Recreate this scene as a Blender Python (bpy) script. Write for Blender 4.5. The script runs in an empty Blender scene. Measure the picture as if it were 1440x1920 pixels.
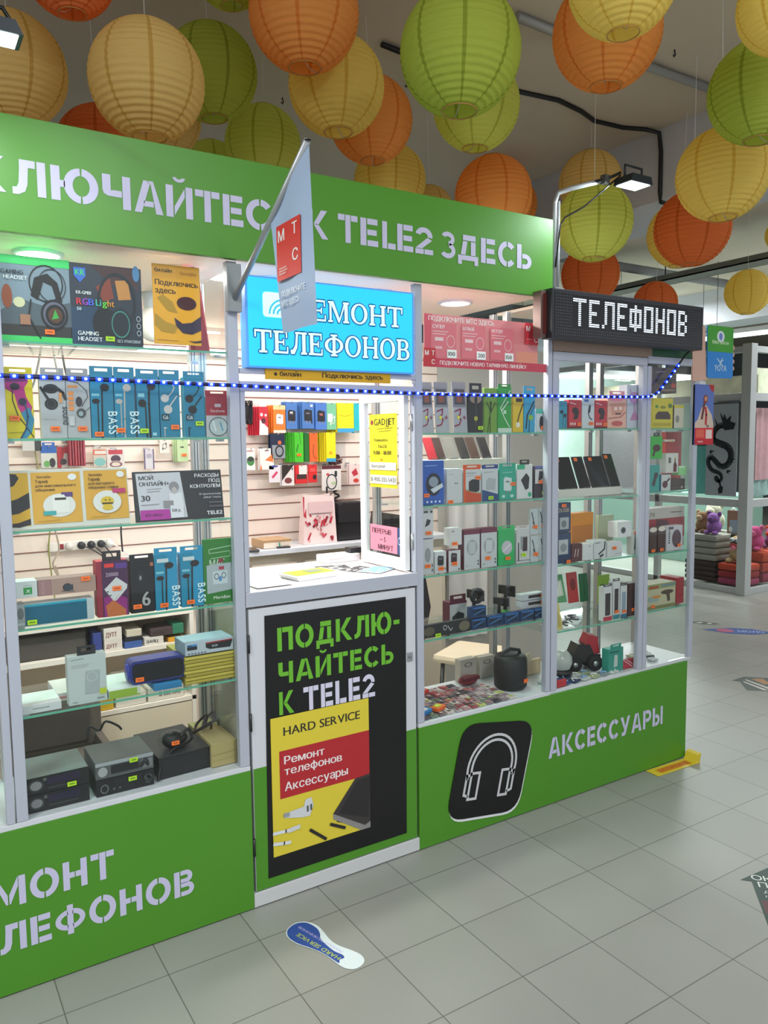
import bpy, bmesh, math, random
from mathutils import Vector, Matrix
PI = math.pi
S = bpy.context.scene
COL = S.collection
random.seed(7)

# ---------------------------------------------------------------- camera, world, exposure
cam_data = bpy.data.cameras.new('camera')
cam = bpy.data.objects.new('camera', cam_data); COL.objects.link(cam)
_ya, _pi, _ro = .5637, .0908, -.0117
_F = Vector((math.sin(_ya)*math.cos(_pi), math.cos(_ya)*math.cos(_pi), -math.sin(_pi)))
_R = Vector((math.cos(_ya), -math.sin(_ya), 0)); _U = _R.cross(_F)
_c, _s = math.cos(_ro), math.sin(_ro)
_R, _U = _c*_R + _s*_U, -_s*_R + _c*_U
cam.matrix_world = Matrix(((_R.x, _U.x, -_F.x, 0), (_R.y, _U.y, -_F.y, -2.3988), (_R.z, _U.z, -_F.z, 1.6), (0, 0, 0, 1)))
cam_data.sensor_fit = 'VERTICAL'; cam_data.sensor_height = 24; cam_data.lens = 24*1457.18/1920
cam_data.clip_start = .05; cam_data.clip_end = 100
S.camera = cam
S.cycles.transparent_max_bounces = 40

w = bpy.data.worlds.new('ambient_fill'); S.world = w; w.use_nodes = True  # even grey world light, added as ambient fill for the enclosed hall
w.node_tree.nodes['Background'].inputs[0].default_value = (.80, .84, .90, 1)
w.node_tree.nodes['Background'].inputs[1].default_value = 1.08
S.view_settings.view_transform = 'Standard'; S.view_settings.look = 'None'
S.view_settings.gamma = 1; S.view_settings.exposure = 0.0; S.view_settings.use_curve_mapping = False

def area(name, loc, sx, sy, power, col=(1, 1, 1), rot=(0, 0, 0), shape='RECTANGLE'):
    d = bpy.data.lights.new(name, 'AREA'); d.shape = shape; d.size = sx
    if shape == 'RECTANGLE': d.size_y = sy
    d.energy = power; d.color = col
    o = bpy.data.objects.new(name, d); COL.objects.link(o); o.location = loc; o.rotation_euler = rot
    return o
# fluorescent ceiling fixtures added for ambient hall light (housings are built with the ceiling)
HALL = [(-1.6, -1.6), (1.2, -3.4), (4.6, -2.6), (4.9, 1.2), (8.6, .6), (1.6, 4.6), (8.9, 5.2)]
for _i, (_x, _y) in enumerate(HALL):
    area('hall_fill_light', (_x, _y, 3.44), .16, 1.25, 92 if _i < 5 else 110, (.93, .97, 1.0))
# round downlights in the kiosk roof and tubes inside the kiosk
DOWN = [(.42, .24), (.86, .26), (1.2, .26), (1.67, .28), (2.08, .30)]
for _x, _y in DOWN: area('kiosk_downlight_light', (_x, _y, 2.178), .11, .11, 6.8, (1, .97, .93), shape='DISK')
area('kiosk_tube_light', (1.25, 1.25, 2.13), 1.7, .06, 6.5, (1, .95, .92))
area('kiosk_tube_light', (2.45, .95, 2.13), .06, .9, 7, (1, .96, .92))

# ---------------------------------------------------------------- materials
_mats = {}
def lin(h):
    h = h.lstrip('#'); v = [int(h[i:i+2], 16)/255 for i in (0, 2, 4)]
    return [x/12.92 if x <= .04045 else ((x+.055)/1.055)**2.4 for x in v]
def M(h, rough=.5, metal=0., emit=0., noise=0., scale=8., bump=0., coat=0.):
    k = (h, rough, metal, emit, noise, scale, bump, coat)
    if k in _mats: return _mats[k]
    m = bpy.data.materials.new('surface_'+h.lstrip('#')); m.use_nodes = True
    nt = m.node_tree; b = nt.nodes['Principled BSDF']; c = lin(h)
    b.inputs['Base Color'].default_value = (*c, 1); b.inputs['Roughness'].default_value = rough
    b.inputs['Metallic'].default_value = metal; b.inputs['Coat Weight'].default_value = coat
    if emit:
        b.inputs['Emission Color'].default_value = (*c, 1); b.inputs['Emission Strength'].default_value = emit
    tc = nt.nodes.new('ShaderNodeTexCoord'); n = nt.nodes.new('ShaderNodeTexNoise')
    n.inputs['Scale'].default_value = scale; n.inputs['Detail'].default_value = 5
    nt.links.new(tc.outputs['Object'], n.inputs['Vector'])
    mr = nt.nodes.new('ShaderNodeMapRange'); mr.inputs['To Min'].default_value = max(0, rough-.06); mr.inputs['To Max'].default_value = min(1, rough+.06)
    nt.links.new(n.outputs['Fac'], mr.inputs['Value']); nt.links.new(mr.outputs['Result'], b.inputs['Roughness'])
    if noise:
        mx = nt.nodes.new('ShaderNodeMix'); mx.data_type = 'RGBA'
        mx.inputs['A'].default_value = (*[x*(1-noise) for x in c], 1); mx.inputs['B'].default_value = (*[min(1, x*(1+noise)) for x in c], 1)
        nt.links.new(n.outputs['Fac'], mx.inputs['Factor']); nt.links.new(mx.outputs['Result'], b.inputs['Base Color'])
    if bump:
        bp = nt.nodes.new('ShaderNodeBump'); bp.inputs['Strength'].default_value = bump; bp.inputs['Distance'].default_value = .01
        nt.links.new(n.outputs['Fac'], bp.inputs['Height']); nt.links.new(bp.outputs['Normal'], b.inputs['Normal'])
    _mats[k] = m; return m
def thin_glass(name, tint=(1, 1, 1), refl=.045, film=0.0):
    m = bpy.data.materials.new(name); m.use_nodes = True; nt = m.node_tree; nt.nodes.clear()
    out = nt.nodes.new('ShaderNodeOutputMaterial'); tr = nt.nodes.new('ShaderNodeBsdfTransparent'); gl = nt.nodes.new('ShaderNodeBsdfGlossy')
    tr.inputs[0].default_value = (*tint, 1); gl.inputs['Roughness'].default_value = .02
    lw = nt.nodes.new('ShaderNodeLayerWeight'); lw.inputs[0].default_value = .5
    pw = nt.nodes.new('ShaderNodeMath'); pw.operation = 'POWER'; pw.inputs[1].default_value = 5; nt.links.new(lw.outputs['Facing'], pw.inputs[0])
    fr = nt.nodes.new('ShaderNodeMath'); fr.operation = 'MULTIPLY_ADD'; fr.inputs[1].default_value = .7; fr.inputs[2].default_value = .018; nt.links.new(pw.outputs[0], fr.inputs[0])
    mx = nt.nodes.new('ShaderNodeMixShader'); nt.links.new(fr.outputs[0], mx.inputs[0])
    nt.links.new(tr.outputs[0], mx.inputs[1]); nt.links.new(gl.outputs[0], mx.inputs[2])
    nt.links.new(mx.outputs[0], out.inputs[0]); return m
GLASS = thin_glass('clear_glass', (.975, .99, .98))
FILM = thin_glass('clear_plastic_film', (.93, .95, .96))
WHITE = M('#d2d5db', .42); FRAME = M('#b4b9c6', .38); ALU = M('#b9bcc0', .32, .85); BLACK = M('#131316', .45)
GREEN = M('#4d8f22', .42, noise=.03, scale=3); CREAM = M('#efe4d2', .55, noise=.03, scale=4)

# ---------------------------------------------------------------- mesh builder
class MB:
    def __init__(s): s.bm = bmesh.new(); s.ms = []
    def mi(s, m):
        if m not in s.ms: s.ms.append(m)
        return s.ms.index(m)
    def face(s, pts, m, smooth=False):
        try: f = s.bm.faces.new([s.bm.verts.new(p) for p in pts])
        except ValueError: return None
        f.material_index = s.mi(m); f.smooth = smooth; return f
    def box(s, x0, x1, y0, y1, z0, z1, m, bev=0, fm=None):
        v = [s.bm.verts.new(p) for p in ((x0,y0,z0),(x1,y0,z0),(x1,y1,z0),(x0,y1,z0),(x0,y0,z1),(x1,y0,z1),(x1,y1,z1),(x0,y1,z1))]
        fs = []
        for k, idx in enumerate(((0,1,5,4),(1,2,6,5),(2,3,7,6),(3,0,4,7),(4,5,6,7),(3,2,1,0))):
            f = s.bm.faces.new([v[i] for i in idx]); f.material_index = s.mi(fm if (fm and k == 0) else m); fs.append(f)
        if bev:
            es = list({e for f in fs for e in f.edges})
            bmesh.ops.bevel(s.bm, geom=es, offset=bev, segments=2, affect='EDGES', profile=.6)
        return s
    def lathe(s, prof, m, seg=24, c=(0,0,0), smooth=True, mat=None):
        rings = []
        for r, z in prof:
            rings.append([s.bm.verts.new((c[0]+r*math.cos(2*PI*k/seg), c[1]+r*math.sin(2*PI*k/seg), c[2]+z)) for k in range(seg)] if r > 1e-6 else [s.bm.verts.new((c[0], c[1], c[2]+z))])
        for a, b in zip(rings, rings[1:]):
            for k in range(seg):
                k2 = (k+1) % seg
                if len(a) == 1 and len(b) == 1: continue
                if len(a) == 1: q = [a[0], b[k2], b[k]]
                elif len(b) == 1: q = [a[k], a[k2], b[0]]
                else: q = [a[k], a[k2], b[k2], b[k]]
                f = s.bm.faces.new(q); f.material_index = s.mi(m); f.smooth = smooth
        return s
    def tube(s, path, r, m, seg=8, cap=True, sq=False):
        P = [Vector(p) for p in path]; rs = r if isinstance(r, (list, tuple)) else [r]*len(P)
        t0 = (P[1]-P[0]).normalized(); n = t0.orthogonal().normalized()
        rings = []
        for i, p in enumerate(P):
            t = ((P[min(i+1, len(P)-1)]-P[max(i-1, 0)])).normalized()
            n = (n - t*n.dot(t)).normalized(); b = t.cross(n)
            rings.append([s.bm.verts.new(p + rs[i]*(math.cos(2*PI*k/seg)*n + math.sin(2*PI*k/seg)*b)) for k in range(seg)])
        for a, b in zip(rings, rings[1:]):
            for k in range(seg):
                f = s.bm.faces.new((a[k], a[(k+1) % seg], b[(k+1) % seg], b[k])); f.material_index = s.mi(m); f.smooth = seg > 5
        if cap:
            for rr in (rings[0][::-1], rings[-1]):
                f = s.bm.faces.new(rr); f.material_index = s.mi(m)
        return s
    def ell(s, c, rx, ry, rz, m, seg=20, rings=12, rot=None):
        r = bmesh.ops.create_uvsphere(s.bm, u_segments=seg, v_segments=rings, radius=1)
        mt = Matrix.Translation(c) @ (rot.to_4x4() if rot else Matrix.Identity(4)) @ Matrix.Diagonal((rx, ry, rz, 1))
        bmesh.ops.transform(s.bm, matrix=mt, verts=r['verts'])
        k = s.mi(m)
        for f in {f for v in r['verts'] for f in v.link_faces}: f.material_index = k; f.smooth = True
        return s
    def prism(s, pts, y0, y1, m, ms=None):          # outline in x,z extruded along y
        a = [s.bm.verts.new((x, y0, z)) for x, z in pts]; b = [s.bm.verts.new((x, y1, z)) for x, z in pts]
        f = s.bm.faces.new(a); f.material_index = s.mi(m); f2 = s.bm.faces.new(b[::-1]); f2.material_index = s.mi(ms or m)
        for k in range(len(pts)):
            f = s.bm.faces.new((a[k], b[k], b[(k+1) % len(pts)], a[(k+1) % len(pts)])); f.material_index = s.mi(ms or m)
        return s
    def build(s, name, parent=None, loc=None, recalc=True):
        me = bpy.data.meshes.new(name)
        if recalc: bmesh.ops.recalc_face_normals(s.bm, faces=s.bm.faces[:])
        s.bm.to_mesh(me); s.bm.free()
        for m in s.ms: me.materials.append(m)
        o = bpy.data.objects.new(name, me); COL.objects.link(o)
        if parent: o.parent = parent
        if loc: o.location = loc
        return o
def tag(o, label=None, cat=None, group=None, kind=None):
    if label: o['label'] = label
    if cat: o['category'] = cat
    if group: o['group'] = group
    if kind: o['kind'] = kind
    return o
def thing(name, label, cat, loc=(0,0,0), rot=(0,0,0), group=None):
    o = bpy.data.objects.new(name, None); COL.objects.link(o); o.location = loc; o.rotation_euler = rot
    o.empty_display_size = .05
    return tag(o, label, cat, group)
def one(name, mb, label, cat, group=None, loc=None):
    return tag(mb.build(name, loc=loc), label, cat, group)
def struct(name, mb): return tag(mb.build(name), kind='structure')

# ---------------------------------------------------------------- lettering
_txt = {}
_gl = {}
def letter(ch):                       # one letter of the plain face as filled triangles (outline filled by winding)
    if ch in _gl: return _gl[ch]
    from mathutils.geometry import delaunay_2d_cdt
    c = bpy.data.curves.new('lettering', 'FONT'); c.body = ch; c.size = 1; c.resolution_u = 3; c.fill_mode = 'NONE'
    o = bpy.data.objects.new('lettering', c); COL.objects.link(o); bpy.context.view_layer.update()
    ev = o.evaluated_get(bpy.context.evaluated_depsgraph_get()); me = ev.to_mesh()
    V, E = ([], []) if me is None else ([(v.co.x, v.co.y) for v in me.vertices], [tuple(e.vertices) for e in me.edges])
    ev.to_mesh_clear(); bpy.data.objects.remove(o); bpy.data.curves.remove(c)
    if not V: _gl[ch] = ([], .28); return _gl[ch]
    r = delaunay_2d_cdt([Vector(v) for v in V], E, [], 0, 1e-5); P, F = r[0], []
    for f in r[2]:
        cx, cy = sum(P[i].x for i in f)/len(f), sum(P[i].y for i in f)/len(f); wn = 0
        for i, j in E:
            (x1, y1), (x2, y2) = V[i], V[j]
            if (y1 > cy) != (y2 > cy) and cx < x1+(cy-y1)*(x2-x1)/(y2-y1): wn += 1 if y2 > y1 else -1
        if wn: F.append([(P[i].x, P[i].y) for i in f])
    x0 = min(v[0] for v in V); _gl[ch] = ([[((x-x0)/.7, y/.7) for x, y in f] for f in F], (max(v[0] for v in V)-x0)/.7); return _gl[ch]
def text_poly(s):                     # plain lettering -> list of faces, cap height about 1
    if s not in _txt:
        F, x = [], 0
        for ch in s: f, wd = letter(ch); F += [[(a+x, b) for a, b in q] for q in f]; x += wd+.13
        _txt[s] = (F, max(x-.13, .1))
    return _txt[s]
T_, G_ = .215, .035
def R4(x0, y0, x1, y1): return [(x0, y0), (x1, y0), (x1, y1), (x0, y1)]
def arc(cx, cy, rx, ry, a0, a1, t=T_, n=12):
    out = []
    for k in range(n):
        a, b = math.radians(a0+(a1-a0)*k/n), math.radians(a0+(a1-a0)*(k+1)/n)
        ir, iy = rx-t, ry-t
        out.append([(cx+rx*math.cos(a), cy+ry*math.sin(a)), (cx+rx*math.cos(b), cy+ry*math.sin(b)), (cx+ir*math.cos(b), cy+iy*math.sin(b)), (cx+ir*math.cos(a), cy+iy*math.sin(a))])
    return out
def bowl(x0, yb, yt, x1, t=T_):       # D-shaped bowl opening to the left stem
    h = (yt-yb)/2; r = min(h, x1-x0)
    cy = (yt+yb)/2; cx = x1-r
    return arc(cx, cy, r, h, -90, 90, t) + [R4(x0, yt-t, cx, yt), R4(x0, yb, cx, yb+t)]
def glyph(ch):
    t, g = T_, G_
    V = R4(0, 0, t, 1)
    if ch == 'П': return [V, R4(t+g, 1-t, .76-t, 1), R4(.76-t, 0, .76, 1-t), R4(.76-t, 1-t, .76, 1)], .76
    if ch == 'О': return arc(.46, .5, .46, .52, 94, 266) + arc(.46, .5, .46, .52, -86, 86), .92
    if ch == 'Д': return [R4(.0, 0, .9, t*.9), R4(0, -.17, .17, 0), R4(.73, -.17, .9, 0), [(.12, t), (.33, t), (.42, 1-t-g), (.22, 1-t-g)], R4(.22, 1-t, .78, 1), R4(.57, t, .78, 1-t-g)], .9
    if ch == 'К': return [V, [(t+g, .5), (t+g+.22, .5), (.84, 1), (.58, 1)], [(t+g, .48), (t+g+.22, .48), (.88, 0), (.61, 0)]], .87
    if ch == 'Л': return [R4(.18, 1-t, .56, 1), R4(.60, 0, .81, 1), [(.18, 1-t), (.39, 1-t), (.36, .3), (.30, .1), (.14, 0), (0, 0), (0, .2), (.1, .21), (.15, .33)]], .81
    if ch == 'Ю': return [V, R4(t, .4, .33, .6)] + arc(.72, .5, .42, .52, 94, 266) + arc(.72, .5, .42, .52, -86, 86), 1.14
    if ch == 'Ч': return [R4(0, .53, t, 1), [(0, .53), (t, .53), (.30, .545), (.30, .35), (.13, .36), (.03, .42)], R4(.30, .35, .5, .545), R4(.52, 0, .73, 1)], .73
    if ch == 'А': return [[(0, 0), (.22, 0), (.5, .9), (.4, 1), (.3, 1)], [(.53, .88), (.43, 1), (.60, 1), (.9, 0), (.67, 0)], R4(.30, .2, .60, .37)], .9
    if ch in 'ИЙ':
        f = [V, R4(.60, 0, .81, 1), [(t+g, .06), (t+g, .34), (.57, .94), (.57, .66)]]
        if ch == 'Й': f += arc(.405, 1.27, .19, .16, 185, 355, .1)
        return f, .81
    if ch == 'Т': return [R4(0, 1-t, .265, 1), R4(.29, 0, .50, 1), R4(.525, 1-t, .79, 1)], .79
    if ch == 'Е': return [V, R4(t+g, 1-t, .63, 1), R4(t+g, .4, .6, .6), R4(t+g, 0, .65, t)], .65
    if ch == 'С': return arc(.46, .5, .46, .52, 40, 86) + arc(.46, .5, .46, .52, 94, 266) + arc(.46, .5, .46, .52, 274, 320), .86
    if ch == 'Ь': return [V] + bowl(t+g, 0, .62, .70, .19), .7
    if ch == 'Ы': return [V] + bowl(t+g, 0, .62, .66, .19) + [R4(.74, 0, .94, 1)], .94
    if ch == 'Р': return [V] + bowl(t+g, .36, 1, .74, .19), .74
    if ch == 'В': return [V] + bowl(t+g, .5, 1, .70, .18) + bowl(t+g, 0, .52, .75, .18), .75
    if ch == 'М': return [V, R4(.84, 0, 1.05, 1), [(t+.01, 1), (t+.01, .66), (.44, .1), (.5, .1), (.5, .42)], [(.82, 1), (.82, .66), (.58, .1), (.54, .1), (.54, .42)]], 1.05
    if ch == 'Н': return [V, R4(.58, 0, .79, 1), R4(t, .4, .38, .6), R4(.41, .4, .58, .6)], .79
    if ch == 'Ф': return [R4(.39, -.04, .59, 1.04)] + arc(.49, .5, .49, .38, 102, 258, .18) + arc(.49, .5, .49, .38, -78, 78, .18), .98
    if ch == 'У': return [[(0, 1), (.23, 1), (.42, .5), (.34, .30)], [(.45, .55), (.62, 1), (.84, 1), (.46, .06), (.38, 0), (.12, 0), (.12, .19), (.29, .19), (.35, .3)]], .84
    if ch == 'З': return arc(.36, .735, .34, .275, -80, 150, .18) + arc(.36, .285, .38, .31, -150, 75, .19), .74
    if ch == 'L': return [V, R4(t+g, 0, .6, t)], .6
    if ch == '2': return arc(.35, .68, .35, .34, -8, 165, .2) + [[(.0, .21), (.27, .21), (.68, .55), (.49, .64)], R4(.0, 0, .34, .19), R4(.37, 0, .72, .19)], .72
    if ch == '-': return [R4(0, .36, .34, .56)], .34
    return [], .38
def stencil(s, gap=.13):
    out, x = [], 0
    for ch in s.replace('T', 'Т').replace('E', 'Е'):
        F, wd = glyph(ch)
        out += [[(px+x, py) for px, py in f] for f in F]; x += wd+gap
    return out, x-gap
def serif(s, m_fill, gap=.1):         # slab-serif capitals
    def st(x, y0=0, y1=1, w=.17): return [R4(x, y0, x+w, y1)] + [R4(x-.07, yy, x+w+.07, yy+.09) for yy in ([0] if y0 == 0 else []) + ([.91] if y1 == 1 else [])]
    def ring(cx, rx, ry=.5, cy=.5, a0=0, a1=360): 
        out = []
        for k in range(24):
            a, b = math.radians(a0+(a1-a0)*k/24), math.radians(a0+(a1-a0)*(k+1)/24); i, j = rx-.17, ry-.08
            out.append([(cx+rx*math.cos(a), cy+ry*math.sin(a)), (cx+rx*math.cos(b), cy+ry*math.sin(b)), (cx+i*math.cos(b), cy+j*math.sin(b)), (cx+i*math.cos(a), cy+j*math.sin(a))])
        return out
    D = {'Р': (st(.07) + [R4(.2, .92, .45, 1), R4(.2, .42, .45, .5)] + ring(.43, .29, .29, .71, -90, 90), .74),
         'Е': (st(.07) + [R4(.2, .91, .68, 1), R4(.62, .7, .68, 1), R4(.2, .46, .5, .54), R4(.47, .36, .53, .64), R4(.2, 0, .72, .09), R4(.66, 0, .72, .3)], .74),
         'М': (st(.07, w=.1) + st(.84) + [[(.1, 1), (.28, 1), (.6, .15), (.52, 0)], [(.84, 1), (.92, 1), (.58, 0), (.52, 0)]], 1.08),
         'О': (ring(.44, .44), .88), 'Н': (st(.07) + st(.66) + [R4(.2, .46, .7, .54)], .9),
         'Т': ([R4(.33, 0, .5, 1), R4(.22, 0, .61, .09), R4(.0, .91, .83, 1), R4(0, .68, .07, 1), R4(.76, .68, .83, 1)], .83),
         'Л': (st(.60) + [R4(.25, .91, .7, 1), [(.3, 1), (.4, 1), (.34, .3), (.2, 0), (.02, 0), (.0, .18), (.12, .2), (.24, .4)]], .84),
         'Ф': ([R4(.42, 0, .58, 1), R4(.32, 0, .68, .08), R4(.32, .92, .68, 1)] + ring(.5, .5, .36), 1.0),
         'В': (st(.07) + [R4(.2, .92, .45, 1), R4(.2, .47, .45, .55), R4(.2, 0, .45, .08)] + ring(.42, .29, .265, .735, -90, 90) + ring(.43, .34, .275, .275, -90, 90), .8)}
    out, x = [], 0
    for ch in s:
        F, wd = D.get(ch, ([], .5)); out += [[(a+x, b) for a, b in f] for f in F]; x += wd+gap
    return out, x-gap
def put(mb, polys, ox, oz, sx, sz, y, m):       # lay letter faces on an x-z plane at depth y
    for f in polys: mb.face([(ox+a*sx, y, oz+b*sz) for a, b in f], m)
def art(mb, prims, W, H, y0=-.0006, dy=.00025, ox=None, oz=0):
    """flat printing on a front face of W x H whose left edge is ox; prims use 0..1 coordinates"""
    ox = -W/2 if ox is None else ox
    y = y0
    for p in prims:
        k = p[0]; y -= dy
        if k == 'r': mb.face([(ox+a*W, y, oz+b*H) for a, b in R4(*p[1:5])], M(p[5]))
        elif k == 'e':
            _, u, v, ru, rv, c = p
            mb.face([(ox+(u+ru*math.cos(2*PI*i/20))*W, y, oz+(v+rv*math.sin(2*PI*i/20))*H) for i in range(20)], M(c))
        elif k == 'o':
            _, u, v, ru, rv, th, c = p
            for i in range(24):
                a, b = 2*PI*i/24, 2*PI*(i+1)/24
                mb.face([(ox+u*W+(ru*W)*s*math.cos(q), y, oz+v*H+(rv*H)*s*math.sin(q)) for q, s in ((a, 1), (b, 1), (b, 1-th), (a, 1-th))], M(c))
        elif k == 'p': mb.face([(ox+a*W, y, oz+b*H) for a, b in p[1]], M(p[2]))
        elif k == 'l':
            pts = [Vector((a*W, b*H)) for a, b in p[1]]; wd = p[2]*W/2
            for a, b in zip(pts, pts[1:]):
                d = b-a
                if d.length < 1e-6: continue
                d.normalize(); n = Vector((-d.y, d.x))*wd; a = a-d*wd*.4; b = b+d*wd*.4
                mb.face([(ox+q.x, y, oz+q.y) for q in (a-n, b-n, b+n, a+n)], M(p[3]))
        elif k in 'ts':
            s, u, v, hh, c = p[1:6]; mw = p[6] if len(p) > 6 else None; rot = p[7] if len(p) > 7 else 0
            F, tw = text_poly(s) if k == 't' else stencil(s)
            sc = hh*H; sx = sc
            if mw: sx = min(sc*1.25, mw*(W if not rot else H)/tw)
            for f in F:
                for q in ((0, .055) if k == 't' else (0,)):
                    y2 = y-q*.002
                    if rot: mb.face([(ox+u*W+(b+q)*sc, y2, oz+v*H-a*sx) for a, b in f], M(c))
                    else: mb.face([(ox+u*W+(a+q)*sx, y2, oz+v*H+b*sc) for a, b in f], M(c))
        # small product pictures
        elif k == 'bud':
            _, u, v, sz, c = p; a = W/H
            art(mb, [('e', u, v, sz, sz*a*.8, c), ('e', u+sz*1.9, v-sz*a*1.5, sz*.9, sz*a*.85, c), ('l', [(u+sz*.5, v), (u+sz*.9, v-sz*a*2), (u+sz*.7, v-sz*a*6)], .035, c), ('l', [(u+sz*2.4, v-sz*a*1.8), (u+sz*2.6, v-sz*a*4), (u+sz*1.6, v-sz*a*7)], .035, c)], W, H, y, .0001, ox, oz)
        elif k == 'plug':
            _, u, v, sz, c = p; a = W/H
            art(mb, [('p', [(u-sz, v-sz*a*1.2), (u+sz*.7, v-sz*a*1.4), (u+sz, v-sz*a), (u+sz, v+sz*a*1.1), (u-sz*.6, v+sz*a*1.4), (u-sz, v+sz*a)], c), ('r', u-.5*sz, v-sz*a*1.9, u-.3*sz, v-sz*a*1.2, '#888888'), ('r', u+.3*sz, v-sz*a*1.9, u+.5*sz, v-sz*a*1.2, '#888888'), ('r', u-sz*.5, v+sz*a*.3, u+sz*.4, v+sz*a*.6, '#77777a')], W, H, y, .0001, ox, oz)
        elif k == 'cable':
            _, u, v, sz, c = p; a = W/H
            art(mb, [('l', [(u+sz*math.cos(q), v+sz*a*1.3*math.sin(q)) for q in [x*PI/8 for x in range(-4, 13)]], .05, c), ('r', u-sz*1.2, v-sz*a*2, u-sz*.8, v-sz*a*.8, c), ('r', u+sz*.6, v+sz*a*.9, u+sz*1.1, v+sz*a*1.9, c)], W, H, y, .0001, ox, oz)
def price(parent, W, H, u, v, c, y=-.0045, sw=.026, sh=.014):
    mb = MB(); x, z = -W/2+u*W, v*H
    mb.box(x-sw/2, x+sw/2, y-.0006, y, z-sh/2, z+sh/2, M('#ff7a2a' if c == 'o' else '#b9e51c', .5))
    mb.face([(x-sw*.3, y-.0009, z-sh*.12), (x+sw*.3, y-.0009, z-sh*.12), (x+sw*.3, y-.0009, z+sh*.14), (x-sw*.3, y-.0009, z+sh*.14)], M('#c24a10' if c == 'o' else '#5f8a10'))
    return mb.build('price_sticker', parent)
def carton(row):
    """one retail box or card: body, printing on its face, optional hang tab and price sticker"""
    name, label, cat, group, X, Y, Z, W, H, D, tilt, rz, col, side, prims, tab, st = row
    r = thing(name, label, cat, (X, Y, Z), (-math.radians(tilt), 0, math.radians(rz)), group or None)
    mb = MB(); mb.box(-W/2, W/2, 0, D, 0, H, M(side or col, .5), min(.0025, D*.2), fm=None)
    mb.face([(-W/2+.001, -.0004, .001), (W/2-.001, -.0004, .001), (W/2-.001, -.0004, H-.001), (-W/2+.001, -.0004, H-.001)], M(col, .4))
    mb.build('box_body' if D > .012 else 'card', r, recalc=False)
    if prims:
        mb = MB(); art(mb, prims, W, H); mb.build('front_print', r)
    if tab:
        mb = MB(); tw, th = W*tab[1], tab[2]; m = M(tab[0], .5); sl = tw*.28
        mb.box(-tw/2, tw/2, .001, .0025, H-.001, H+th*.4, m); mb.box(-tw/2, tw/2, .001, .0025, H+th*.75, H+th, m)
        mb.box(-tw/2, -sl, .001, .0025, H+th*.4, H+th*.75, m); mb.box(sl, tw/2, .001, .0025, H+th*.4, H+th*.75, m)
        mb.build('hang_tab', r)
    for (u, v, c) in st: price(r, W, H, u, v, c)
    return r
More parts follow.
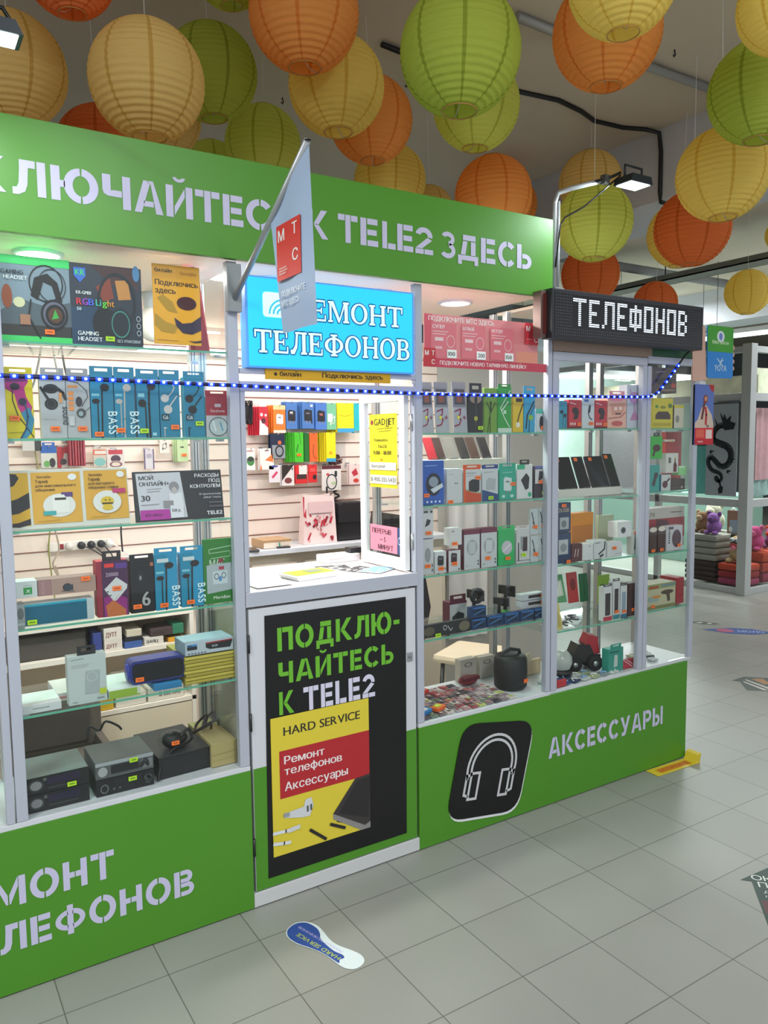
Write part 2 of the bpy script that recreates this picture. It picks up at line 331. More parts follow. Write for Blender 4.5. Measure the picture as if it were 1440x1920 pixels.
LANTERNS = [
 (0.585, 0.423, 3.156, 0.15, 'd', 'deep orange lantern cut by the top edge, leftmost of the top row', 3.6, 0.0),
 (0.462, 0.895, 2.994, 0.2, 't', 'tan yellow lantern at the left picture edge behind the floodlight', 3.6, 0.37),
 (0.843, 0.468, 2.877, 0.2, 't', 'big tan yellow lantern just above the left half of the fascia', 3.6, 0.74),
 (1.272, 0.98, 3.201, 0.2, 'g', 'olive green lantern behind the big tan yellow one', 3.6, 1.11),
 (0.888, 1.369, 2.921, 0.2, 'd', 'dull red orange lantern sinking behind the fascia, left end', 3.6, 1.48),
 (1.226, 1.491, 3.17, 0.17, 't', 'small yellow lantern peeping out under the big tan one', 3.6, 1.85),
 (1.708, 2.166, 3.178, 0.2, 'l', 'pale lime lantern showing a sliver above the fascia', 3.6, 2.22),
 (1.759, 1.539, 3.167, 0.2, 'l', 'lime lantern resting just over the fascia left of the flag pole', 3.6, 2.59),
 (1.166, 0.475, 3.354, 0.14, 'g', 'green lantern cut by the top edge left of the orange one', 3.6, 2.96),
 (1.365, 0.266, 3.154, 0.2, 'o', 'big orange lantern with open bottom ring near the top middle', 3.6, 3.33),
 (1.663, 0.564, 3.078, 0.2, 'y', 'bright yellow lantern below the big orange one', 3.6, 3.7),
 (2.027, 0.887, 3.126, 0.2, 'o', 'vivid orange lantern tucked behind the bright yellow one', 3.6, 4.07),
 (1.671, -0.261, 2.879, 0.2, 'g', 'largest olive green lantern with a dark bottom ring', 3.6, 4.44),
 (2.377, 0.524, 3.137, 0.2, 'l', 'lime lantern showing under the largest green one', 3.6, 4.81),
 (2.431, 1.346, 3.037, 0.2, 'y', 'pale yellow lantern over the fascia, right of the flag', 3.6, 5.18),
 (2.923, 1.656, 3.027, 0.15, 't', 'small tan lantern half sunk behind the fascia', 3.6, 5.55),
 (2.716, 0.802, 2.86, 0.2, 'o', 'orange lantern over the word at the right part of the fascia', 3.6, 5.92),
 (3.884, 2.002, 3.288, 0.2, 'o', 'farther orange lantern hidden behind the one over the fascia', 3.6, 0.29),
 (2.345, -0.282, 3.103, 0.2, 'o', 'bright orange lantern with open bottom ring, top right', 3.6, 0.66),
 (1.908, -0.735, 2.948, 0.16, 'y', 'yellow lantern cut by the top edge before the bright orange one', 3.6, 1.03),
 (3.906, 1.249, 3.24, 0.2, 't', 'tan lantern behind the floodlight arm', 3.6, 1.4),
 (3.202, 0.562, 2.735, 0.2, 'l', 'lime lantern right beside the floodlight arm', 3.6, 1.77),
 (4.183, 1.498, 2.736, 0.2, 'd', 'orange lantern between lime lantern and LED board', 3.6, 2.14),
 (2.398, -0.941, 2.917, 0.14, 'y', 'yellow lantern cut by the top right corner', 3.6, 2.51),
 (2.819, -0.599, 2.882, 0.186, 'g', 'olive green lantern at the right picture edge', 3.6, 2.88),
 (3.199, -0.19, 2.764, 0.2, 'y', 'yellow lantern hanging low at right, above an orange one', 3.6, 3.25),
 (3.719, 0.344, 2.723, 0.2, 'd', 'orange lantern hanging below the low yellow one', 3.6, 3.62),
 (4.243, 0.818, 2.862, 0.2, 'y', 'yellow lantern mostly hidden behind the low orange one', 3.6, 3.99),
 (5.979, 2.386, 2.82, 0.2, 'd', 'small orange lantern rising behind the LED board', 3.6, 4.36),
 (6.621, 1.889, 2.901, 0.2, 'y', 'small far yellow lantern right of the LED board', 3.6, 4.73),
 (5.496, 0.913, 3.044, 0.11, 'y', 'tiny yellow lantern touching the right picture edge', 3.6, 5.1),
]
ITEMS = [
 ('headset_box', 'green and grey headset carton with a big black headset picture, top shelf', 'headset box', '', 0.373, 0.035, 1.8928, 0.191, 0.238, 0.09, 0, 0, '#7f93a3', '#38c565', [('r', 0, 0, 1, 0.34, '#33302f'), ('p', [(0, 0.34), (0.3, 0.5), (0.7, 0.42), (1, 0.5), (1, 0.2), (0, 0.2)], '#54616b'), ('r', 0, 0.9, 1, 1, '#43d873'), ('r', 0, 0, 1, 0.07, '#3fd46a'), ('e', 0.12, 0.52, 0.07, 0.14, '#9a4a2a'), ('e', 0.28, 0.46, 0.08, 0.06, '#d8d6ac'), ('o', 0.66, 0.7, 0.24, 0.22, 0.07, '#1a1a1f'), ('o', 0.74, 0.68, 0.2, 0.2, 0.06, '#2a2a33'), ('p', [(0.44, 0.55), (0.5, 0.76), (0.68, 0.82), (0.82, 0.72), (0.88, 0.5), (0.8, 0.5), (0.74, 0.68), (0.62, 0.72), (0.54, 0.5)], '#1c1a1b'), ('e', 0.76, 0.34, 0.19, 0.18, '#17171c'), ('e', 0.76, 0.34, 0.16, 0.15, '#6a6a80'), ('e', 0.77, 0.33, 0.14, 0.13, '#16161a'), ('e', 0.77, 0.33, 0.1, 0.09, '#5c3a2a'), ('p', [(0.72, 0.28), (0.77, 0.4), (0.82, 0.3)], '#3fae4a'), ('l', [(0.44, 0.5), (0.4, 0.3), (0.55, 0.05)], 0.02, '#15151a'), ('r', 0.28, 0.2, 0.42, 0.32, '#a8765c'), ('t', 'GAMING', 0.05, 0.78, 0.05, '#20252b', 0.3), ('t', 'HEADSET', 0.08, 0.72, 0.045, '#e8ecef', 0.32)], None, [(0.68, 0.13, 'o')]),
 ('headset_box', 'dark navy headset carton with rainbow words and a round-cup headset', 'headset box', '', 0.571, 0.035, 1.8928, 0.208, 0.236, 0.09, 0, 0, '#1d2a3c', None, [('p', [(0, 0), (0.6, 0), (0.4, 0.5), (0, 0.45)], '#20405f'), ('p', [(0.3, 0.98), (0.6, 0.75), (0.75, 0.9), (0.95, 0.7), (0.9, 1)], '#4a2f34'), ('p', [(0.35, 0.72), (0.55, 0.85), (0.6, 0.6), (0.45, 0.55)], '#8a3d2e'), ('p', [(0.62, 0.82), (0.8, 0.84), (0.84, 0.6), (0.66, 0.58)], '#c98a4a'), ('e', 0.92, 0.93, 0.05, 0.1, '#4f86b8'), ('o', 0.64, 0.56, 0.27, 0.36, 0.12, '#15202a'), ('e', 0.46, 0.28, 0.17, 0.2, '#10161d'), ('e', 0.68, 0.28, 0.16, 0.2, '#17242e'), ('o', 0.68, 0.28, 0.13, 0.17, 0.1, '#3d8f86'), ('p', [(0.06, 0.94), (0.22, 0.94), (0.22, 0.84), (0.14, 0.76), (0.06, 0.84)], '#3b6fd0'), ('t', 'KR', 0.08, 0.85, 0.07, '#47d86c', 0.12), ('t', 'KR-GM101', 0.08, 0.62, 0.04, '#e8eef2', 0.2), ('t', 'R', 0.08, 0.49, 0.08, '#e83a4a', 0.07), ('t', 'G', 0.16, 0.49, 0.08, '#b04ae0', 0.07), ('t', 'B', 0.24, 0.49, 0.08, '#4a6ae8', 0.07), ('t', 'Li', 0.34, 0.49, 0.08, '#3ac8b0', 0.07), ('t', 'g', 0.43, 0.49, 0.08, '#6ad83a', 0.06), ('t', 'ht', 0.5, 0.49, 0.08, '#e89a2a', 0.09), ('t', '50', 0.08, 0.42, 0.04, '#d0e0ea', 0.06), ('t', 'GAMING', 0.08, 0.12, 0.05, '#eef2f4', 0.28), ('t', 'HEADSET', 0.08, 0.05, 0.05, '#eef2f4', 0.33), ('o', 0.93, 0.36, 0.03, 0.035, 0.2, '#c8d4dc'), ('o', 0.93, 0.27, 0.03, 0.035, 0.2, '#c8d4dc'), ('o', 0.93, 0.18, 0.03, 0.035, 0.2, '#c8d4dc'), ('t', 'БЕЗ УПАКОВКИ', 0.62, 0.05, 0.035, '#b8c4cc', 0.32)], None, [(0.52, 0.09, 'g')]),
 ('operator_card', 'yellow card standing on the top shelf with dark curved stripes', 'card', '', 0.788, 0.05, 1.9108, 0.151, 0.244, 0.003, 0, 0, '#f2ad24', '#e0b060', [('t', 'билайн', 0.05, 0.9, 0.05, '#3f2a18', 0.36), ('t', 'билайн', 0.58, 0.885, 0.045, '#c58324', 0.34), ('t', 'Подключись', 0.05, 0.74, 0.065, '#3a2c22', 0.9), ('t', 'здесь', 0.05, 0.64, 0.065, '#3a2c22', 0.42), ('p', [(0.08, 0.58), (0.3, 0.42), (0.5, 0.4), (0.4, 0.54), (0.2, 0.62)], '#b98f24'), ('p', [(0.03, 0.38), (0.25, 0.28), (0.5, 0.24), (0.42, 0.14), (0.15, 0.16), (0.02, 0.24)], '#b98f24'), ('e', 0.7, 0.53, 0.21, 0.085, '#43202a'), ('p', [(0.43, 0.34), (0.6, 0.27), (0.8, 0.29), (1, 0.38), (1, 0.2), (0.8, 0.14), (0.6, 0.15), (0.46, 0.24)], '#352a44'), ('p', [(0.7, 0.055), (0.85, 0.03), (1, 0.04), (1, 0.07), (0.85, 0.05)], '#3a2430'), ('l', [(0.06, 0.05), (0.5, 0.045)], 0.008, '#7a5a20')], None, []),
 ('earphone_box', 'yellow and magenta earphone box at the left end of its shelf', 'earphone box', '', 0.317, 0.035, 1.6198, 0.075, 0.179, 0.03, 0, 0, '#d9c61a', None, [('p', [(0, 0.98), (0.8, 0.98), (0.85, 0.9), (0.7, 0.8), (0.75, 0.66), (0.95, 0.5), (0.9, 0.4), (0.6, 0.36), (0.45, 0.5), (0.35, 0.7), (0, 0.8)], '#b5267c'), ('p', [(0, 0.98), (0.8, 0.98), (0.8, 0.9), (0, 0.88)], '#6b2a6a'), ('p', [(0.55, 0.4), (0.85, 0.5), (1, 0.3), (0.9, 0.1), (0.7, 0), (0.5, 0), (0.75, 0.2)], '#2f86a8'), ('e', 0.38, 0.82, 0.17, 0.055, '#2b2436'), ('l', [(0.28, 0.8), (0.28, 0.6), (0.45, 0.35), (0.7, 0.2), (0.95, 0.02)], 0.035, '#1c1a22'), ('e', 0.62, 0.58, 0.15, 0.06, '#2b2040'), ('l', [(0.7, 0.55), (0.78, 0.35), (0.7, 0.15), (0.5, 0)], 0.06, '#26476a'), ('l', [(0.1, 0.09), (0.6, 0.1)], 0.02, '#8a8a18')], ('#cdbb18', 1, 0.022), [(0.32, 0.32, 'o')]),
 ('earphone_box', 'grey earphone box with two dark round earbuds and one cone', 'earphone box', '', 0.408, 0.035, 1.6198, 0.07, 0.183, 0.03, 0, 0, '#b2b7ba', '#d2d4d5', [('r', 0, 0.9, 1, 1, '#8f9296'), ('e', 0.42, 0.78, 0.3, 0.075, '#24292c'), ('l', [(0.62, 0.8), (0.88, 0.72), (0.98, 0.62)], 0.13, '#2e3336'), ('e', 0.42, 0.54, 0.26, 0.09, '#1f2326'), ('o', 0.42, 0.54, 0.18, 0.065, 0.15, '#4a5054'), ('l', [(0.02, 0.8), (0.36, 0.58)], 0.1, '#1f2326'), ('t', 'sound', 0.84, 0.5, 0.1, '#3c4044', 0.28, 1), ('r', 0.72, 0.56, 0.84, 0.72, '#e09a5a'), ('l', [(0.1, 0.3), (0.6, 0.3)], 0.012, '#8b9094')], ('#9a9da0', 0.9, 0.02), [(0.52, 0.15, 'o')]),
 ('earphone_box', 'grey earphone box with wired metal earbuds beside the cone one', 'earphone box', '', 0.477, 0.035, 1.6198, 0.066, 0.184, 0.03, 0, 0, '#aeb3b6', None, [('r', 0, 0.9, 1, 1, '#8f9296'), ('r', 0.06, 0.8, 0.5, 0.84, '#d0874a'), ('r', 0.08, 0.68, 0.3, 0.74, '#e8904a'), ('r', 0.08, 0.6, 0.3, 0.66, '#e8904a'), ('r', 0.08, 0.52, 0.3, 0.58, '#e8904a'), ('r', 0.08, 0.44, 0.3, 0.5, '#e8904a'), ('l', [(0, 0.92), (0.5, 0.88), (0.85, 0.76), (0.9, 0.66), (0.7, 0.55), (0.65, 0.5)], 0.03, '#4a4446'), ('e', 0.52, 0.58, 0.14, 0.08, '#38363c'), ('e', 0.6, 0.4, 0.2, 0.075, '#4b4d50'), ('e', 0.58, 0.39, 0.1, 0.04, '#9ab0b4'), ('l', [(0.75, 0.42), (1, 0.5)], 0.03, '#4a4446'), ('r', 0.06, 0.2, 0.3, 0.35, '#c8cccf')], ('#9a9da0', 0.9, 0.02), [(0.62, 0.15, 'o')]),
 ('earphone_box', 'teal bass earphone box with black flat earbuds', 'earphone box', '', 0.545, 0.035, 1.6198, 0.067, 0.188, 0.03, 0, 0, '#1b7fa0', None, [('r', 0.0, 0, 0.52, 1, '#1a87ab'), ('e', 0.62, 0.8, 0.2, 0.06, '#0f0f12'), ('l', [(0.5, 0.78), (0.47, 0.3), (0.45, 0)], 0.07, '#0f0f12'), ('e', 0.22, 0.58, 0.17, 0.04, '#0f0f12'), ('l', [(0.3, 0.56), (0.3, 0.05)], 0.05, '#0f0f12'), ('r', 0.05, 0.66, 0.38, 0.7, '#7cc3d6'), ('t', 'BASS', 0.72, 0.42, 0.14, '#d8f2f8', 0.36, 1)], ('#1b7fa0', 1, 0.025), [(0.3, 0.06, 'o')]),
 ('earphone_box', 'teal bass earphone box with off-white flat earbuds', 'earphone box', '', 0.611, 0.035, 1.6198, 0.061, 0.189, 0.03, 0, 0, '#1b7fa0', None, [('r', 0.0, 0, 0.52, 1, '#1a87ab'), ('e', 0.62, 0.8, 0.2, 0.06, '#b9b4ae'), ('l', [(0.5, 0.78), (0.47, 0.3), (0.45, 0)], 0.07, '#b9b4ae'), ('e', 0.22, 0.58, 0.17, 0.04, '#b9b4ae'), ('l', [(0.3, 0.56), (0.3, 0.05)], 0.05, '#b9b4ae'), ('r', 0.05, 0.66, 0.38, 0.7, '#7cc3d6'), ('t', 'BASS', 0.72, 0.42, 0.14, '#d8f2f8', 0.36, 1)], ('#1b7fa0', 1, 0.024), [(0.25, 0.12, 'o')]),
 ('earphone_box', 'teal earphone box with two black classic earbuds', 'earphone box', '', 0.681, 0.035, 1.6198, 0.069, 0.188, 0.03, 0, 0, '#1b7fa0', None, [('e', 0.66, 0.84, 0.2, 0.07, '#15171b'), ('l', [(0.56, 0.82), (0.54, 0.55), (0.56, 0)], 0.09, '#15171b'), ('e', 0.24, 0.56, 0.18, 0.065, '#15171b'), ('l', [(0.38, 0.53), (0.4, 0.2), (0.42, 0)], 0.06, '#15171b'), ('r', 0.06, 0.66, 0.34, 0.72, '#8fd0dd'), ('r', 0.66, 0.03, 0.84, 0.08, '#9fd4e0')], ('#1b7fa0', 1, 0.022), [(0.28, 0.11, 'g')]),
 ('earphone_box', 'teal earphone box with a white wired earbud and the mark G6', 'earphone box', '', 0.749, 0.035, 1.6198, 0.064, 0.19, 0.03, 0, 0, '#1b7fa0', None, [('l', [(0.02, 0.88), (0.3, 0.92), (0.6, 0.9), (0.74, 0.82), (0.62, 0.74), (0.4, 0.66)], 0.05, '#c9c5c2'), ('e', 0.26, 0.64, 0.2, 0.065, '#c9c5c2'), ('e', 0.4, 0.46, 0.21, 0.07, '#c9c5c2'), ('l', [(0.5, 0.52), (0.85, 0.68)], 0.06, '#c9c5c2'), ('r', 0.08, 0.28, 0.44, 0.38, '#163848'), ('t', 'G6', 0.13, 0.3, 0.06, '#d0e0e8', 0.26), ('l', [(0.2, 0.02), (0.2, 0.15)], 0.04, '#c9c5c2'), ('r', 0.15, 0.15, 0.3, 0.165, '#dddddd')], ('#1b7fa0', 1, 0.02), [(0.7, 0.17, 'o')]),
 ('earphone_box', 'teal earphone box with a black wired earbud and the mark G6', 'earphone box', '', 0.828, 0.035, 1.6198, 0.068, 0.19, 0.03, 0, 0, '#1b7fa0', '#2fb0c4', [('l', [(0.02, 0.88), (0.3, 0.92), (0.6, 0.9), (0.74, 0.82), (0.62, 0.74), (0.4, 0.66)], 0.05, '#1b1c22'), ('e', 0.26, 0.64, 0.2, 0.065, '#1b1c22'), ('e', 0.4, 0.46, 0.21, 0.07, '#1b1c22'), ('l', [(0.5, 0.52), (0.85, 0.68)], 0.06, '#1b1c22'), ('r', 0.08, 0.28, 0.44, 0.38, '#163848'), ('t', 'G6', 0.13, 0.3, 0.06, '#d0e0e8', 0.26), ('l', [(0.2, 0.02), (0.2, 0.15)], 0.04, '#1b1c22'), ('r', 0.15, 0.15, 0.3, 0.165, '#222222')], ('#1b7fa0', 1, 0.018), [(0.7, 0.23, 'g')]),
 ('earphone_box', 'dark red and white earphone box with a clear round window', 'earphone box', '', 0.904, 0.035, 1.6198, 0.078, 0.134, 0.03, 0, 0, '#b9babd', None, [('r', 0, 0.52, 1, 1, '#9c2436'), ('r', 0, 0.78, 1, 0.785, '#7a1a28'), ('r', 0.38, 0.72, 0.65, 0.8, '#c7b4bb'), ('t', 'Earphone', 0.2, 0.6, 0.07, '#e0b8b8', 0.6), ('e', 0.52, 0.25, 0.42, 0.23, '#5c6c70'), ('e', 0.52, 0.25, 0.38, 0.205, '#b9c6c8'), ('l', [(0.3, 0.38), (0.4, 0.15)], 0.05, '#e4eef0'), ('l', [(0.6, 0.35), (0.7, 0.15)], 0.06, '#5a9ab8')], ('#9c2436', 1, 0.016), []),
 ('tariff_board', 'white board with three yellow tariff cards, middle shelf of the left cabinet', 'board', '', 0.44, 0.035, 1.3578, 0.348, 0.173, 0.006, 8, 0, '#d8d8d0', '#e8e8e4', [('r', 0, 0.06, 0.19, 0.95, '#d9a824'), ('p', [(0, 0.95), (0.1, 0.93), (0.12, 0.86), (0.08, 0.74), (0, 0.68)], '#1c1c20'), ('p', [(0, 0.46), (0.1, 0.52), (0.19, 0.62), (0.19, 0.36), (0.1, 0.27), (0, 0.25)], '#1c1c22'), ('p', [(0, 0.1), (0.1, 0.12), (0.19, 0.18), (0.19, 0.08), (0.1, 0.04), (0, 0.06)], '#2a2028'), ('r', 0.21, 0.08, 0.6, 0.95, '#dba63a'), ('r', 0.63, 0.1, 0.99, 0.96, '#dba63a'), ('t', 'билайн', 0.255, 0.85, 0.045, '#6a4a1c', 0.11), ('t', 'Тариф', 0.24, 0.77, 0.05, '#4f3a22', 0.1), ('t', 'для максимального', 0.24, 0.7, 0.045, '#5a4222', 0.32), ('t', 'общения', 0.24, 0.63, 0.045, '#4f3a22', 0.15), ('e', 0.42, 0.38, 0.13, 0.2, '#dfe0dc'), ('e', 0.535, 0.86, 0.035, 0.055, '#e6e8ea'), ('r', 0.44, 0.52, 0.53, 0.6, '#5a3f7c'), ('p', [(0.36, 0.55), (0.37, 0.25), (0.5, 0.25), (0.5, 0.42), (0.46, 0.56)], '#e8e8e4'), ('r', 0.385, 0.47, 0.475, 0.51, '#3a3836'), ('r', 0.29, 0.22, 0.39, 0.29, '#3aa6a8'), ('t', 'билайн', 0.67, 0.86, 0.045, '#6a4a1c', 0.11), ('t', 'Тариф', 0.66, 0.78, 0.05, '#4f3a22', 0.1), ('t', 'для выгодного', 0.66, 0.71, 0.045, '#5a4222', 0.22), ('t', 'общения семьи', 0.66, 0.64, 0.045, '#4f3a22', 0.25), ('e', 0.81, 0.4, 0.12, 0.2, '#dfe0dc'), ('e', 0.935, 0.88, 0.033, 0.055, '#e6e8ea'), ('r', 0.86, 0.55, 0.97, 0.63, '#c0306c'), ('l', [(0.25, 0.12), (0.42, 0.13)], 0.004, '#a07a20'), ('l', [(0.67, 0.14), (0.82, 0.15)], 0.004, '#a07a20'), ('e', 0.81, 0.41, 0.055, 0.085, '#d9b82e'), ('e', 0.81, 0.3, 0.045, 0.05, '#d9b82e'), ('r', 0.765, 0.36, 0.855, 0.385, '#2a2620'), ('e', 0.795, 0.43, 0.006, 0.012, '#2a2620'), ('e', 0.83, 0.43, 0.006, 0.012, '#2a2620')], None, []),
 ('tariff_board', 'black and white tariff board with a magenta strip, middle shelf', 'board', '', 0.774, 0.035, 1.3578, 0.287, 0.158, 0.008, 9, 0, '#26262c', None, [('p', [(0.03, 0.96), (0.52, 0.97), (0.57, 0.05), (0.05, 0.03)], '#c9cad4'), ('t', 'МОЙ', 0.06, 0.83, 0.075, '#2b2b30', 0.16), ('t', 'ОНЛАЙН+', 0.06, 0.71, 0.075, '#2b2b30', 0.33), ('t', '30', 0.07, 0.41, 0.11, '#26262c', 0.11), ('l', [(0.14, 0.64), (0.3, 0.65)], 0.006, '#8a8a94'), ('l', [(0.14, 0.59), (0.28, 0.6)], 0.006, '#8a8a94'), ('l', [(0.07, 0.33), (0.26, 0.34)], 0.008, '#8a8a94'), ('e', 0.44, 0.68, 0.055, 0.1, '#8c8a90'), ('p', [(0.38, 0.55), (0.52, 0.55), (0.54, 0.28), (0.38, 0.28)], '#dddde4'), ('e', 0.44, 0.6, 0.03, 0.07, '#b9b2b4'), ('r', 0.31, 0.26, 0.42, 0.4, '#8f8d92'), ('p', [(0.05, 0.23), (0.37, 0.23), (0.375, 0.03), (0.05, 0.03)], '#b0309c'), ('r', 0.38, 0.05, 0.53, 0.3, '#dcdce6'), ('t', '600 минут', 0.1, 0.1, 0.06, '#6a2260', 0.2), ('t', '550 р.', 0.395, 0.17, 0.06, '#3a3a40', 0.1), ('t', 'РАСХОДЫ', 0.68, 0.85, 0.07, '#e4e4ea', 0.28), ('t', 'ПОД', 0.84, 0.74, 0.07, '#e4e4ea', 0.13), ('t', 'КОНТРОЛЕМ', 0.62, 0.63, 0.07, '#e4e4ea', 0.35), ('t', 'В приложении', 0.72, 0.48, 0.04, '#b8b8c2', 0.25), ('t', '«Мой Tele2»', 0.76, 0.41, 0.04, '#b8b8c2', 0.21), ('r', 0.82, 0.3, 0.98, 0.34, '#50505a'), ('r', 0.82, 0.22, 0.98, 0.26, '#50505a'), ('s', 'TELE2', 0.79, 0.07, 0.075, '#e8e8f0', 0.18)], None, []),
 ('smartband_box', 'white box with a green square mark, on top of the clear case', 'box', '', 0.311, 0.04, 1.1588, 0.058, 0.049, 0.06, 0, 0, '#cfd6d6', None, [('r', 0.35, 0.2, 0.75, 0.62, '#2f9a4c'), ('t', 'X', 0.46, 0.3, 0.2, '#e0f4e4', 0.2), ('l', [(0.35, 0.74), (0.75, 0.74)], 0.02, '#8f9a9a')], None, []),
 ('watch_box', 'dusty pink smart watch box lying on the teal speaker box', 'watch box', '', 0.422, 0.04, 1.1588, 0.163, 0.048, 0.06, 0, 0, '#8d6e6c', None, [('r', 0.02, 0.05, 0.22, 0.95, '#9f7778'), ('t', 'WATCH', 0.06, 0.85, 0.18, '#b99696', 0.75, 1), ('r', 0.23, 0, 1, 1, '#a88a7e'), ('e', 0.5, 0.4, 0.08, 0.25, '#2a282c'), ('r', 0.45, 0.2, 0.6, 0.55, '#2e3c48'), ('l', [(0.4, 0.2), (0.62, 0.12)], 0.015, '#4a4442'), ('l', [(0.62, 0.7), (0.8, 0.75)], 0.01, '#c0a8a0')], None, [(0.82, 0.84, 'o')]),
 ('clear_case', 'clear plastic case with a grey gadget at the shelf end', 'box', '', 0.291, 0.035, 1.0738, 0.025, 0.068, 0.06, 0, 0, '#9aa3a4', None, [('e', 0.5, 0.6, 0.35, 0.25, '#6d7375'), ('r', 0.1, 0.1, 0.9, 0.2, '#b9c2c2')], None, []),
 ('speaker_box', 'flat teal speaker box with a lime price tag', 'box', '', 0.399, 0.035, 1.0738, 0.192, 0.065, 0.06, 0, 0, '#b9c4c6', None, [('r', 0.0, 0.06, 0.89, 1, '#14607c'), ('r', 0, 0.9, 0.89, 1, '#2f9fba')], None, [(0.09, 0.2, 'g')]),
 ('powerbank_box', 'red box with a white tilted power bank and black handle, left cabinet', 'box', '', 0.552, 0.035, 1.0738, 0.092, 0.173, 0.05, 0, 0, '#8f2a3c', '#b02535', [('r', 0.16, 0, 1, 1, '#47214a'), ('p', [(0.2, 0), (0.95, 0), (0.95, 0.3), (0.6, 0.4), (0.2, 0.35)], '#8e2a7a'), ('p', [(0.25, 0.2), (0.5, 0.3), (0.9, 0.1), (0.9, 0.0), (0.3, 0)], '#c06a3a'), ('r', 0.25, 0.88, 0.55, 0.95, '#e03a34'), ('r', 0.6, 0.85, 0.98, 0.95, '#5a3a8c'), ('t', '20000', 0.28, 0.72, 0.07, '#b8a0b8', 0.4, 0), ('p', [(0.22, 0.5), (0.62, 0.7), (0.97, 0.55), (0.95, 0.48), (0.6, 0.28), (0.5, 0.28)], '#cfd2d3'), ('r', 0.3, 0.44, 0.36, 0.46, '#1c1c1e'), ('r', 0.38, 0.37, 0.44, 0.39, '#1c1c1e'), ('l', [(0.3, 0.1), (0.7, 0.4)], 0.01, '#c08a6a')], ('#2b2628', 0.6, 0.03), [(0.62, 0.5, 'o')]),
 ('fitness_band_box', 'tall black box with a grey 6 and orange tag', 'box', '', 0.642, 0.035, 1.0738, 0.074, 0.165, 0.04, 0, 0, '#141519', None, [('t', '6', 0.46, 0.13, 0.27, '#a9abad', 0.32), ('e', 0.42, 0.68, 0.12, 0.1, '#24262c'), ('e', 0.42, 0.67, 0.05, 0.045, '#8b8e94'), ('r', 0.84, 0.88, 0.97, 0.95, '#b0705a')], ('#141519', 1, 0.02), [(0.25, 0.13, 'o')]),
 ('earphone_box', 'blue bass earphone box beside the black 6 box', 'earphone box', '', 0.718, 0.035, 1.0738, 0.073, 0.177, 0.035, 0, 0, '#2191bd', None, [('r', 0.0, 0, 0.52, 1, '#1a87ab'), ('e', 0.62, 0.8, 0.2, 0.06, '#221c20'), ('l', [(0.5, 0.78), (0.47, 0.3), (0.45, 0)], 0.07, '#221c20'), ('e', 0.22, 0.58, 0.17, 0.04, '#221c20'), ('l', [(0.3, 0.56), (0.3, 0.05)], 0.05, '#221c20'), ('r', 0.05, 0.66, 0.38, 0.7, '#7cc3d6'), ('t', 'BASS', 0.72, 0.42, 0.14, '#d8f2f8', 0.36, 1), ('r', 0.1, 0.86, 0.6, 0.93, '#c8d6dc')], ('#2191bd', 1, 0.022), [(0.35, 0.09, 'o')]),
 ('earphone_box', 'blue bass earphone box left of the green cable card', 'earphone box', '', 0.802, 0.035, 1.0738, 0.074, 0.176, 0.035, 0, 0, '#2191bd', None, [('r', 0.0, 0, 0.52, 1, '#1a87ab'), ('e', 0.62, 0.8, 0.2, 0.06, '#221c20'), ('l', [(0.5, 0.78), (0.47, 0.3), (0.45, 0)], 0.07, '#221c20'), ('e', 0.22, 0.58, 0.17, 0.04, '#221c20'), ('l', [(0.3, 0.56), (0.3, 0.05)], 0.05, '#221c20'), ('r', 0.05, 0.66, 0.38, 0.7, '#7cc3d6'), ('t', 'BASS', 0.72, 0.42, 0.14, '#d8f2f8', 0.36, 1), ('r', 0.1, 0.86, 0.6, 0.93, '#c8d6dc')], ('#2191bd', 1, 0.022), [(0.38, 0.09, 'o')]),
 ('cable_card', 'green cable card with a silver flat pouch, right end of its shelf', 'card', '', 0.891, 0.035, 1.0738, 0.103, 0.214, 0.01, 0, 0, '#2c7a2c', None, [('l', [(0.2, 0.84), (0.95, 0.88)], 0.03, '#9ac29a'), ('l', [(0.2, 0.84), (0.2, 0.78), (0.9, 0.8), (0.9, 0.72), (0.25, 0.7)], 0.025, '#9ac29a'), ('t', 'МАГ', 0.2, 0.58, 0.1, '#b8c8b8', 0.5), ('r', 0.5, 0.63, 0.66, 0.69, '#8c2f38'), ('p', [(0.1, 0.16), (0.98, 0.2), (0.92, 0.62), (0.1, 0.6)], '#a9b4ba'), ('r', 0.5, 0.52, 0.68, 0.57, '#a8324a'), ('r', 0.3, 0.3, 0.78, 0.5, '#c4d0d6'), ('o', 0.42, 0.42, 0.08, 0.05, 0.3, '#5a6a74'), ('o', 0.66, 0.43, 0.08, 0.05, 0.3, '#5a6a74'), ('e', 0.54, 0.38, 0.05, 0.04, '#3a86c0'), ('t', 'Meridian', 0.3, 0.07, 0.05, '#d4e0d4', 0.55)], None, []),
 ('phone_box', 'white flat phone box lying at the left end of the lower shelf', 'box', '', 0.332, 0.03, 0.8158, 0.113, 0.026, 0.13, 0, 0, '#ccd3d4', '#d9dedf', [('r', 0.3, 0.45, 0.7, 0.6, '#9aa4a6')], None, []),
 ('phone_box', 'white and pink flat box lying behind the tall white box', 'box', '', 0.419, 0.1, 0.8158, 0.065, 0.026, 0.16, 0, 0, '#d6d2d2', '#dcd6d6', [('r', 0, 0.3, 1, 0.6, '#c98a8c')], None, []),
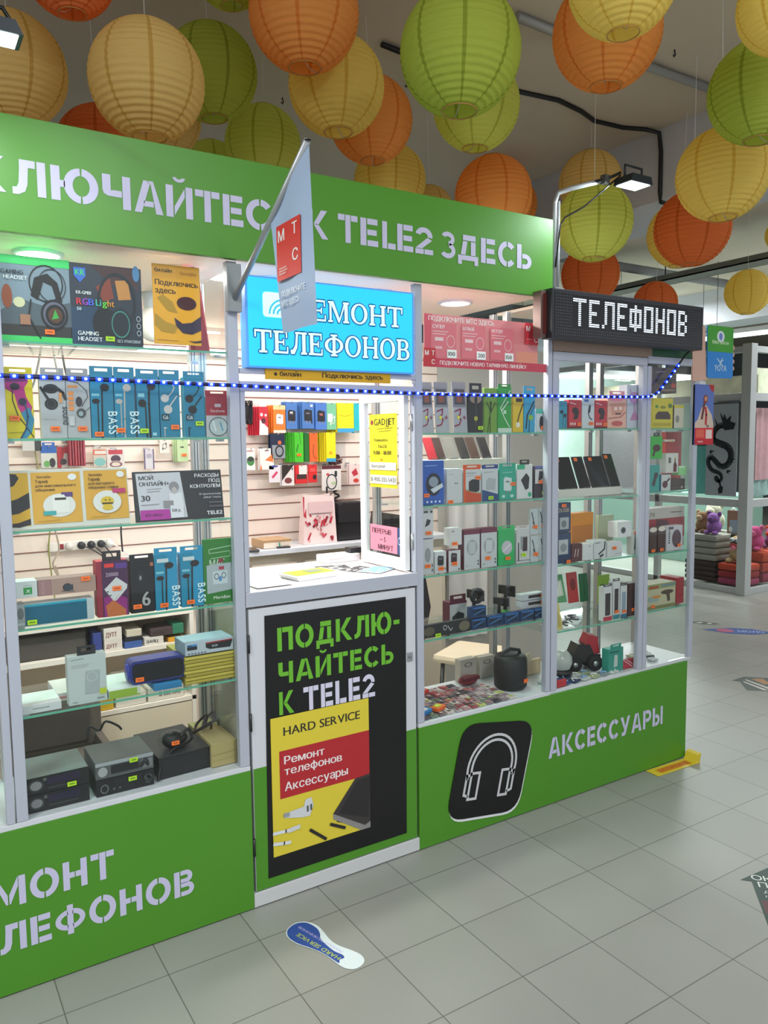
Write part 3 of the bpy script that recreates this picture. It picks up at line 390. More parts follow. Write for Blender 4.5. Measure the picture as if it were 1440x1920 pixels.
 ('powerbank_box', 'tall pale grey wireless charger box with lime corner', 'box', '', 0.466, 0.035, 0.8158, 0.112, 0.151, 0.035, 0, 0, '#bcc7c6', None, [('l', [(0.1, 0.92), (0.42, 0.93)], 0.02, '#7f8c8c'), ('l', [(0.1, 0.8), (0.55, 0.81)], 0.012, '#98a3a3'), ('l', [(0.1, 0.76), (0.5, 0.77)], 0.012, '#98a3a3'), ('p', [(0.42, 0.2), (0.78, 0.2), (0.82, 0.66), (0.46, 0.66)], '#a3aeb0'), ('o', 0.62, 0.54, 0.14, 0.1, 0.1, '#c5cfcf'), ('r', 0.8, 0.15, 0.98, 0.27, '#b8c832'), ('t', '2000', 0.72, 0.06, 0.04, '#7f8c8c', 0.24), ('l', [(0.1, 0.06), (0.22, 0.06)], 0.02, '#7f8c8c')], ('#26282b', 0.48, 0.028), []),
 ('flat_box', 'white and lime flat box under the blue speaker', 'box', '', 0.574, 0.03, 0.8158, 0.097, 0.027, 0.18, 0, 0, '#8fb03a', '#cfd8d8', [('r', 0.88, 0.2, 1, 1, '#c8d0c0')], None, []),
 ('flat_box', 'bright blue flat box beneath the right end of the blue speaker', 'box', '', 0.71, 0.03, 0.8158, 0.089, 0.02, 0.1, 0, 0, '#2878ac', '#3a94cc', [], None, []),
 ('padded_envelope', 'yellow padded envelope, lowest of the eight under the clock carton', 'envelope', 'yellow padded envelopes', 0.852, 0.035, 0.8158, 0.172, 0.011, 0.2, 0, -0.8, '#b8a840', '#a89a3c', [('l', [(0, 0.12), (1, 0.14)], 0.008, '#8a7a28')], None, []),
 ('padded_envelope', 'yellow padded envelope, second of the eight under the clock carton', 'envelope', 'yellow padded envelopes', 0.852, 0.035, 0.8273, 0.17, 0.011, 0.2, 0, 0.0, '#c4b44c', '#a89a3c', [('l', [(0, 0.12), (1, 0.14)], 0.008, '#8a7a28')], None, []),
 ('padded_envelope', 'yellow padded envelope, third of the eight under the clock carton', 'envelope', 'yellow padded envelopes', 0.854, 0.035, 0.8388, 0.168, 0.011, 0.2, 0, 0.8, '#a89a38', '#a89a3c', [('l', [(0, 0.12), (1, 0.14)], 0.008, '#8a7a28')], None, []),
 ('padded_envelope', 'yellow padded envelope, fourth of the eight under the clock carton', 'envelope', 'yellow padded envelopes', 0.851, 0.035, 0.8503, 0.172, 0.011, 0.2, 0, -0.8, '#c8b850', '#a89a3c', [('l', [(0, 0.12), (1, 0.14)], 0.008, '#8a7a28')], None, []),
 ('padded_envelope', 'yellow padded envelope, fifth of the eight under the clock carton', 'envelope', 'yellow padded envelopes', 0.853, 0.035, 0.8618, 0.17, 0.011, 0.2, 0, 0.0, '#b0a23c', '#a89a3c', [('l', [(0, 0.12), (1, 0.14)], 0.008, '#8a7a28')], None, []),
 ('padded_envelope', 'yellow padded envelope, sixth of the eight under the clock carton', 'envelope', 'yellow padded envelopes', 0.852, 0.035, 0.8733, 0.168, 0.011, 0.2, 0, 0.8, '#c0b048', '#a89a3c', [('l', [(0, 0.12), (1, 0.14)], 0.008, '#8a7a28')], None, []),
 ('padded_envelope', 'yellow padded envelope, seventh of the eight under the clock carton', 'envelope', 'yellow padded envelopes', 0.852, 0.035, 0.8848, 0.172, 0.011, 0.2, 0, -0.8, '#aca03a', '#a89a3c', [('l', [(0, 0.12), (1, 0.14)], 0.008, '#8a7a28')], None, []),
 ('padded_envelope', 'yellow padded envelope, topmost of the eight under the clock carton', 'envelope', 'yellow padded envelopes', 0.852, 0.035, 0.8963, 0.17, 0.011, 0.2, 0, 0.0, '#cabc58', '#a89a3c', [('l', [(0, 0.12), (1, 0.14)], 0.008, '#8a7a28')], None, []),
 ('clock_box', 'white carton with a red and black alarm clock reading 13:33', 'clock box', '', 0.852, 0.035, 0.9113, 0.165, 0.044, 0.11, 0, 0, '#b5c2cc', '#8ea6b6', [('p', [(0.42, 0.82), (0.96, 0.85), (0.98, 0.75), (0.93, 0.25), (0.5, 0.3), (0.42, 0.45)], '#1b1c20'), ('p', [(0.42, 0.82), (0.97, 0.86), (0.97, 0.78), (0.44, 0.72)], '#9c2a2c'), ('t', '13:33', 0.55, 0.45, 0.14, '#c8d8e0', 0.2), ('r', 0.04, 0.68, 0.24, 0.82, '#3a86c8'), ('r', 0.04, 0.42, 0.24, 0.68, '#20242a'), ('t', '10:10', 0.05, 0.7, 0.1, '#1c2430', 0.17), ('e', 0.07, 0.14, 0.02, 0.05, '#4a5660'), ('e', 0.136, 0.14, 0.02, 0.05, '#4a5660'), ('e', 0.202, 0.14, 0.02, 0.05, '#4a5660'), ('e', 0.268, 0.14, 0.02, 0.05, '#4a5660'), ('e', 0.334, 0.14, 0.02, 0.05, '#4a5660'), ('e', 0.4, 0.14, 0.02, 0.05, '#4a5660')], None, []),
 ('car_radio', 'black car radio with round silver knob, bottom of left stack', 'car radio', '', 0.368, 0.04, 0.5118, 0.178, 0.052, 0.17, 0, 0, '#17181b', '#3c4042', [('r', 0.0, 0.0, 1, 1, '#17181b'), ('e', 0.16, 0.5, 0.09, 0.26, '#85888a'), ('o', 0.16, 0.5, 0.12, 0.34, 0.2, '#3a3d40'), ('r', 0.33, 0.45, 0.86, 0.86, '#1f1838'), ('r', 0.35, 0.2, 0.82, 0.3, '#34373a'), ('e', 0.3, 0.8, 0.03, 0.1, '#5b5e60')], None, []),
 ('car_radio', 'black car radio with purple display, top of left stack', 'car radio', '', 0.368, 0.04, 0.5658, 0.178, 0.052, 0.17, 0, 0, '#17181b', '#6f7b7c', [('r', 0.0, 0.0, 1, 1, '#17181b'), ('e', 0.16, 0.5, 0.09, 0.26, '#8b8f90'), ('o', 0.16, 0.5, 0.12, 0.34, 0.2, '#3a3d40'), ('r', 0.33, 0.45, 0.86, 0.86, '#1f1838'), ('r', 0.35, 0.2, 0.82, 0.3, '#34373a'), ('e', 0.3, 0.8, 0.03, 0.1, '#5b5e60')], None, [(0.72, 0.2, 'g')]),
 ('car_radio', 'black car radio under the silver one', 'car radio', '', 0.566, 0.04, 0.5118, 0.178, 0.052, 0.17, 0, 0, '#131417', '#2b2e30', [('r', 0, 0, 1, 1, '#131417'), ('o', 0.14, 0.4, 0.07, 0.28, 0.25, '#6a6d70'), ('o', 0.9, 0.45, 0.07, 0.28, 0.25, '#5a5d60'), ('r', 0.3, 0.5, 0.8, 0.85, '#1c1d22'), ('e', 0.3, 0.3, 0.02, 0.08, '#55585a'), ('e', 0.4, 0.3, 0.02, 0.08, '#55585a')], None, [(0.62, 0.7, 'g')]),
 ('car_radio', 'silver faced car radio on top of the middle stack', 'car radio', '', 0.566, 0.04, 0.5658, 0.178, 0.052, 0.17, 0, 0, '#3a3c3e', '#585f60', [('r', 0, 0, 1, 1, '#54585a'), ('r', 0, 0.78, 1, 1, '#9fa6aa'), ('e', 0.12, 0.42, 0.08, 0.3, '#a2a6a8'), ('r', 0.26, 0.2, 0.74, 0.72, '#1c1e22'), ('r', 0.78, 0.15, 0.98, 0.7, '#7b8082')], None, [(0.65, 0.8, 'g')]),
 ('amplifier', 'black box amplifier wrapped in clear film on the cabinet floor', 'amplifier', '', 0.766, 0.06, 0.5118, 0.179, 0.072, 0.26, 0, 3, '#17181b', '#33363a', [('r', 0.05, 0.1, 0.95, 0.9, '#1d1f22')], None, []),
 ('cardboard_box', 'tan cardboard box at the right end of the cabinet floor', 'box', '', 0.896, 0.05, 0.5118, 0.09, 0.083, 0.24, 0, 0, '#b0a06a', '#b8a875', [('l', [(0, 0.5), (1, 0.55)], 0.02, '#8d7e50'), ('l', [(0, 0.25), (1, 0.3)], 0.02, '#a08f5c')], None, []),
 ('film_pouch', 'grey film pouch marked 3+ nearest the window post', 'pouch', '', 1.744, 0.035, 1.6298, 0.053, 0.194, 0.004, 5, 0, '#8d9096', None, [('r', 0, 0.0, 1, 0.5, '#a9acb4'), ('r', 0.12, 0.56, 0.9, 0.86, '#4c4a50'), ('r', 0.3, 0.6, 0.7, 0.8, '#8a4f3a'), ('r', 0, 0.88, 1, 1, '#8f949a'), ('l', [(0.12, 0.42), (0.55, 0.47), (0.5, 0.36), (0.3, 0.32), (0.55, 0.26), (0.4, 0.16), (0.05, 0.13)], 0.09, '#8c2748'), ('e', 0.36, 0.3, 0.1, 0.04, '#d8d83a'), ('t', '+', 0.66, 0.24, 0.12, '#8c2748', 0.25)], None, []),
 ('film_pouch', 'grey film pouch marked 3+ in the middle of three', 'pouch', '', 1.813, 0.035, 1.6298, 0.064, 0.196, 0.004, 5, 0, '#8d9096', None, [('r', 0, 0.0, 1, 0.5, '#a9acb4'), ('r', 0.12, 0.56, 0.9, 0.86, '#4c4a50'), ('r', 0.3, 0.6, 0.7, 0.8, '#8a4f3a'), ('r', 0, 0.88, 1, 1, '#8f949a'), ('l', [(0.12, 0.42), (0.55, 0.47), (0.5, 0.36), (0.3, 0.32), (0.55, 0.26), (0.4, 0.16), (0.05, 0.13)], 0.09, '#8c2748'), ('e', 0.36, 0.3, 0.1, 0.04, '#d8d83a'), ('t', '+', 0.66, 0.24, 0.12, '#8c2748', 0.25)], None, []),
 ('film_pouch', 'grey film pouch marked 3+ next to the black lemon card', 'pouch', '', 1.901, 0.035, 1.6298, 0.066, 0.199, 0.004, 5, 0, '#8d9096', None, [('r', 0, 0.0, 1, 0.5, '#a9acb4'), ('r', 0.12, 0.56, 0.9, 0.86, '#4c4a50'), ('r', 0.3, 0.6, 0.7, 0.8, '#8a4f3a'), ('r', 0, 0.88, 1, 1, '#8f949a'), ('l', [(0.12, 0.42), (0.55, 0.47), (0.5, 0.36), (0.3, 0.32), (0.55, 0.26), (0.4, 0.16), (0.05, 0.13)], 0.09, '#8c2748'), ('e', 0.36, 0.3, 0.1, 0.04, '#d8d83a'), ('t', '+', 0.66, 0.24, 0.12, '#8c2748', 0.25)], None, []),
 ('cable_card', 'black cable card with round top and a lemon picture', 'card', '', 1.975, 0.035, 1.6298, 0.076, 0.155, 0.012, 0, 0, '#1d1c20', None, [('e', 0.5, 0.88, 0.4, 0.14, '#8b8f94'), ('e', 0.5, 0.84, 0.34, 0.1, '#9a8468'), ('e', 0.5, 0.82, 0.1, 0.1, '#2a2a2e'), ('e', 0.5, 0.36, 0.12, 0.06, '#b8b83a'), ('l', [(0.5, 0.75), (0.5, 0.1)], 0.02, '#7a7064')], ('#1d1c30', 0.8, 0.04), [(0.78, 0.12, 'g')]),
 ('cable_card', 'olive green cable card with three dark plug ends', 'card', '', 2.052, 0.035, 1.6298, 0.067, 0.178, 0.012, 0, 0, '#6f9a34', None, [('l', [(0.2, 0.68), (0.45, 0.5), (0.45, 0)], 0.06, '#1e2a18'), ('l', [(0.5, 0.7), (0.5, 0.5)], 0.1, '#1e2a18'), ('l', [(0.85, 0.68), (0.5, 0.45)], 0.06, '#1e2a18'), ('l', [(0.4, 0.35), (0.25, 0)], 0.05, '#1e2a18')], None, []),
 ('cable_card', 'bright green cable card with a white lightning cable', 'card', '', 2.126, 0.035, 1.6298, 0.074, 0.18, 0.012, 0, 0, '#2c9a3c', None, [('l', [(0.9, 0.95), (0.55, 0.75), (0.2, 0.55), (0.45, 0.35), (0.85, 0.12)], 0.05, '#dfeee0'), ('l', [(0.3, 0.5), (0.75, 0.7)], 0.06, '#dfeee0'), ('r', 0.4, 0.42, 0.6, 0.5, '#bfe0c4'), ('r', 0, 0.0, 1, 0.1, '#c8dccc')], ('#1f8a34', 0.9, 0.016), []),
 ('cable_card', 'yellow cable card with a black jack cable, beside a blue one', 'card', '', 2.198, 0.035, 1.6298, 0.059, 0.156, 0.012, 0, 0, '#d9b820', '#b08a20', [('r', 0.3, 0.8, 0.9, 0.9, '#3a2c14'), ('l', [(0.95, 0.75), (0.6, 0.45), (0.4, 0.2)], 0.09, '#211c1c'), ('e', 0.5, 0.2, 0.2, 0.07, '#e8e4d0')], None, []),
 ('cable_card', 'sky blue cable card with round top and black jack', 'card', '', 2.262, 0.035, 1.6298, 0.063, 0.161, 0.012, 0, 0, '#2a9cc4', None, [('l', [(0.9, 0.8), (0.3, 0.45), (0.2, 0.1)], 0.12, '#1a2028'), ('l', [(0.95, 0.7), (0.5, 0.4), (0.45, 0)], 0.06, '#1a2028'), ('e', 0.6, 0.38, 0.2, 0.07, '#88b83a')], ('#2a9cc4', 1, 0.03), []),
 ('adapter_box', 'small white adapter box with a teal top, shelf end', 'box', '', 2.33, 0.035, 1.6298, 0.061, 0.098, 0.03, 0, 0, '#c9d4d8', None, [('r', 0, 0.8, 1, 1, '#4fb8a4'), ('e', 0.5, 0.4, 0.2, 0.3, '#2c2c30')], None, [(0.6, 0.2, 'o')]),
 ('speaker_box', 'royal blue watch box with a curled black strap', 'box', '', 1.766, 0.035, 1.3528, 0.102, 0.171, 0.04, 0, 0, '#1f55b0', None, [('e', 0.5, 0.46, 0.36, 0.26, '#1c2030'), ('e', 0.5, 0.52, 0.22, 0.12, '#8a96a6'), ('p', [(0.35, 0.35), (0.9, 0.48), (0.95, 0.4), (0.5, 0.26)], '#c9d2dc'), ('l', [(0.1, 0.88), (0.65, 0.89)], 0.03, '#7fa4dc'), ('e', 0.2, 0.07, 0.045, 0.025, '#d4e0f0'), ('e', 0.39, 0.07, 0.045, 0.025, '#d4e0f0'), ('e', 0.5800000000000001, 0.07, 0.045, 0.025, '#d4e0f0'), ('e', 0.77, 0.07, 0.045, 0.025, '#d4e0f0')], None, [(0.15, 0.22, 'o')]),
 ('adapter_box', 'plain white adapter box behind its orange neighbour', 'box', '', 1.869, 0.035, 1.3528, 0.077, 0.137, 0.035, 0, 0, '#c8cbcf', None, [('r', 0.5, 0.55, 0.56, 0.6, '#6a6e74'), ('r', 0.62, 0.55, 0.68, 0.6, '#6a6e74'), ('l', [(0.1, 0.84), (0.4, 0.83)], 0.02, '#9aa0a6')], None, [(0.2, 0.05, 'o')]),
 ('charger_box', 'orange and white box with a dark cube charger', 'box', '', 1.957, 0.035, 1.3528, 0.09, 0.132, 0.035, 0, 0, '#c6c9cc', None, [('p', [(0, 0), (1, 0), (1, 0.25), (0.5, 0.3), (0, 0.4)], '#c84a24'), ('l', [(0, 0.42), (0.5, 0.32), (1, 0.28)], 0.03, '#6aa84a'), ('r', 0, 0, 0.12, 1, '#d85a24'), ('p', [(0.3, 0.35), (0.7, 0.3), (0.9, 0.35), (0.9, 0.66), (0.5, 0.7), (0.3, 0.62)], '#2a282c'), ('l', [(0.15, 0.88), (0.7, 0.89)], 0.025, '#8a8f94'), ('l', [(0.15, 0.8), (0.6, 0.82)], 0.02, '#a2a6aa')], ('#d9531f', 1, 0.018), [(0.8, 0.74, 'o')]),
 ('charger_box', 'white and navy box with a pale cube charger', 'box', '', 2.05, 0.035, 1.3528, 0.084, 0.132, 0.035, 0, 0, '#c4cace', None, [('p', [(0, 0), (1, 0), (1, 0.2), (0.5, 0.28), (0, 0.36)], '#27477e'), ('p', [(0.25, 0.35), (0.8, 0.33), (0.85, 0.68), (0.4, 0.72), (0.25, 0.64)], '#a9afb4'), ('l', [(0.1, 0.88), (0.7, 0.9)], 0.03, '#98a0a8')], ('#2a3f86', 1, 0.016), [(0.5, 0.1, 'g')]),
 ('charger_box', 'teal charger box with a white plug picture', 'box', '', 2.143, 0.035, 1.3528, 0.09, 0.131, 0.035, 0, 0, '#23a088', None, [('plug', 0.5, 0.5, 0.24, '#c9d8d8'), ('l', [(0.2, 0.86), (0.8, 0.87)], 0.03, '#8fd4c4'), ('e', 0.25, 0.12, 0.1, 0.05, '#b8e0d4'), ('e', 0.75, 0.12, 0.1, 0.05, '#b8e0d4')], ('#23a088', 1, 0.02), [(0.8, 0.5, 'o')]),
 ('charger_box', 'white box with a black car charger and green corner', 'box', '', 2.237, 0.035, 1.3528, 0.087, 0.144, 0.03, 0, 0, '#d2d5d6', None, [('p', [(0.25, 0.55), (0.6, 0.75), (0.8, 0.62), (0.75, 0.3), (0.55, 0.25)], '#26262a'), ('r', 0.0, 0.86, 0.5, 1, '#2aa87c'), ('e', 0.82, 0.12, 0.12, 0.07, '#2aa87c')], ('#2c302e', 0.6, 0.02), []),
 ('cable_card', 'small cable card with black plug over an orange tag', 'card', '', 2.326, 0.035, 1.3528, 0.068, 0.135, 0.02, 0, 0, '#38323a', None, [('r', 0.05, 0.45, 0.95, 0.9, '#c8c6ca'), ('p', [(0.3, 0.5), (0.7, 0.62), (0.75, 0.82), (0.4, 0.85)], '#2c2c30'), ('r', 0, 0.92, 1, 1, '#5b62a0')], None, [(0.5, 0.5, 'o'), (0.78, 0.15, 'g')]),
 ('adapter_box', 'white adapter box with a round blue logo, topmost near the window post', 'box', '', 1.739, 0.035, 1.2228, 0.051, 0.128, 0.03, 0, 0, '#c9cbce', None, [('r', 0.1, 0.78, 0.5, 0.84, '#3a3a44'), ('e', 0.8, 0.81, 0.12, 0.04, '#3a3a44'), ('p', [(0.2, 0.35), (0.6, 0.42), (0.75, 0.55), (0.4, 0.6)], '#2c3034'), ('r', 0, 0, 1, 0.015, '#3a62a8')], ('#2e2a30', 1, 0.014), [(0.5, 0.17, 'o')]),
 ('charger_box', 'white box with a round grey charger, under the tall adapter box', 'box', '', 1.739, 0.035, 1.0808, 0.051, 0.14, 0.03, 0, 0, '#c6c7ca', None, [('e', 0.45, 0.55, 0.28, 0.2, '#8f9498'), ('e', 0.86, 0.25, 0.05, 0.05, '#2a2a2e'), ('e', 0.86, 0.12, 0.05, 0.05, '#2a2a2e')], None, [(0.4, 0.25, 'o')]),
 ('charger_box', 'white box with a dark charger, second from the window post', 'box', '', 1.798, 0.035, 1.0808, 0.057, 0.087, 0.03, 0, 0, '#c6c8cb', None, [('plug', 0.5, 0.58, 0.26, '#2c2e32'), ('e', 0.88, 0.2, 0.05, 0.04, '#2a2a2e')], None, [(0.5, 0.22, 'o')]),
 ('charger_box', 'white box with maroon edge and a red-black plug picture', 'box', '', 1.867, 0.035, 1.0808, 0.061, 0.086, 0.04, 0, 0, '#c6c6c9', '#5f2438', [('plug', 0.45, 0.65, 0.24, '#3a2a2e'), ('e', 0.85, 0.1, 0.06, 0.04, '#2a2a2e')], None, [(0.45, 0.38, 'o')]),
 ('adapter_box', 'small white box sitting on the maroon edged one', 'box', '', 1.872, 0.035, 1.1858, 0.064, 0.07, 0.035, 0, 0, '#cdcdce', None, [('r', 0.2, 0.75, 0.4, 0.85, '#8f9296')], None, [(0.4, 0.1, 'o')]),
 ('charger_box', 'large white charger box with maroon top, left of its twin', 'box', '', 1.955, 0.035, 1.0808, 0.082, 0.162, 0.04, 0, 0, '#bfc3c7', '#5f2438', [('r', 0.0, 0.88, 1, 1, '#6a2a40'), ('e', 0.5, 0.55, 0.34, 0.2, '#9aa0a4'), ('p', [(0.3, 0.4), (0.7, 0.4), (0.72, 0.68), (0.3, 0.7)], '#b4b9bd'), ('e', 0.88, 0.2, 0.04, 0.025, '#2a2a2e'), ('e', 0.88, 0.12, 0.04, 0.025, '#2a2a2e'), ('l', [(0.1, 0.1), (0.25, 0.1)], 0.02, '#6a6e74')], None, []),
 ('charger_box', 'large white charger box with maroon top and orange tag', 'box', '', 2.044, 0.035, 1.0808, 0.085, 0.163, 0.04, 0, 0, '#bfc3c7', '#5f2438', [('r', 0.0, 0.88, 1, 1, '#6a2a40'), ('e', 0.5, 0.55, 0.34, 0.2, '#9aa0a4'), ('p', [(0.3, 0.4), (0.7, 0.4), (0.72, 0.68), (0.3, 0.7)], '#c0c5c8'), ('e', 0.88, 0.2, 0.04, 0.025, '#2a2a2e'), ('e', 0.88, 0.12, 0.04, 0.025, '#2a2a2e'), ('l', [(0.1, 0.1), (0.25, 0.1)], 0.02, '#6a6e74')], None, [(0.4, 0.24, 'o')]),
 ('charger_box', 'vivid green box with a round silver window', 'box', '', 2.138, 0.035, 1.0808, 0.09, 0.147, 0.04, 0, 0, '#27a85c', None, [('e', 0.52, 0.5, 0.32, 0.2, '#b9b6c0'), ('l', [(0.3, 0.4), (0.75, 0.6)], 0.05, '#dedde4')], ('#2cb864', 1, 0.018), [(0.55, 0.2, 'o')]),
 ('charger_box', 'white box with two brown chargers and a cable', 'box', '', 2.23, 0.035, 1.0808, 0.075, 0.145, 0.03, 0, 0, '#c3c4c6', None, [('r', 0.3, 0.4, 0.82, 0.78, '#8a8e92'), ('p', [(0.45, 0.35), (0.8, 0.35), (0.8, 0.75), (0.5, 0.75)], '#3a2428'), ('l', [(0.15, 0.6), (0.15, 0.1)], 0.08, '#3a3438'), ('l', [(0, 0.08), (1, 0.08)], 0.03, '#4a4a4e')], ('#cfcfd0', 1, 0.014), [(0.5, 0.25, 'g')]),
 ('cable_pack', 'clear cable pack, upper left of four at the shelf end', 'pack', '', 2.286, 0.03, 1.1978, 0.043, 0.112, 0.012, 0, 0, '#b9c2c6', None, [('l', [(0.2, 0.85), (0.6, 0.3)], 0.12, '#2c3034'), ('l', [(0.3, 0.5), (0.8, 0.2)], 0.08, '#3c4044')], None, [(0.6, 0.3, 'o')]),
 ('cable_pack', 'clear cable pack, upper right of four at the shelf end', 'pack', '', 2.339, 0.034, 1.1978, 0.043, 0.112, 0.012, 0, 0, '#b9c2c6', None, [('l', [(0.2, 0.85), (0.6, 0.3)], 0.12, '#2c3034'), ('l', [(0.3, 0.5), (0.8, 0.2)], 0.08, '#3c4044')], None, [(0.6, 0.3, 'o')]),
 ('cable_pack', 'clear cable pack, lower left of four at the shelf end', 'pack', '', 2.29, 0.03, 1.0808, 0.043, 0.112, 0.012, 0, 0, '#b9c2c6', None, [('l', [(0.2, 0.85), (0.6, 0.3)], 0.12, '#2c3034'), ('l', [(0.3, 0.5), (0.8, 0.2)], 0.08, '#3c4044')], None, [(0.6, 0.3, 'o')]),
 ('cable_pack', 'clear cable pack, lower right of four at the shelf end', 'pack', '', 2.344, 0.034, 1.0808, 0.044, 0.112, 0.012, 0, 0, '#b9c2c6', None, [('l', [(0.2, 0.85), (0.6, 0.3)], 0.12, '#2c3034'), ('l', [(0.3, 0.5), (0.8, 0.2)], 0.08, '#3c4044')], None, [(0.6, 0.3, 'o')]),
 ('speaker_box', 'maroon and white box with a black cube speaker', 'box', '', 2.012, 0.2, 0.7709, 0.092, 0.144, 0.05, 0, 0, '#c4c5c8', '#5f2438', [('p', [(0.15, 0.1), (0.85, 0.15), (0.85, 0.62), (0.5, 0.7), (0.15, 0.55)], '#2d2f34'), ('r', 0, 0.93, 1, 1, '#5f2438')], ('#5f2438', 0.9, 0.03), []),
 ('cable_pack', 'blue blister pack at the bottom of the pair left of the holders', 'pack', '', 1.991, 0.035, 0.8298, 0.078, 0.045, 0.03, 0, 0, '#1f3c66', None, [('r', 0.1, 0.2, 0.9, 0.8, '#16263c'), ('l', [(0.15, 0.3), (0.85, 0.7)], 0.06, '#3a6ea8'), ('r', 0.1, 0.82, 0.9, 0.95, '#2f6db0')], None, []),
 ('cable_pack', 'blue blister pack on top of the pair left of the holders', 'pack', '', 1.991, 0.035, 0.8788, 0.078, 0.045, 0.03, 0, 0, '#1f3c66', None, [('r', 0.1, 0.2, 0.9, 0.8, '#16263c'), ('l', [(0.15, 0.3), (0.85, 0.7)], 0.06, '#3a6ea8'), ('r', 0.1, 0.82, 0.9, 0.95, '#2f6db0')], None, []),
 ('cable_pack', 'blue blister pack under the red phone holder', 'pack', '', 2.079, 0.035, 0.8298, 0.086, 0.045, 0.03, 0, 0, '#1f3c66', None, [('r', 0.1, 0.2, 0.9, 0.8, '#16263c'), ('l', [(0.15, 0.3), (0.85, 0.7)], 0.06, '#3a6ea8'), ('r', 0.1, 0.82, 0.9, 0.95, '#2f6db0')], None, []),
 ('cable_pack', 'dark blue blister pack between the phone holders', 'pack', '', 2.17, 0.035, 0.8298, 0.083, 0.045, 0.03, 0, 0, '#1f3c66', None, [('r', 0.1, 0.2, 0.9, 0.8, '#16263c'), ('l', [(0.15, 0.3), (0.85, 0.7)], 0.06, '#3a6ea8'), ('r', 0.1, 0.82, 0.9, 0.95, '#2f6db0')], None, []),
 ('cable_pack', 'blue blister pack before the long white packs', 'pack', '', 2.26, 0.035, 0.8298, 0.086, 0.045, 0.03, 0, 0, '#1f3c66', None, [('r', 0.1, 0.2, 0.9, 0.8, '#16263c'), ('l', [(0.15, 0.3), (0.85, 0.7)], 0.06, '#3a6ea8'), ('r', 0.1, 0.82, 0.9, 0.95, '#2f6db0')], None, []),
 ('cable_pack', 'blue blister pack at the right end of its shelf', 'pack', '', 2.325, 0.035, 0.8298, 0.069, 0.045, 0.03, 0, 0, '#1f3c66', None, [('r', 0.1, 0.2, 0.9, 0.8, '#16263c'), ('l', [(0.15, 0.3), (0.85, 0.7)], 0.06, '#3a6ea8'), ('r', 0.1, 0.82, 0.9, 0.95, '#2f6db0')], None, []),
 ('dashboard_mount_box', 'long white box with two brown rods, lower one', 'box', '', 2.32, 0.07, 0.8768, 0.131, 0.028, 0.04, 0, 0, '#b9bdc2', None, [('r', 0.3, 0.3, 0.9, 0.75, '#3a2a2c')], None, [(0.92, 0.5, 'o')]),
 ('dashboard_mount_box', 'long white box with two brown rods, upper one', 'box', '', 2.32, 0.07, 0.9068, 0.131, 0.028, 0.04, 0, 0, '#b9bdc2', None, [('r', 0.3, 0.3, 0.9, 0.75, '#3a2a2c')], None, [(0.92, 0.5, 'o')]),
 ('sign_card', 'dark flat card with a white curl drawing, lying in front', 'card', '', 1.832, 0.035, 0.8298, 0.23, 0.052, 0.02, 0, 0, '#26262a', None, [('o', 0.44, 0.6, 0.04, 0.2, 0.25, '#c8c8cc'), ('l', [(0.5, 0.7), (0.56, 0.3), (0.6, 0.5)], 0.012, '#c8c8cc'), ('e', 0.1, 0.5, 0.12, 0.35, '#5c5446'), ('e', 0.86, 0.5, 0.12, 0.4, '#6a6252')], None, [(0.28, 0.12, 'g')]),
 ('earphone_box', 'teal earphone box at the left end of the end bay', 'earphone box', '', 2.455, 0.035, 1.6458, 0.051, 0.118, 0.03, 0, 0, '#2f93b0', None, [('bud', 0.35, 0.6, 0.2, '#1c2c3a')], None, []),
 ('headset_box', 'red bluetooth headset box, left of the silver one', 'box', '', 2.529, 0.035, 1.6458, 0.078, 0.124, 0.03, 0, 0, '#c22836', None, [('l', [(0.1, 0.9), (0.55, 0.84)], 0.05, '#f0c8c8'), ('e', 0.5, 0.62, 0.25, 0.12, '#2c1e24'), ('p', [(0.35, 0.3), (0.7, 0.35), (0.8, 0.6), (0.5, 0.62)], '#2c1e24'), ('r', 0, 0, 1, 0.06, '#5a1a20'), ('r', 0.1, 0.12, 0.2, 0.2, '#f0d8d0'), ('r', 0.26, 0.12, 0.36, 0.2, '#f0d8d0'), ('r', 0.42000000000000004, 0.12, 0.52, 0.2, '#f0d8d0')], None, [(0.8, 0.15, 'o')]),
 ('headset_box', 'silver bluetooth headset box between two red ones', 'box', '', 2.61, 0.035, 1.6458, 0.077, 0.135, 0.03, 0, 0, '#c8d2d6', None, [('p', [(0.45, 0.5), (0.65, 0.52), (0.7, 0.75), (0.55, 0.76)], '#26262e'), ('l', [(0.5, 0.5), (0.6, 0.35), (0.8, 0.28)], 0.07, '#26262e'), ('r', 0.15, 0.86, 0.5, 0.94, '#3f6aa8')], None, [(0.7, 0.16, 'o')]),
 ('headset_box', 'red bluetooth headset box, right of the silver one', 'box', '', 2.691, 0.035, 1.6458, 0.079, 0.124, 0.03, 0, 0, '#c22836', None, [('l', [(0.1, 0.9), (0.55, 0.84)], 0.05, '#f0c8c8'), ('e', 0.5, 0.62, 0.25, 0.12, '#2c1e24'), ('p', [(0.35, 0.3), (0.7, 0.35), (0.8, 0.6), (0.5, 0.62)], '#2c1e24'), ('r', 0, 0, 1, 0.06, '#5a1a20'), ('r', 0.1, 0.12, 0.2, 0.2, '#f0d8d0'), ('r', 0.26, 0.12, 0.36, 0.2, '#f0d8d0'), ('r', 0.42000000000000004, 0.12, 0.52, 0.2, '#f0d8d0')], None, [(0.8, 0.14, 'o')]),
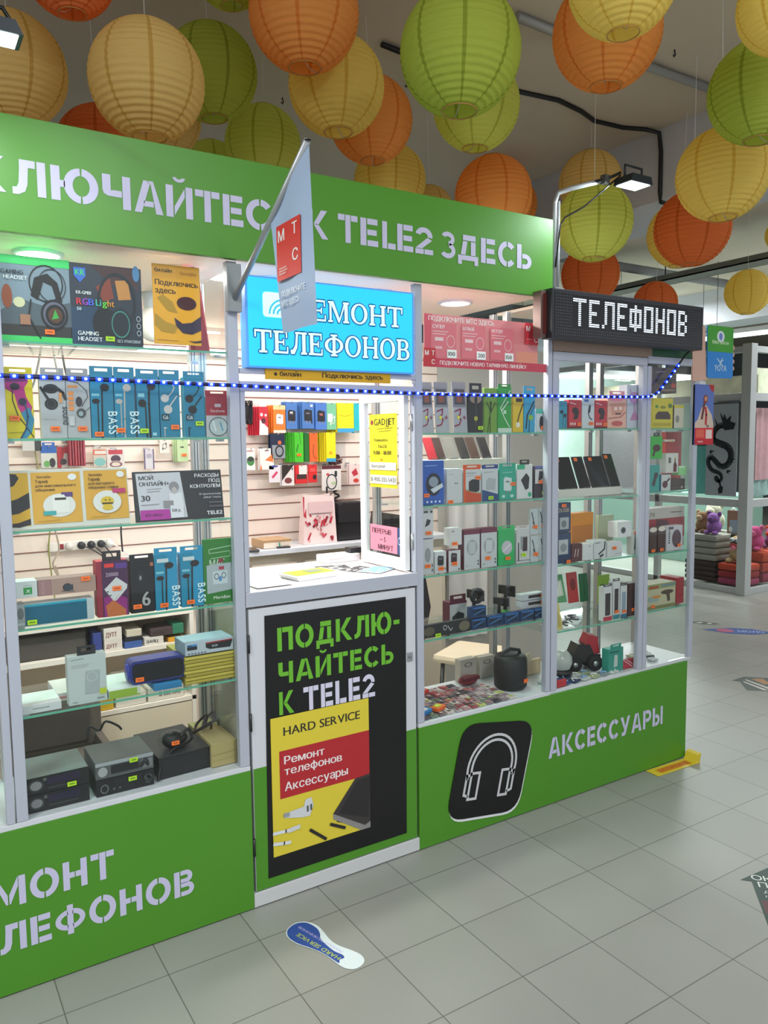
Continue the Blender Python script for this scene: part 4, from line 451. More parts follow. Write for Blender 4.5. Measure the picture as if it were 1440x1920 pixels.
 ('fan_box', 'peach and pink toothed toy carton in the end bay', 'box', '', 2.795, 0.035, 1.6458, 0.124, 0.148, 0.05, 0, 0, '#e8b09c', None, [('p', [(0.1, 0.75), (0.95, 0.8), (0.8, 0.45), (0.25, 0.4)], '#d99a84'), ('r', 0.35, 0.55, 0.5, 0.65, '#f6dcd0'), ('r', 0.6, 0.56, 0.75, 0.66, '#f6dcd0'), ('r', 0.4, 0.42, 0.7, 0.47, '#6a4048'), ('l', [(0.05, 0.3), (0.7, 0.35), (0.95, 0.5)], 0.04, '#b86a5a'), ('e', 0.5, 0.15, 0.3, 0.08, '#c85a5a'), ('e', 0.45, 0.9, 0.4, 0.08, '#e88aa0')], ('#e898a8', 0.8, 0.02), []),
 ('toy_box', 'white carton with a pink octopus-like mixer picture', 'box', '', 2.909, 0.035, 1.6458, 0.095, 0.199, 0.05, 0, 0, '#c3c8d4', None, [('e', 0.5, 0.7, 0.36, 0.14, '#b88ab8'), ('l', [(0.5, 0.6), (0.55, 0.35)], 0.1, '#b88ab8'), ('p', [(0.2, 0.18), (0.85, 0.2), (0.6, 0.38), (0.45, 0.38)], '#c083ac'), ('l', [(0.2, 0.9), (0.3, 0.75)], 0.06, '#b88ab8'), ('l', [(0.8, 0.92), (0.7, 0.75)], 0.06, '#b88ab8')], None, []),
 ('usb_charger_box', 'navy USB charger box on top of a matching one', 'box', '', 2.467, 0.035, 1.1948, 0.084, 0.13, 0.03, 0, 0, '#233a5c', None, [('r', 0.2, 0.1, 0.85, 0.5, '#a4aab0'), ('e', 0.5, 0.28, 0.18, 0.12, '#6a7278'), ('t', '2USB', 0.1, 0.68, 0.13, '#b0a090', 0.75)], None, [(0.45, 0.9, 'o')]),
 ('usb_charger_box', 'navy USB charger box underneath a matching one', 'box', '', 2.467, 0.035, 1.0568, 0.088, 0.135, 0.03, 0, 0, '#233a5c', None, [('r', 0.15, 0.3, 0.8, 0.78, '#b4b9be'), ('e', 0.48, 0.52, 0.22, 0.14, '#8a9096')], None, [(0.8, 0.05, 'o')]),
 ('memory_card_box', 'dark brown card box with thin white arrows', 'box', '', 2.548, 0.035, 1.0568, 0.067, 0.08, 0.03, 0, 0, '#5a3438', None, [('l', [(0.3, 0.3), (0.4, 0.7)], 0.06, '#d8c8c0'), ('l', [(0.55, 0.3), (0.65, 0.7)], 0.06, '#d8c8c0')], None, []),
 ('adapter_box', 'plain white box next to the dark brown card box', 'box', '', 2.618, 0.035, 1.0568, 0.068, 0.075, 0.05, 0, 0, '#d3d5d6', None, [('r', 0.6, 0.8, 0.7, 0.86, '#5a5e62')], None, []),
 ('adapter_box', 'white box with a thick black cable picture', 'box', '', 2.696, 0.035, 1.0568, 0.08, 0.085, 0.05, 0, 0, '#ccd0d2', None, [('l', [(0.9, 0.9), (0.85, 0.5), (0.4, 0.25)], 0.09, '#2a2c2e'), ('l', [(0.75, 0.2), (0.5, 0.12)], 0.12, '#2a2c2e'), ('l', [(0.1, 0.85), (0.5, 0.87)], 0.06, '#8a9096')], None, []),
 ('adapter_box', 'white box with a small orange tag, under the webcam carton', 'box', '', 2.793, 0.035, 1.0568, 0.1, 0.07, 0.05, 0, 0, '#d0d1d3', None, [('l', [(0.5, 0.2), (0.9, 0.22)], 0.02, '#9aa0a6')], None, [(0.45, 0.6, 'o')]),
 ('camera_box', 'white carton with a small dark camera picture', 'box', '', 2.865, 0.04, 1.1418, 0.095, 0.074, 0.06, 0, 0, '#d6d7d8', '#dcdcdc', [('e', 0.4, 0.45, 0.17, 0.2, '#4a4e52'), ('e', 0.4, 0.45, 0.08, 0.1, '#2a2c30')], None, []),
 ('remote_box', 'narrow white box with a dark green remote, end of its shelf', 'box', '', 2.934, 0.035, 1.0568, 0.049, 0.11, 0.03, 0, 0, '#c6cac4', None, [('p', [(0.3, 0.2), (0.6, 0.22), (0.75, 0.75), (0.45, 0.72)], '#4a5240')], None, [(0.5, 0.92, 'o')]),
 ('adapter_box', 'orange topped box standing behind the white ones', 'box', '', 2.759, 0.2, 1.0568, 0.14, 0.194, 0.06, 0, 0, '#c97a24', None, [('r', 0, 0.7, 1, 1, '#e8921c')], None, []),
 ('note_card', 'pale lime card behind the end bay boxes', 'card', '', 2.942, 0.22, 1.0568, 0.106, 0.171, 0.02, 0, 0, '#c3ccaa', None, [], None, []),
 ('cable_card', 'green and white blister card leaning far left', 'card', '', 2.544, 0.12, 0.8589, 0.061, 0.128, 0.008, 18, -8, '#4f8a5c', None, [('p', [(0.2, 0.2), (0.8, 0.25), (0.8, 0.8), (0.2, 0.75)], '#b8bdb0'), ('l', [(0.3, 0.3), (0.4, 0.7)], 0.06, '#dcdcd8'), ('l', [(0.5, 0.3), (0.6, 0.7)], 0.06, '#dcdcd8')], None, []),
 ('cable_card', 'red blister card between two green ones', 'card', '', 2.667, 0.16, 0.8369, 0.063, 0.142, 0.008, 8, 0, '#b83a3a', None, [('e', 0.5, 0.6, 0.3, 0.2, '#7a2228')], None, []),
 ('cable_card', 'dark green blister card right of the red one', 'card', '', 2.759, 0.18, 0.8274, 0.051, 0.134, 0.008, 6, 0, '#256a44', None, [('l', [(0.5, 0.9), (0.5, 0.2)], 0.1, '#1a4a30')], None, []),
 ('cable_card', 'lime card with a dark ring, behind the tall chargers', 'card', '', 2.911, 0.2, 0.795, 0.076, 0.143, 0.008, 0, 0, '#8fb83a', None, [('o', 0.3, 0.5, 0.3, 0.2, 0.25, '#4a6a28')], None, []),
 ('battery_box', 'tall white battery box, leftmost of three, red footed', 'box', '', 2.752, 0.035, 0.7628, 0.057, 0.16, 0.03, 0, 0, '#cfd1d2', None, [('r', 0.2, 0.15, 0.8, 0.8, '#3a3034'), ('r', 0, 0, 1, 0.12, '#b8384a')], ('#54505a', 1, 0.012), []),
 ('battery_box', 'tall white battery box, middle of three, teal footed', 'box', '', 2.81, 0.035, 0.7628, 0.044, 0.179, 0.03, 0, 0, '#cfd1d2', None, [('r', 0.2, 0.15, 0.8, 0.8, '#3a3034'), ('r', 0, 0, 1, 0.12, '#2f7f8a')], ('#54505a', 1, 0.012), [(0.5, 0.2, 'o')]),
 ('battery_box', 'tall white battery box, right of three, pale', 'box', '', 2.861, 0.035, 0.7628, 0.044, 0.153, 0.03, 0, 0, '#cfd1d2', None, [('r', 0.2, 0.15, 0.8, 0.8, '#8a9cae'), ('r', 0, 0, 1, 0.12, '#2c6a86')], ('#54505a', 1, 0.012), [(0.5, 0.2, 'o')]),
 ('battery_box', 'dark brown box with an orange tag at the end of its shelf', 'box', '', 2.924, 0.035, 0.7628, 0.06, 0.157, 0.05, 0, 0, '#4a2e30', None, [('r', 0.1, 0.3, 0.9, 0.8, '#3a2224')], None, [(0.5, 0.2, 'o')]),
 ('memo_card', 'yellow card leaning at the left end of the low shelf', 'card', '', 2.447, 0.035, 0.7628, 0.046, 0.118, 0.008, 14, 0, '#c8b86a', None, [('p', [(0.1, 0.1), (0.9, 0.1), (0.6, 0.8)], '#b0a058')], None, []),
 ('speaker_box', 'yellow speaker carton with a dark mouth-shaped window', 'box', '', 3.112, 0.035, 1.6458, 0.148, 0.142, 0.08, 0, 0, '#d2c22a', None, [('p', [(0.14, 0.3), (0.88, 0.3), (0.88, 0.44), (0.75, 0.56), (0.27, 0.56), (0.14, 0.44)], '#4a3432'), ('e', 0.2, 0.72, 0.08, 0.05, '#4a8a3a'), ('e', 0.5, 0.7, 0.14, 0.05, '#8a8a2a'), ('e', 0.85, 0.75, 0.1, 0.08, '#5a7a2c'), ('r', 0.05, 0.08, 0.9, 0.18, '#b8a424')], None, []),
 ('game_box', 'dark brown game carton balanced on the yellow carton', 'box', '', 3.123, 0.035, 1.8128, 0.171, 0.118, 0.07, 0, 0, '#4a3a3a', None, [('l', [(0.1, 0.8), (0.5, 0.86)], 0.03, '#8a7a74'), ('e', 0.45, 0.45, 0.35, 0.14, '#2e2426'), ('e', 0.86, 0.3, 0.1, 0.1, '#b8483a'), ('l', [(0.15, 0.1), (0.9, 0.12)], 0.05, '#8a7464')], None, []),
 ('figure_box', 'cream and yellow narrow carton with a tiny figure picture', 'box', '', 3.231, 0.035, 1.6458, 0.072, 0.111, 0.07, 0, 0, '#cfc9b4', '#4a4436', [('r', 0, 0.88, 1, 1, '#d2c22a'), ('e', 0.35, 0.4, 0.2, 0.16, '#8a8a84')], None, []),
 ('speaker_box', 'teal carton with a dark bottle-like gadget', 'box', '', 3.064, 0.035, 1.3458, 0.069, 0.127, 0.06, 0, 0, '#2f9c94', '#2a7fa0', [('l', [(0.6, 0.6), (0.35, 0.25)], 0.3, '#4a3c44'), ('e', 0.62, 0.62, 0.22, 0.1, '#4a3c44')], None, []),
 ('speaker_box', 'bright green carton with a dark round gadget, on the teal one', 'box', '', 3.073, 0.035, 1.5008, 0.081, 0.108, 0.05, 0, 0, '#2fb03a', None, [('e', 0.5, 0.48, 0.35, 0.16, '#4a2c2c'), ('l', [(0.35, 0.4), (0.2, 0.15)], 0.16, '#4a2c2c')], ('#2a2c28', 0.5, 0.016), []),
 ('torch_box', 'white carton with a maroon torch on a teal base', 'box', '', 3.146, 0.035, 1.3458, 0.071, 0.079, 0.05, 0, 0, '#c8ccca', '#2a7fa0', [('e', 0.4, 0.4, 0.28, 0.22, '#5a2c38'), ('l', [(0.5, 0.5), (0.85, 0.75)], 0.14, '#4a2c34')], None, []),
 ('bottle_box', 'white carton with a dark red bottle picture', 'box', '', 3.189, 0.035, 1.4308, 0.092, 0.096, 0.04, 0, 0, '#d3d3ce', None, [('r', 0.2, 0.5, 0.4, 0.78, '#5a5e5a'), ('p', [(0.6, 0.05), (0.86, 0.05), (0.88, 0.4), (0.78, 0.55), (0.77, 0.72), (0.7, 0.72), (0.68, 0.55), (0.6, 0.4)], '#5c2226'), ('r', 0.7, 0.72, 0.77, 0.8, '#c8b43a')], None, []),
 ('camera_box', 'small white and yellow carton on top of the bottle carton', 'box', '', 3.169, 0.035, 1.5818, 0.075, 0.011, 0.04, 0, 0, '#cfcdc4', None, [('r', 0.2, 0.6, 0.6, 0.75, '#b83a34'), ('e', 0.75, 0.5, 0.12, 0.12, '#2c2c30'), ('p', [(0.2, 0.05), (0.8, 0.05), (0.6, 0.3)], '#d0c23a')], None, []),
 ('toy_box', 'red card standing behind the small white cartons', 'card', '', 3.337, 0.14, 1.3458, 0.121, 0.284, 0.03, 0, 0, '#b83a38', None, [('p', [(0.2, 0.8), (0.6, 0.8), (0.5, 0.95)], '#d85a4a')], None, []),
 ('socket_box', 'dark brown carton at the right end, under a green one', 'box', '', 3.237, 0.035, 1.3458, 0.105, 0.055, 0.05, 0, 0, '#44302a', None, [('r', 0.7, 0.15, 0.85, 0.35, '#a49a8c'), ('l', [(0.15, 0.2), (0.6, 0.22)], 0.03, '#6a564a')], None, []),
 ('socket_box', 'small mint green carton on the dark brown one', 'box', '', 3.268, 0.035, 1.4178, 0.057, 0.045, 0.04, 0, 0, '#8fd08a', None, [('r', 0, 0.8, 0.8, 1, '#cfe8cc')], None, []),
 ('kit_box', 'big white carton with a red band behind the dark bottles', 'box', '', 3.27, 0.12, 1.0508, 0.273, 0.202, 0.08, 0, 0, '#c3bdb6', None, [('r', 0, 0.25, 1, 0.74, '#a03036'), ('r', 0, 0, 1, 0.25, '#b8b2ac'), ('t', '70', 0.02, 0.8, 0.1, '#8a7a70', 0.16), ('l', [(0.6, 0.88), (0.9, 0.87)], 0.02, '#7a726c'), ('p', [(0.2, 0.74), (0.5, 0.68), (0.6, 0.5), (0.2, 0.5)], '#5a2c34')], None, []),
 ('figure_box', 'brown pack with a white cap and orange tag, left one', 'pack', '', 3.061, 0.035, 1.0508, 0.054, 0.122, 0.03, 0, 0, '#3f2620', None, [('e', 0.5, 0.92, 0.5, 0.1, '#d8d0c4'), ('l', [(0.2, 0.7), (0.8, 0.72)], 0.04, '#5a3a30')], None, [(0.45, 0.1, 'o')]),
 ('figure_box', 'brown pack with a white cap and orange tag, right one', 'pack', '', 3.124, 0.035, 1.0508, 0.055, 0.123, 0.03, 0, 0, '#3f2620', None, [('e', 0.5, 0.92, 0.5, 0.1, '#d8d0c4'), ('l', [(0.2, 0.7), (0.8, 0.72)], 0.04, '#5a3a30')], None, [(0.45, 0.1, 'o')]),
 ('speaker_box', 'white carton with a rounded mauve window and dark squares', 'box', '', 3.22, 0.035, 1.0508, 0.122, 0.122, 0.04, 0, 0, '#c6c3ca', None, [('e', 0.62, 0.48, 0.28, 0.36, '#5c4650'), ('r', 0.12, 0.3, 0.2, 0.35, '#2c2a30'), ('r', 0.12, 0.39, 0.2, 0.43999999999999995, '#2c2a30'), ('r', 0.12, 0.48, 0.2, 0.53, '#2c2a30'), ('r', 0.12, 0.5700000000000001, 0.2, 0.62, '#2c2a30'), ('r', 0.12, 0.6599999999999999, 0.2, 0.71, '#2c2a30'), ('r', 0.12, 0.75, 0.2, 0.7999999999999999, '#2c2a30'), ('r', 0.1, 0.86, 0.4, 0.96, '#5a4a54')], None, [(0.75, 0.2, 'o')]),
 ('hair_dryer_box', 'beige carton with a brown hair dryer picture', 'box', '', 3.129, 0.035, 0.7758, 0.215, 0.121, 0.09, 0, 0, '#b9b494', '#a8a27c', [('r', 0, 0.8, 1, 1, '#8f9a68'), ('r', 0.08, 0.82, 0.4, 0.93, '#a0522c'), ('r', 0.5, 0.86, 0.98, 0.94, '#6a8494'), ('e', 0.7, 0.62, 0.22, 0.09, '#4a3a2a'), ('p', [(0.66, 0.6), (0.78, 0.6), (0.8, 0.25), (0.72, 0.22)], '#4a3a2a'), ('r', 0.05, 0.3, 0.4, 0.5, '#8aa4a4'), ('e', 0.32, 0.48, 0.16, 0.06, '#c8863a'), ('r', 0, 0, 1, 0.12, '#7a7a4c')], None, [(0.2, 0.12, 'o')]),
 ('card_box', 'red carton end beside the hair dryer carton', 'box', '', 3.292, 0.05, 0.7758, 0.058, 0.131, 0.1, 0, 0, '#a83038', None, [('r', 0.1, 0.3, 0.9, 0.33, '#8a2228')], None, []),
 ('brush_box', 'teal and white brush box standing in the end bay tray', 'box', '', 2.813, 0.035, 0.5118, 0.102, 0.112, 0.04, 0, 0, '#2f8f80', None, [('p', [(0.35, 0.2), (0.6, 0.22), (0.62, 0.7), (0.4, 0.72)], '#b9c6c2'), ('r', 0.1, 0.82, 0.7, 0.88, '#1c5a52')], ('#2f8f80', 0.7, 0.02), []),
 ('striped_card', 'red card with thin white stripes beside the teal brush box', 'card', '', 2.907, 0.035, 0.5118, 0.079, 0.045, 0.008, 12, 0, '#a8283a', None, [('l', [(0.1, 0.95), (0.8, 0.1)], 0.04, '#e0c8cc'), ('l', [(0.35, 0.95), (0.98, 0.2)], 0.04, '#e0c8cc')], None, []),
 ('blister_pack', 'red card with a white corner, top row of the slatted wall', 'blister pack', '', 1.665, 1.41, 1.6398, 0.051, 0.148, 0.006, 0, 0, '#c8283a', None, [('p', [(0, 0), (1, 0), (1, 0.25), (0.1, 0.55)], '#e8dcdc'), ('e', 0.3, 0.72, 0.15, 0.06, '#f0e0e0'), ('e', 0.75, 0.7, 0.12, 0.05, '#f0e0e0'), ('e', 0.5, 0.5, 0.25, 0.1, '#5a2430')], ('#e8dcd8', 0.7, 0.03), []),
 ('blister_pack', 'packs behind the red card with a white corner, top row of the slatted wall', 'blister pack', 'packs stacked behind the red card with a', 1.658, 1.424, 1.6398, 0.051, 0.148, 0.006, 0, 4, '#c8283a', None, [], ('#e8dcd8', 0.7, 0.03), []),
 ('blister_pack', 'packs behind the red card with a white corner, top row of the slatted wall', 'blister pack', 'packs stacked behind the red card with a', 1.652, 1.438, 1.6398, 0.051, 0.148, 0.006, 0, -3, '#c8283a', None, [], ('#e8dcd8', 0.7, 0.03), []),
 ('blister_pack', 'packs behind the red card with a white corner, top row of the slatted wall', 'blister pack', 'packs stacked behind the red card with a', 1.645, 1.452, 1.6398, 0.051, 0.148, 0.006, 0, 5, '#c8283a', None, [], ('#e8dcd8', 0.7, 0.03), []),
 ('blister_pack', 'packs behind the red card with a white corner, top row of the slatted wall', 'blister pack', 'packs stacked behind the red card with a', 1.639, 1.466, 1.6398, 0.051, 0.148, 0.006, 0, -2, '#c8283a', None, [], ('#e8dcd8', 0.7, 0.03), []),
 ('blister_pack', 'packs behind the red card with a white corner, top row of the slatted wall', 'blister pack', 'packs stacked behind the red card with a', 1.632, 1.48, 1.6398, 0.051, 0.148, 0.006, 0, 3, '#c8283a', None, [], ('#e8dcd8', 0.7, 0.03), []),
 ('blister_pack', 'orange card with a white plug charger, top row', 'blister pack', '', 1.757, 1.41, 1.6506, 0.071, 0.146, 0.006, 0, 0, '#ee7a2a', None, [('r', 0, 0.84, 1, 1, '#f2c890'), ('plug', 0.52, 0.5, 0.28, '#ece8e6'), ('r', 0, 0, 1, 0.1, '#f0d8c8')], None, []),
 ('blister_pack', 'packs behind the orange card with a white plug charger, top row', 'blister pack', 'packs stacked behind the orange card with a', 1.75, 1.424, 1.6506, 0.071, 0.146, 0.006, 0, 4, '#ee7a2a', None, [], None, []),
 ('blister_pack', 'packs behind the orange card with a white plug charger, top row', 'blister pack', 'packs stacked behind the orange card with a', 1.744, 1.438, 1.6506, 0.071, 0.146, 0.006, 0, -3, '#ee7a2a', None, [], None, []),
 ('blister_pack', 'packs behind the orange card with a white plug charger, top row', 'blister pack', 'packs stacked behind the orange card with a', 1.737, 1.452, 1.6506, 0.071, 0.146, 0.006, 0, 5, '#ee7a2a', None, [], None, []),
 ('blister_pack', 'packs behind the orange card with a white plug charger, top row', 'blister pack', 'packs stacked behind the orange card with a', 1.731, 1.466, 1.6506, 0.071, 0.146, 0.006, 0, -2, '#ee7a2a', None, [], None, []),
 ('blister_pack', 'blue card with a black charger, leftmost blue pack', 'blister pack', '', 1.829, 1.41, 1.6702, 0.066, 0.145, 0.006, 0, 0, '#4a78b8', None, [('plug', 0.5, 0.5, 0.34, '#1d1f28'), ('r', 0.35, 0.58, 0.6, 0.64, '#e8e8ea')], None, []),
 ('blister_pack', 'packs behind the blue card with a black charger, leftmost blue pack', 'blister pack', 'packs stacked behind the blue card with a', 1.823, 1.424, 1.6702, 0.066, 0.145, 0.006, 0, 4, '#4a78b8', None, [], None, []),
 ('blister_pack', 'packs behind the blue card with a black charger, leftmost blue pack', 'blister pack', 'packs stacked behind the blue card with a', 1.816, 1.438, 1.6702, 0.066, 0.145, 0.006, 0, -3, '#4a78b8', None, [], None, []),
 ('blister_pack', 'blue card with a black charger, middle blue pack', 'blister pack', '', 1.927, 1.41, 1.6729, 0.071, 0.144, 0.006, 0, 0, '#4a78b8', None, [('plug', 0.5, 0.5, 0.34, '#22242c'), ('l', [(0.8, 0.5), (0.8, 0.2)], 0.1, '#22242c'), ('r', 0.7, 0.82, 0.9, 0.9, '#dfe4ee')], None, []),
 ('blister_pack', 'packs behind the blue card with a black charger, middle blue pack', 'blister pack', 'packs stacked behind the blue card with a', 1.92, 1.424, 1.6729, 0.071, 0.144, 0.006, 0, 4, '#4a78b8', None, [], None, []),
 ('blister_pack', 'packs behind the blue card with a black charger, middle blue pack', 'blister pack', 'packs stacked behind the blue card with a', 1.914, 1.438, 1.6729, 0.071, 0.144, 0.006, 0, -3, '#4a78b8', None, [], None, []),
 ('blister_pack', 'packs behind the blue card with a black charger, middle blue pack', 'blister pack', 'packs stacked behind the blue card with a', 1.907, 1.452, 1.6729, 0.071, 0.144, 0.006, 0, 5, '#4a78b8', None, [], None, []),
 ('blister_pack', 'packs behind the blue card with a black charger, middle blue pack', 'blister pack', 'packs stacked behind the blue card with a', 1.901, 1.466, 1.6729, 0.071, 0.144, 0.006, 0, -2, '#4a78b8', None, [], None, []),
 ('blister_pack', 'blue card with a black charger and red mark', 'blister pack', '', 2.007, 1.41, 1.667, 0.069, 0.148, 0.006, 0, 0, '#4a78c0', None, [('plug', 0.5, 0.5, 0.34, '#1d1f28'), ('r', 0.4, 0.52, 0.65, 0.6, '#e04a34')], None, []),
 ('blister_pack', 'packs behind the blue card with a black charger and red mark', 'blister pack', 'packs stacked behind the blue card with a', 2.0, 1.424, 1.667, 0.069, 0.148, 0.006, 0, 4, '#4a78c0', None, [], None, []),
 ('blister_pack', 'pale green card with a white coiled cable, top row', 'blister pack', '', 2.072, 1.41, 1.6668, 0.06, 0.146, 0.006, 0, 0, '#74b890', None, [('r', 0.1, 0.3, 0.6, 0.6, '#dfe8dc'), ('cable', 0.6, 0.35, 0.22, '#eef0e0')], None, []),
 ('blister_pack', 'yellow pack with a pale blue base, top row', 'blister pack', '', 2.161, 1.41, 1.6518, 0.106, 0.163, 0.006, 0, 0, '#ead91f', None, [('r', 0, 0, 1, 0.14, '#3a98c8'), ('l', [(0.05, 0.6), (0.4, 0.55), (0.7, 0.57), (0.95, 0.66)], 0.03, '#b8a818')], None, []),
 ('blister_pack', 'packs behind the yellow pack with a pale blue base, top row', 'blister pack', 'packs stacked behind the yellow pack with a', 2.155, 1.422, 1.6518, 0.106, 0.163, 0.006, 0, 4, '#ead91f', None, [], None, []),
 ('blister_pack', 'packs behind the yellow pack with a pale blue base, top row', 'blister pack', 'packs stacked behind the yellow pack with a', 2.148, 1.434, 1.6518, 0.106, 0.163, 0.006, 0, -3, '#ead91f', None, [], None, []),
 ('blister_pack', 'packs behind the yellow pack with a pale blue base, top row', 'blister pack', 'packs stacked behind the yellow pack with a', 2.142, 1.446, 1.6518, 0.106, 0.163, 0.006, 0, 5, '#ead91f', None, [], None, []),
 ('blister_pack', 'packs behind the yellow pack with a pale blue base, top row', 'blister pack', 'packs stacked behind the yellow pack with a', 2.135, 1.458, 1.6518, 0.106, 0.163, 0.006, 0, -2, '#ead91f', None, [], None, []),
 ('blister_pack', 'packs behind the yellow pack with a pale blue base, top row', 'blister pack', 'packs stacked behind the yellow pack with a', 2.129, 1.47, 1.6518, 0.106, 0.163, 0.006, 0, 3, '#ead91f', None, [], None, []),
 ('blister_pack', 'cyan pack half hidden behind the yellow pack', 'blister pack', '', 2.236, 1.41, 1.6485, 0.042, 0.167, 0.006, 0, 0, '#28b0ba', None, [('r', 0, 0, 1, 0.08, '#7a8a8a')], None, []),
 ('blister_pack', 'packs behind the cyan pack half hidden behind the yellow pack', 'blister pack', 'packs stacked behind the cyan pack half hidden', 2.229, 1.424, 1.6485, 0.042, 0.167, 0.006, 0, 4, '#28b0ba', None, [], None, []),
 ('blister_pack', 'navy pack with a round black cable, second row', 'blister pack', '', 1.744, 1.41, 1.5149, 0.084, 0.13, 0.006, 0, 0, '#1f2a44', None, [('r', 0.1, 0, 1, 0.55, '#8d9296'), ('o', 0.6, 0.3, 0.3, 0.25, 0.3, '#23262a'), ('e', 0.62, 0.65, 0.12, 0.08, '#e06a3a')], None, []),
 ('blister_pack', 'packs behind the navy pack with a round black cable, second row', 'blister pack', 'packs stacked behind the navy pack with a', 1.738, 1.424, 1.5149, 0.084, 0.13, 0.006, 0, 4, '#1f2a44', None, [], None, []),
 ('blister_pack', 'bright green pack with dark check mark, second row', 'blister pack', '', 1.869, 1.41, 1.4919, 0.054, 0.161, 0.006, 0, 0, '#4cc030', None, [('l', [(0.2, 0.35), (0.4, 0.6)], 0.1, '#1e6a1a'), ('l', [(0.6, 0.9), (0.7, 0.6)], 0.06, '#2a8a20')], None, [(0.45, 0.25, 'o')]),
 ('blister_pack', 'packs behind the bright green pack with dark check mark, second row', 'blister pack', 'packs stacked behind the bright green pack with', 1.863, 1.422, 1.4919, 0.054, 0.161, 0.006, 0, 4, '#4cc030', None, [], None, []),
 ('blister_pack', 'packs behind the bright green pack with dark check mark, second row', 'blister pack', 'packs stacked behind the bright green pack with', 1.856, 1.434, 1.4919, 0.054, 0.161, 0.006, 0, -3, '#4cc030', None, [], None, []),
 ('blister_pack', 'packs behind the bright green pack with dark check mark, second row', 'blister pack', 'packs stacked behind the bright green pack with', 1.85, 1.446, 1.4919, 0.054, 0.161, 0.006, 0, 5, '#4cc030', None, [], None, []),
 ('blister_pack', 'packs behind the bright green pack with dark check mark, second row', 'blister pack', 'packs stacked behind the bright green pack with', 1.843, 1.458, 1.4919, 0.054, 0.161, 0.006, 0, -2, '#4cc030', None, [], None, []),
 ('blister_pack', 'packs behind the bright green pack with dark check mark, second row', 'blister pack', 'packs stacked behind the bright green pack with', 1.837, 1.47, 1.4919, 0.054, 0.161, 0.006, 0, 3, '#4cc030', None, [], None, []),
 ('blister_pack', 'dark green pack right of the bright green ones', 'blister pack', '', 1.915, 1.41, 1.4937, 0.029, 0.156, 0.006, 0, 0, '#1f6a28', None, [], None, []),
 ('blister_pack', 'packs behind the dark green pack right of the bright green ones', 'blister pack', 'packs stacked behind the dark green pack right', 1.908, 1.424, 1.4937, 0.029, 0.156, 0.006, 0, 4, '#1f6a28', None, [], None, []),
 ('blister_pack', 'orange pack with a small dark cable, second row', 'blister pack', '', 1.957, 1.41, 1.4927, 0.049, 0.157, 0.006, 0, 0, '#e8642c', None, [('l', [(0.5, 0.6), (0.4, 0.3), (0.6, 0.15), (0.9, 0.1)], 0.06, '#3a1c14')], None, []),
 ('blister_pack', 'packs behind the orange pack with a small dark cable, second row', 'blister pack', 'packs stacked behind the orange pack with a', 1.95, 1.424, 1.4927, 0.049, 0.157, 0.006, 0, 4, '#e8642c', None, [], None, []),
 ('blister_pack', 'yellow pack with an orange dot and blue base', 'blister pack', '', 2.065, 1.41, 1.4901, 0.06, 0.162, 0.006, 0, 0, '#ead61f', None, [('r', 0, 0, 1, 0.12, '#3a98c0'), ('e', 0.45, 0.3, 0.18, 0.06, '#f0a020')], None, []),
 ('blister_pack', 'packs behind the yellow pack with an orange dot and blue base', 'blister pack', 'packs stacked behind the yellow pack with an', 2.058, 1.424, 1.4901, 0.06, 0.162, 0.006, 0, 4, '#ead61f', None, [], None, []),
 ('blister_pack', 'packs behind the yellow pack with an orange dot and blue base', 'blister pack', 'packs stacked behind the yellow pack with an', 2.052, 1.438, 1.4901, 0.06, 0.162, 0.006, 0, -3, '#ead61f', None, [], None, []),
 ('blister_pack', 'packs behind the yellow pack with an orange dot and blue base', 'blister pack', 'packs stacked behind the yellow pack with an', 2.045, 1.452, 1.4901, 0.06, 0.162, 0.006, 0, 5, '#ead61f', None, [], None, []),
 ('blister_pack', 'packs behind the yellow pack with an orange dot and blue base', 'blister pack', 'packs stacked behind the yellow pack with an', 2.039, 1.466, 1.4901, 0.06, 0.162, 0.006, 0, -2, '#ead61f', None, [], None, []),
 ('blister_pack', 'white pack with a green disc, third row', 'blister pack', '', 1.587, 1.41, 1.457, 0.051, 0.114, 0.006, 0, 0, '#efe8e4', None, [('e', 0.5, 0.42, 0.42, 0.22, '#4a8a4a'), ('e', 0.5, 0.5, 0.4, 0.1, '#3a3c3a'), ('r', 0.1, 0.86, 0.8, 0.9, '#b86a6a')], None, []),
 ('blister_pack', 'packs behind the white pack with a green disc, third row', 'blister pack', 'packs stacked behind the white pack with a', 1.581, 1.424, 1.457, 0.051, 0.114, 0.006, 0, 4, '#efe8e4', None, [], None, []),
 ('blister_pack', 'white pack with an orange triangle, third row', 'blister pack', '', 1.679, 1.41, 1.4571, 0.079, 0.112, 0.006, 0, 0, '#f2e8e2', None, [('p', [(0.35, 0.45), (0.95, 0.75), (0.95, 0.35)], '#f07a3a'), ('p', [(0, 0), (0.15, 0), (0.05, 0.3)], '#f07a3a'), ('r', 0.35, 0.88, 0.65, 0.92, '#5a3a3a')], None, []),
 ('blister_pack', 'packs behind the white pack with an orange triangle, third row', 'blister pack', 'packs stacked behind the white pack with an', 1.673, 1.424, 1.4571, 0.079, 0.112, 0.006, 0, 4, '#f2e8e2', None, [], None, []),
 ('blister_pack', 'white pack with a pink lighter shape, fourth row', 'blister pack', '', 1.722, 1.41, 1.3877, 0.065, 0.091, 0.006, 0, 0, '#e4dce0', None, [('l', [(0.3, 0.3), (0.7, 0.6)], 0.2, '#d0406a'), ('e', 0.5, 0.95, 0.3, 0.06, '#3a4aa0')], None, []),
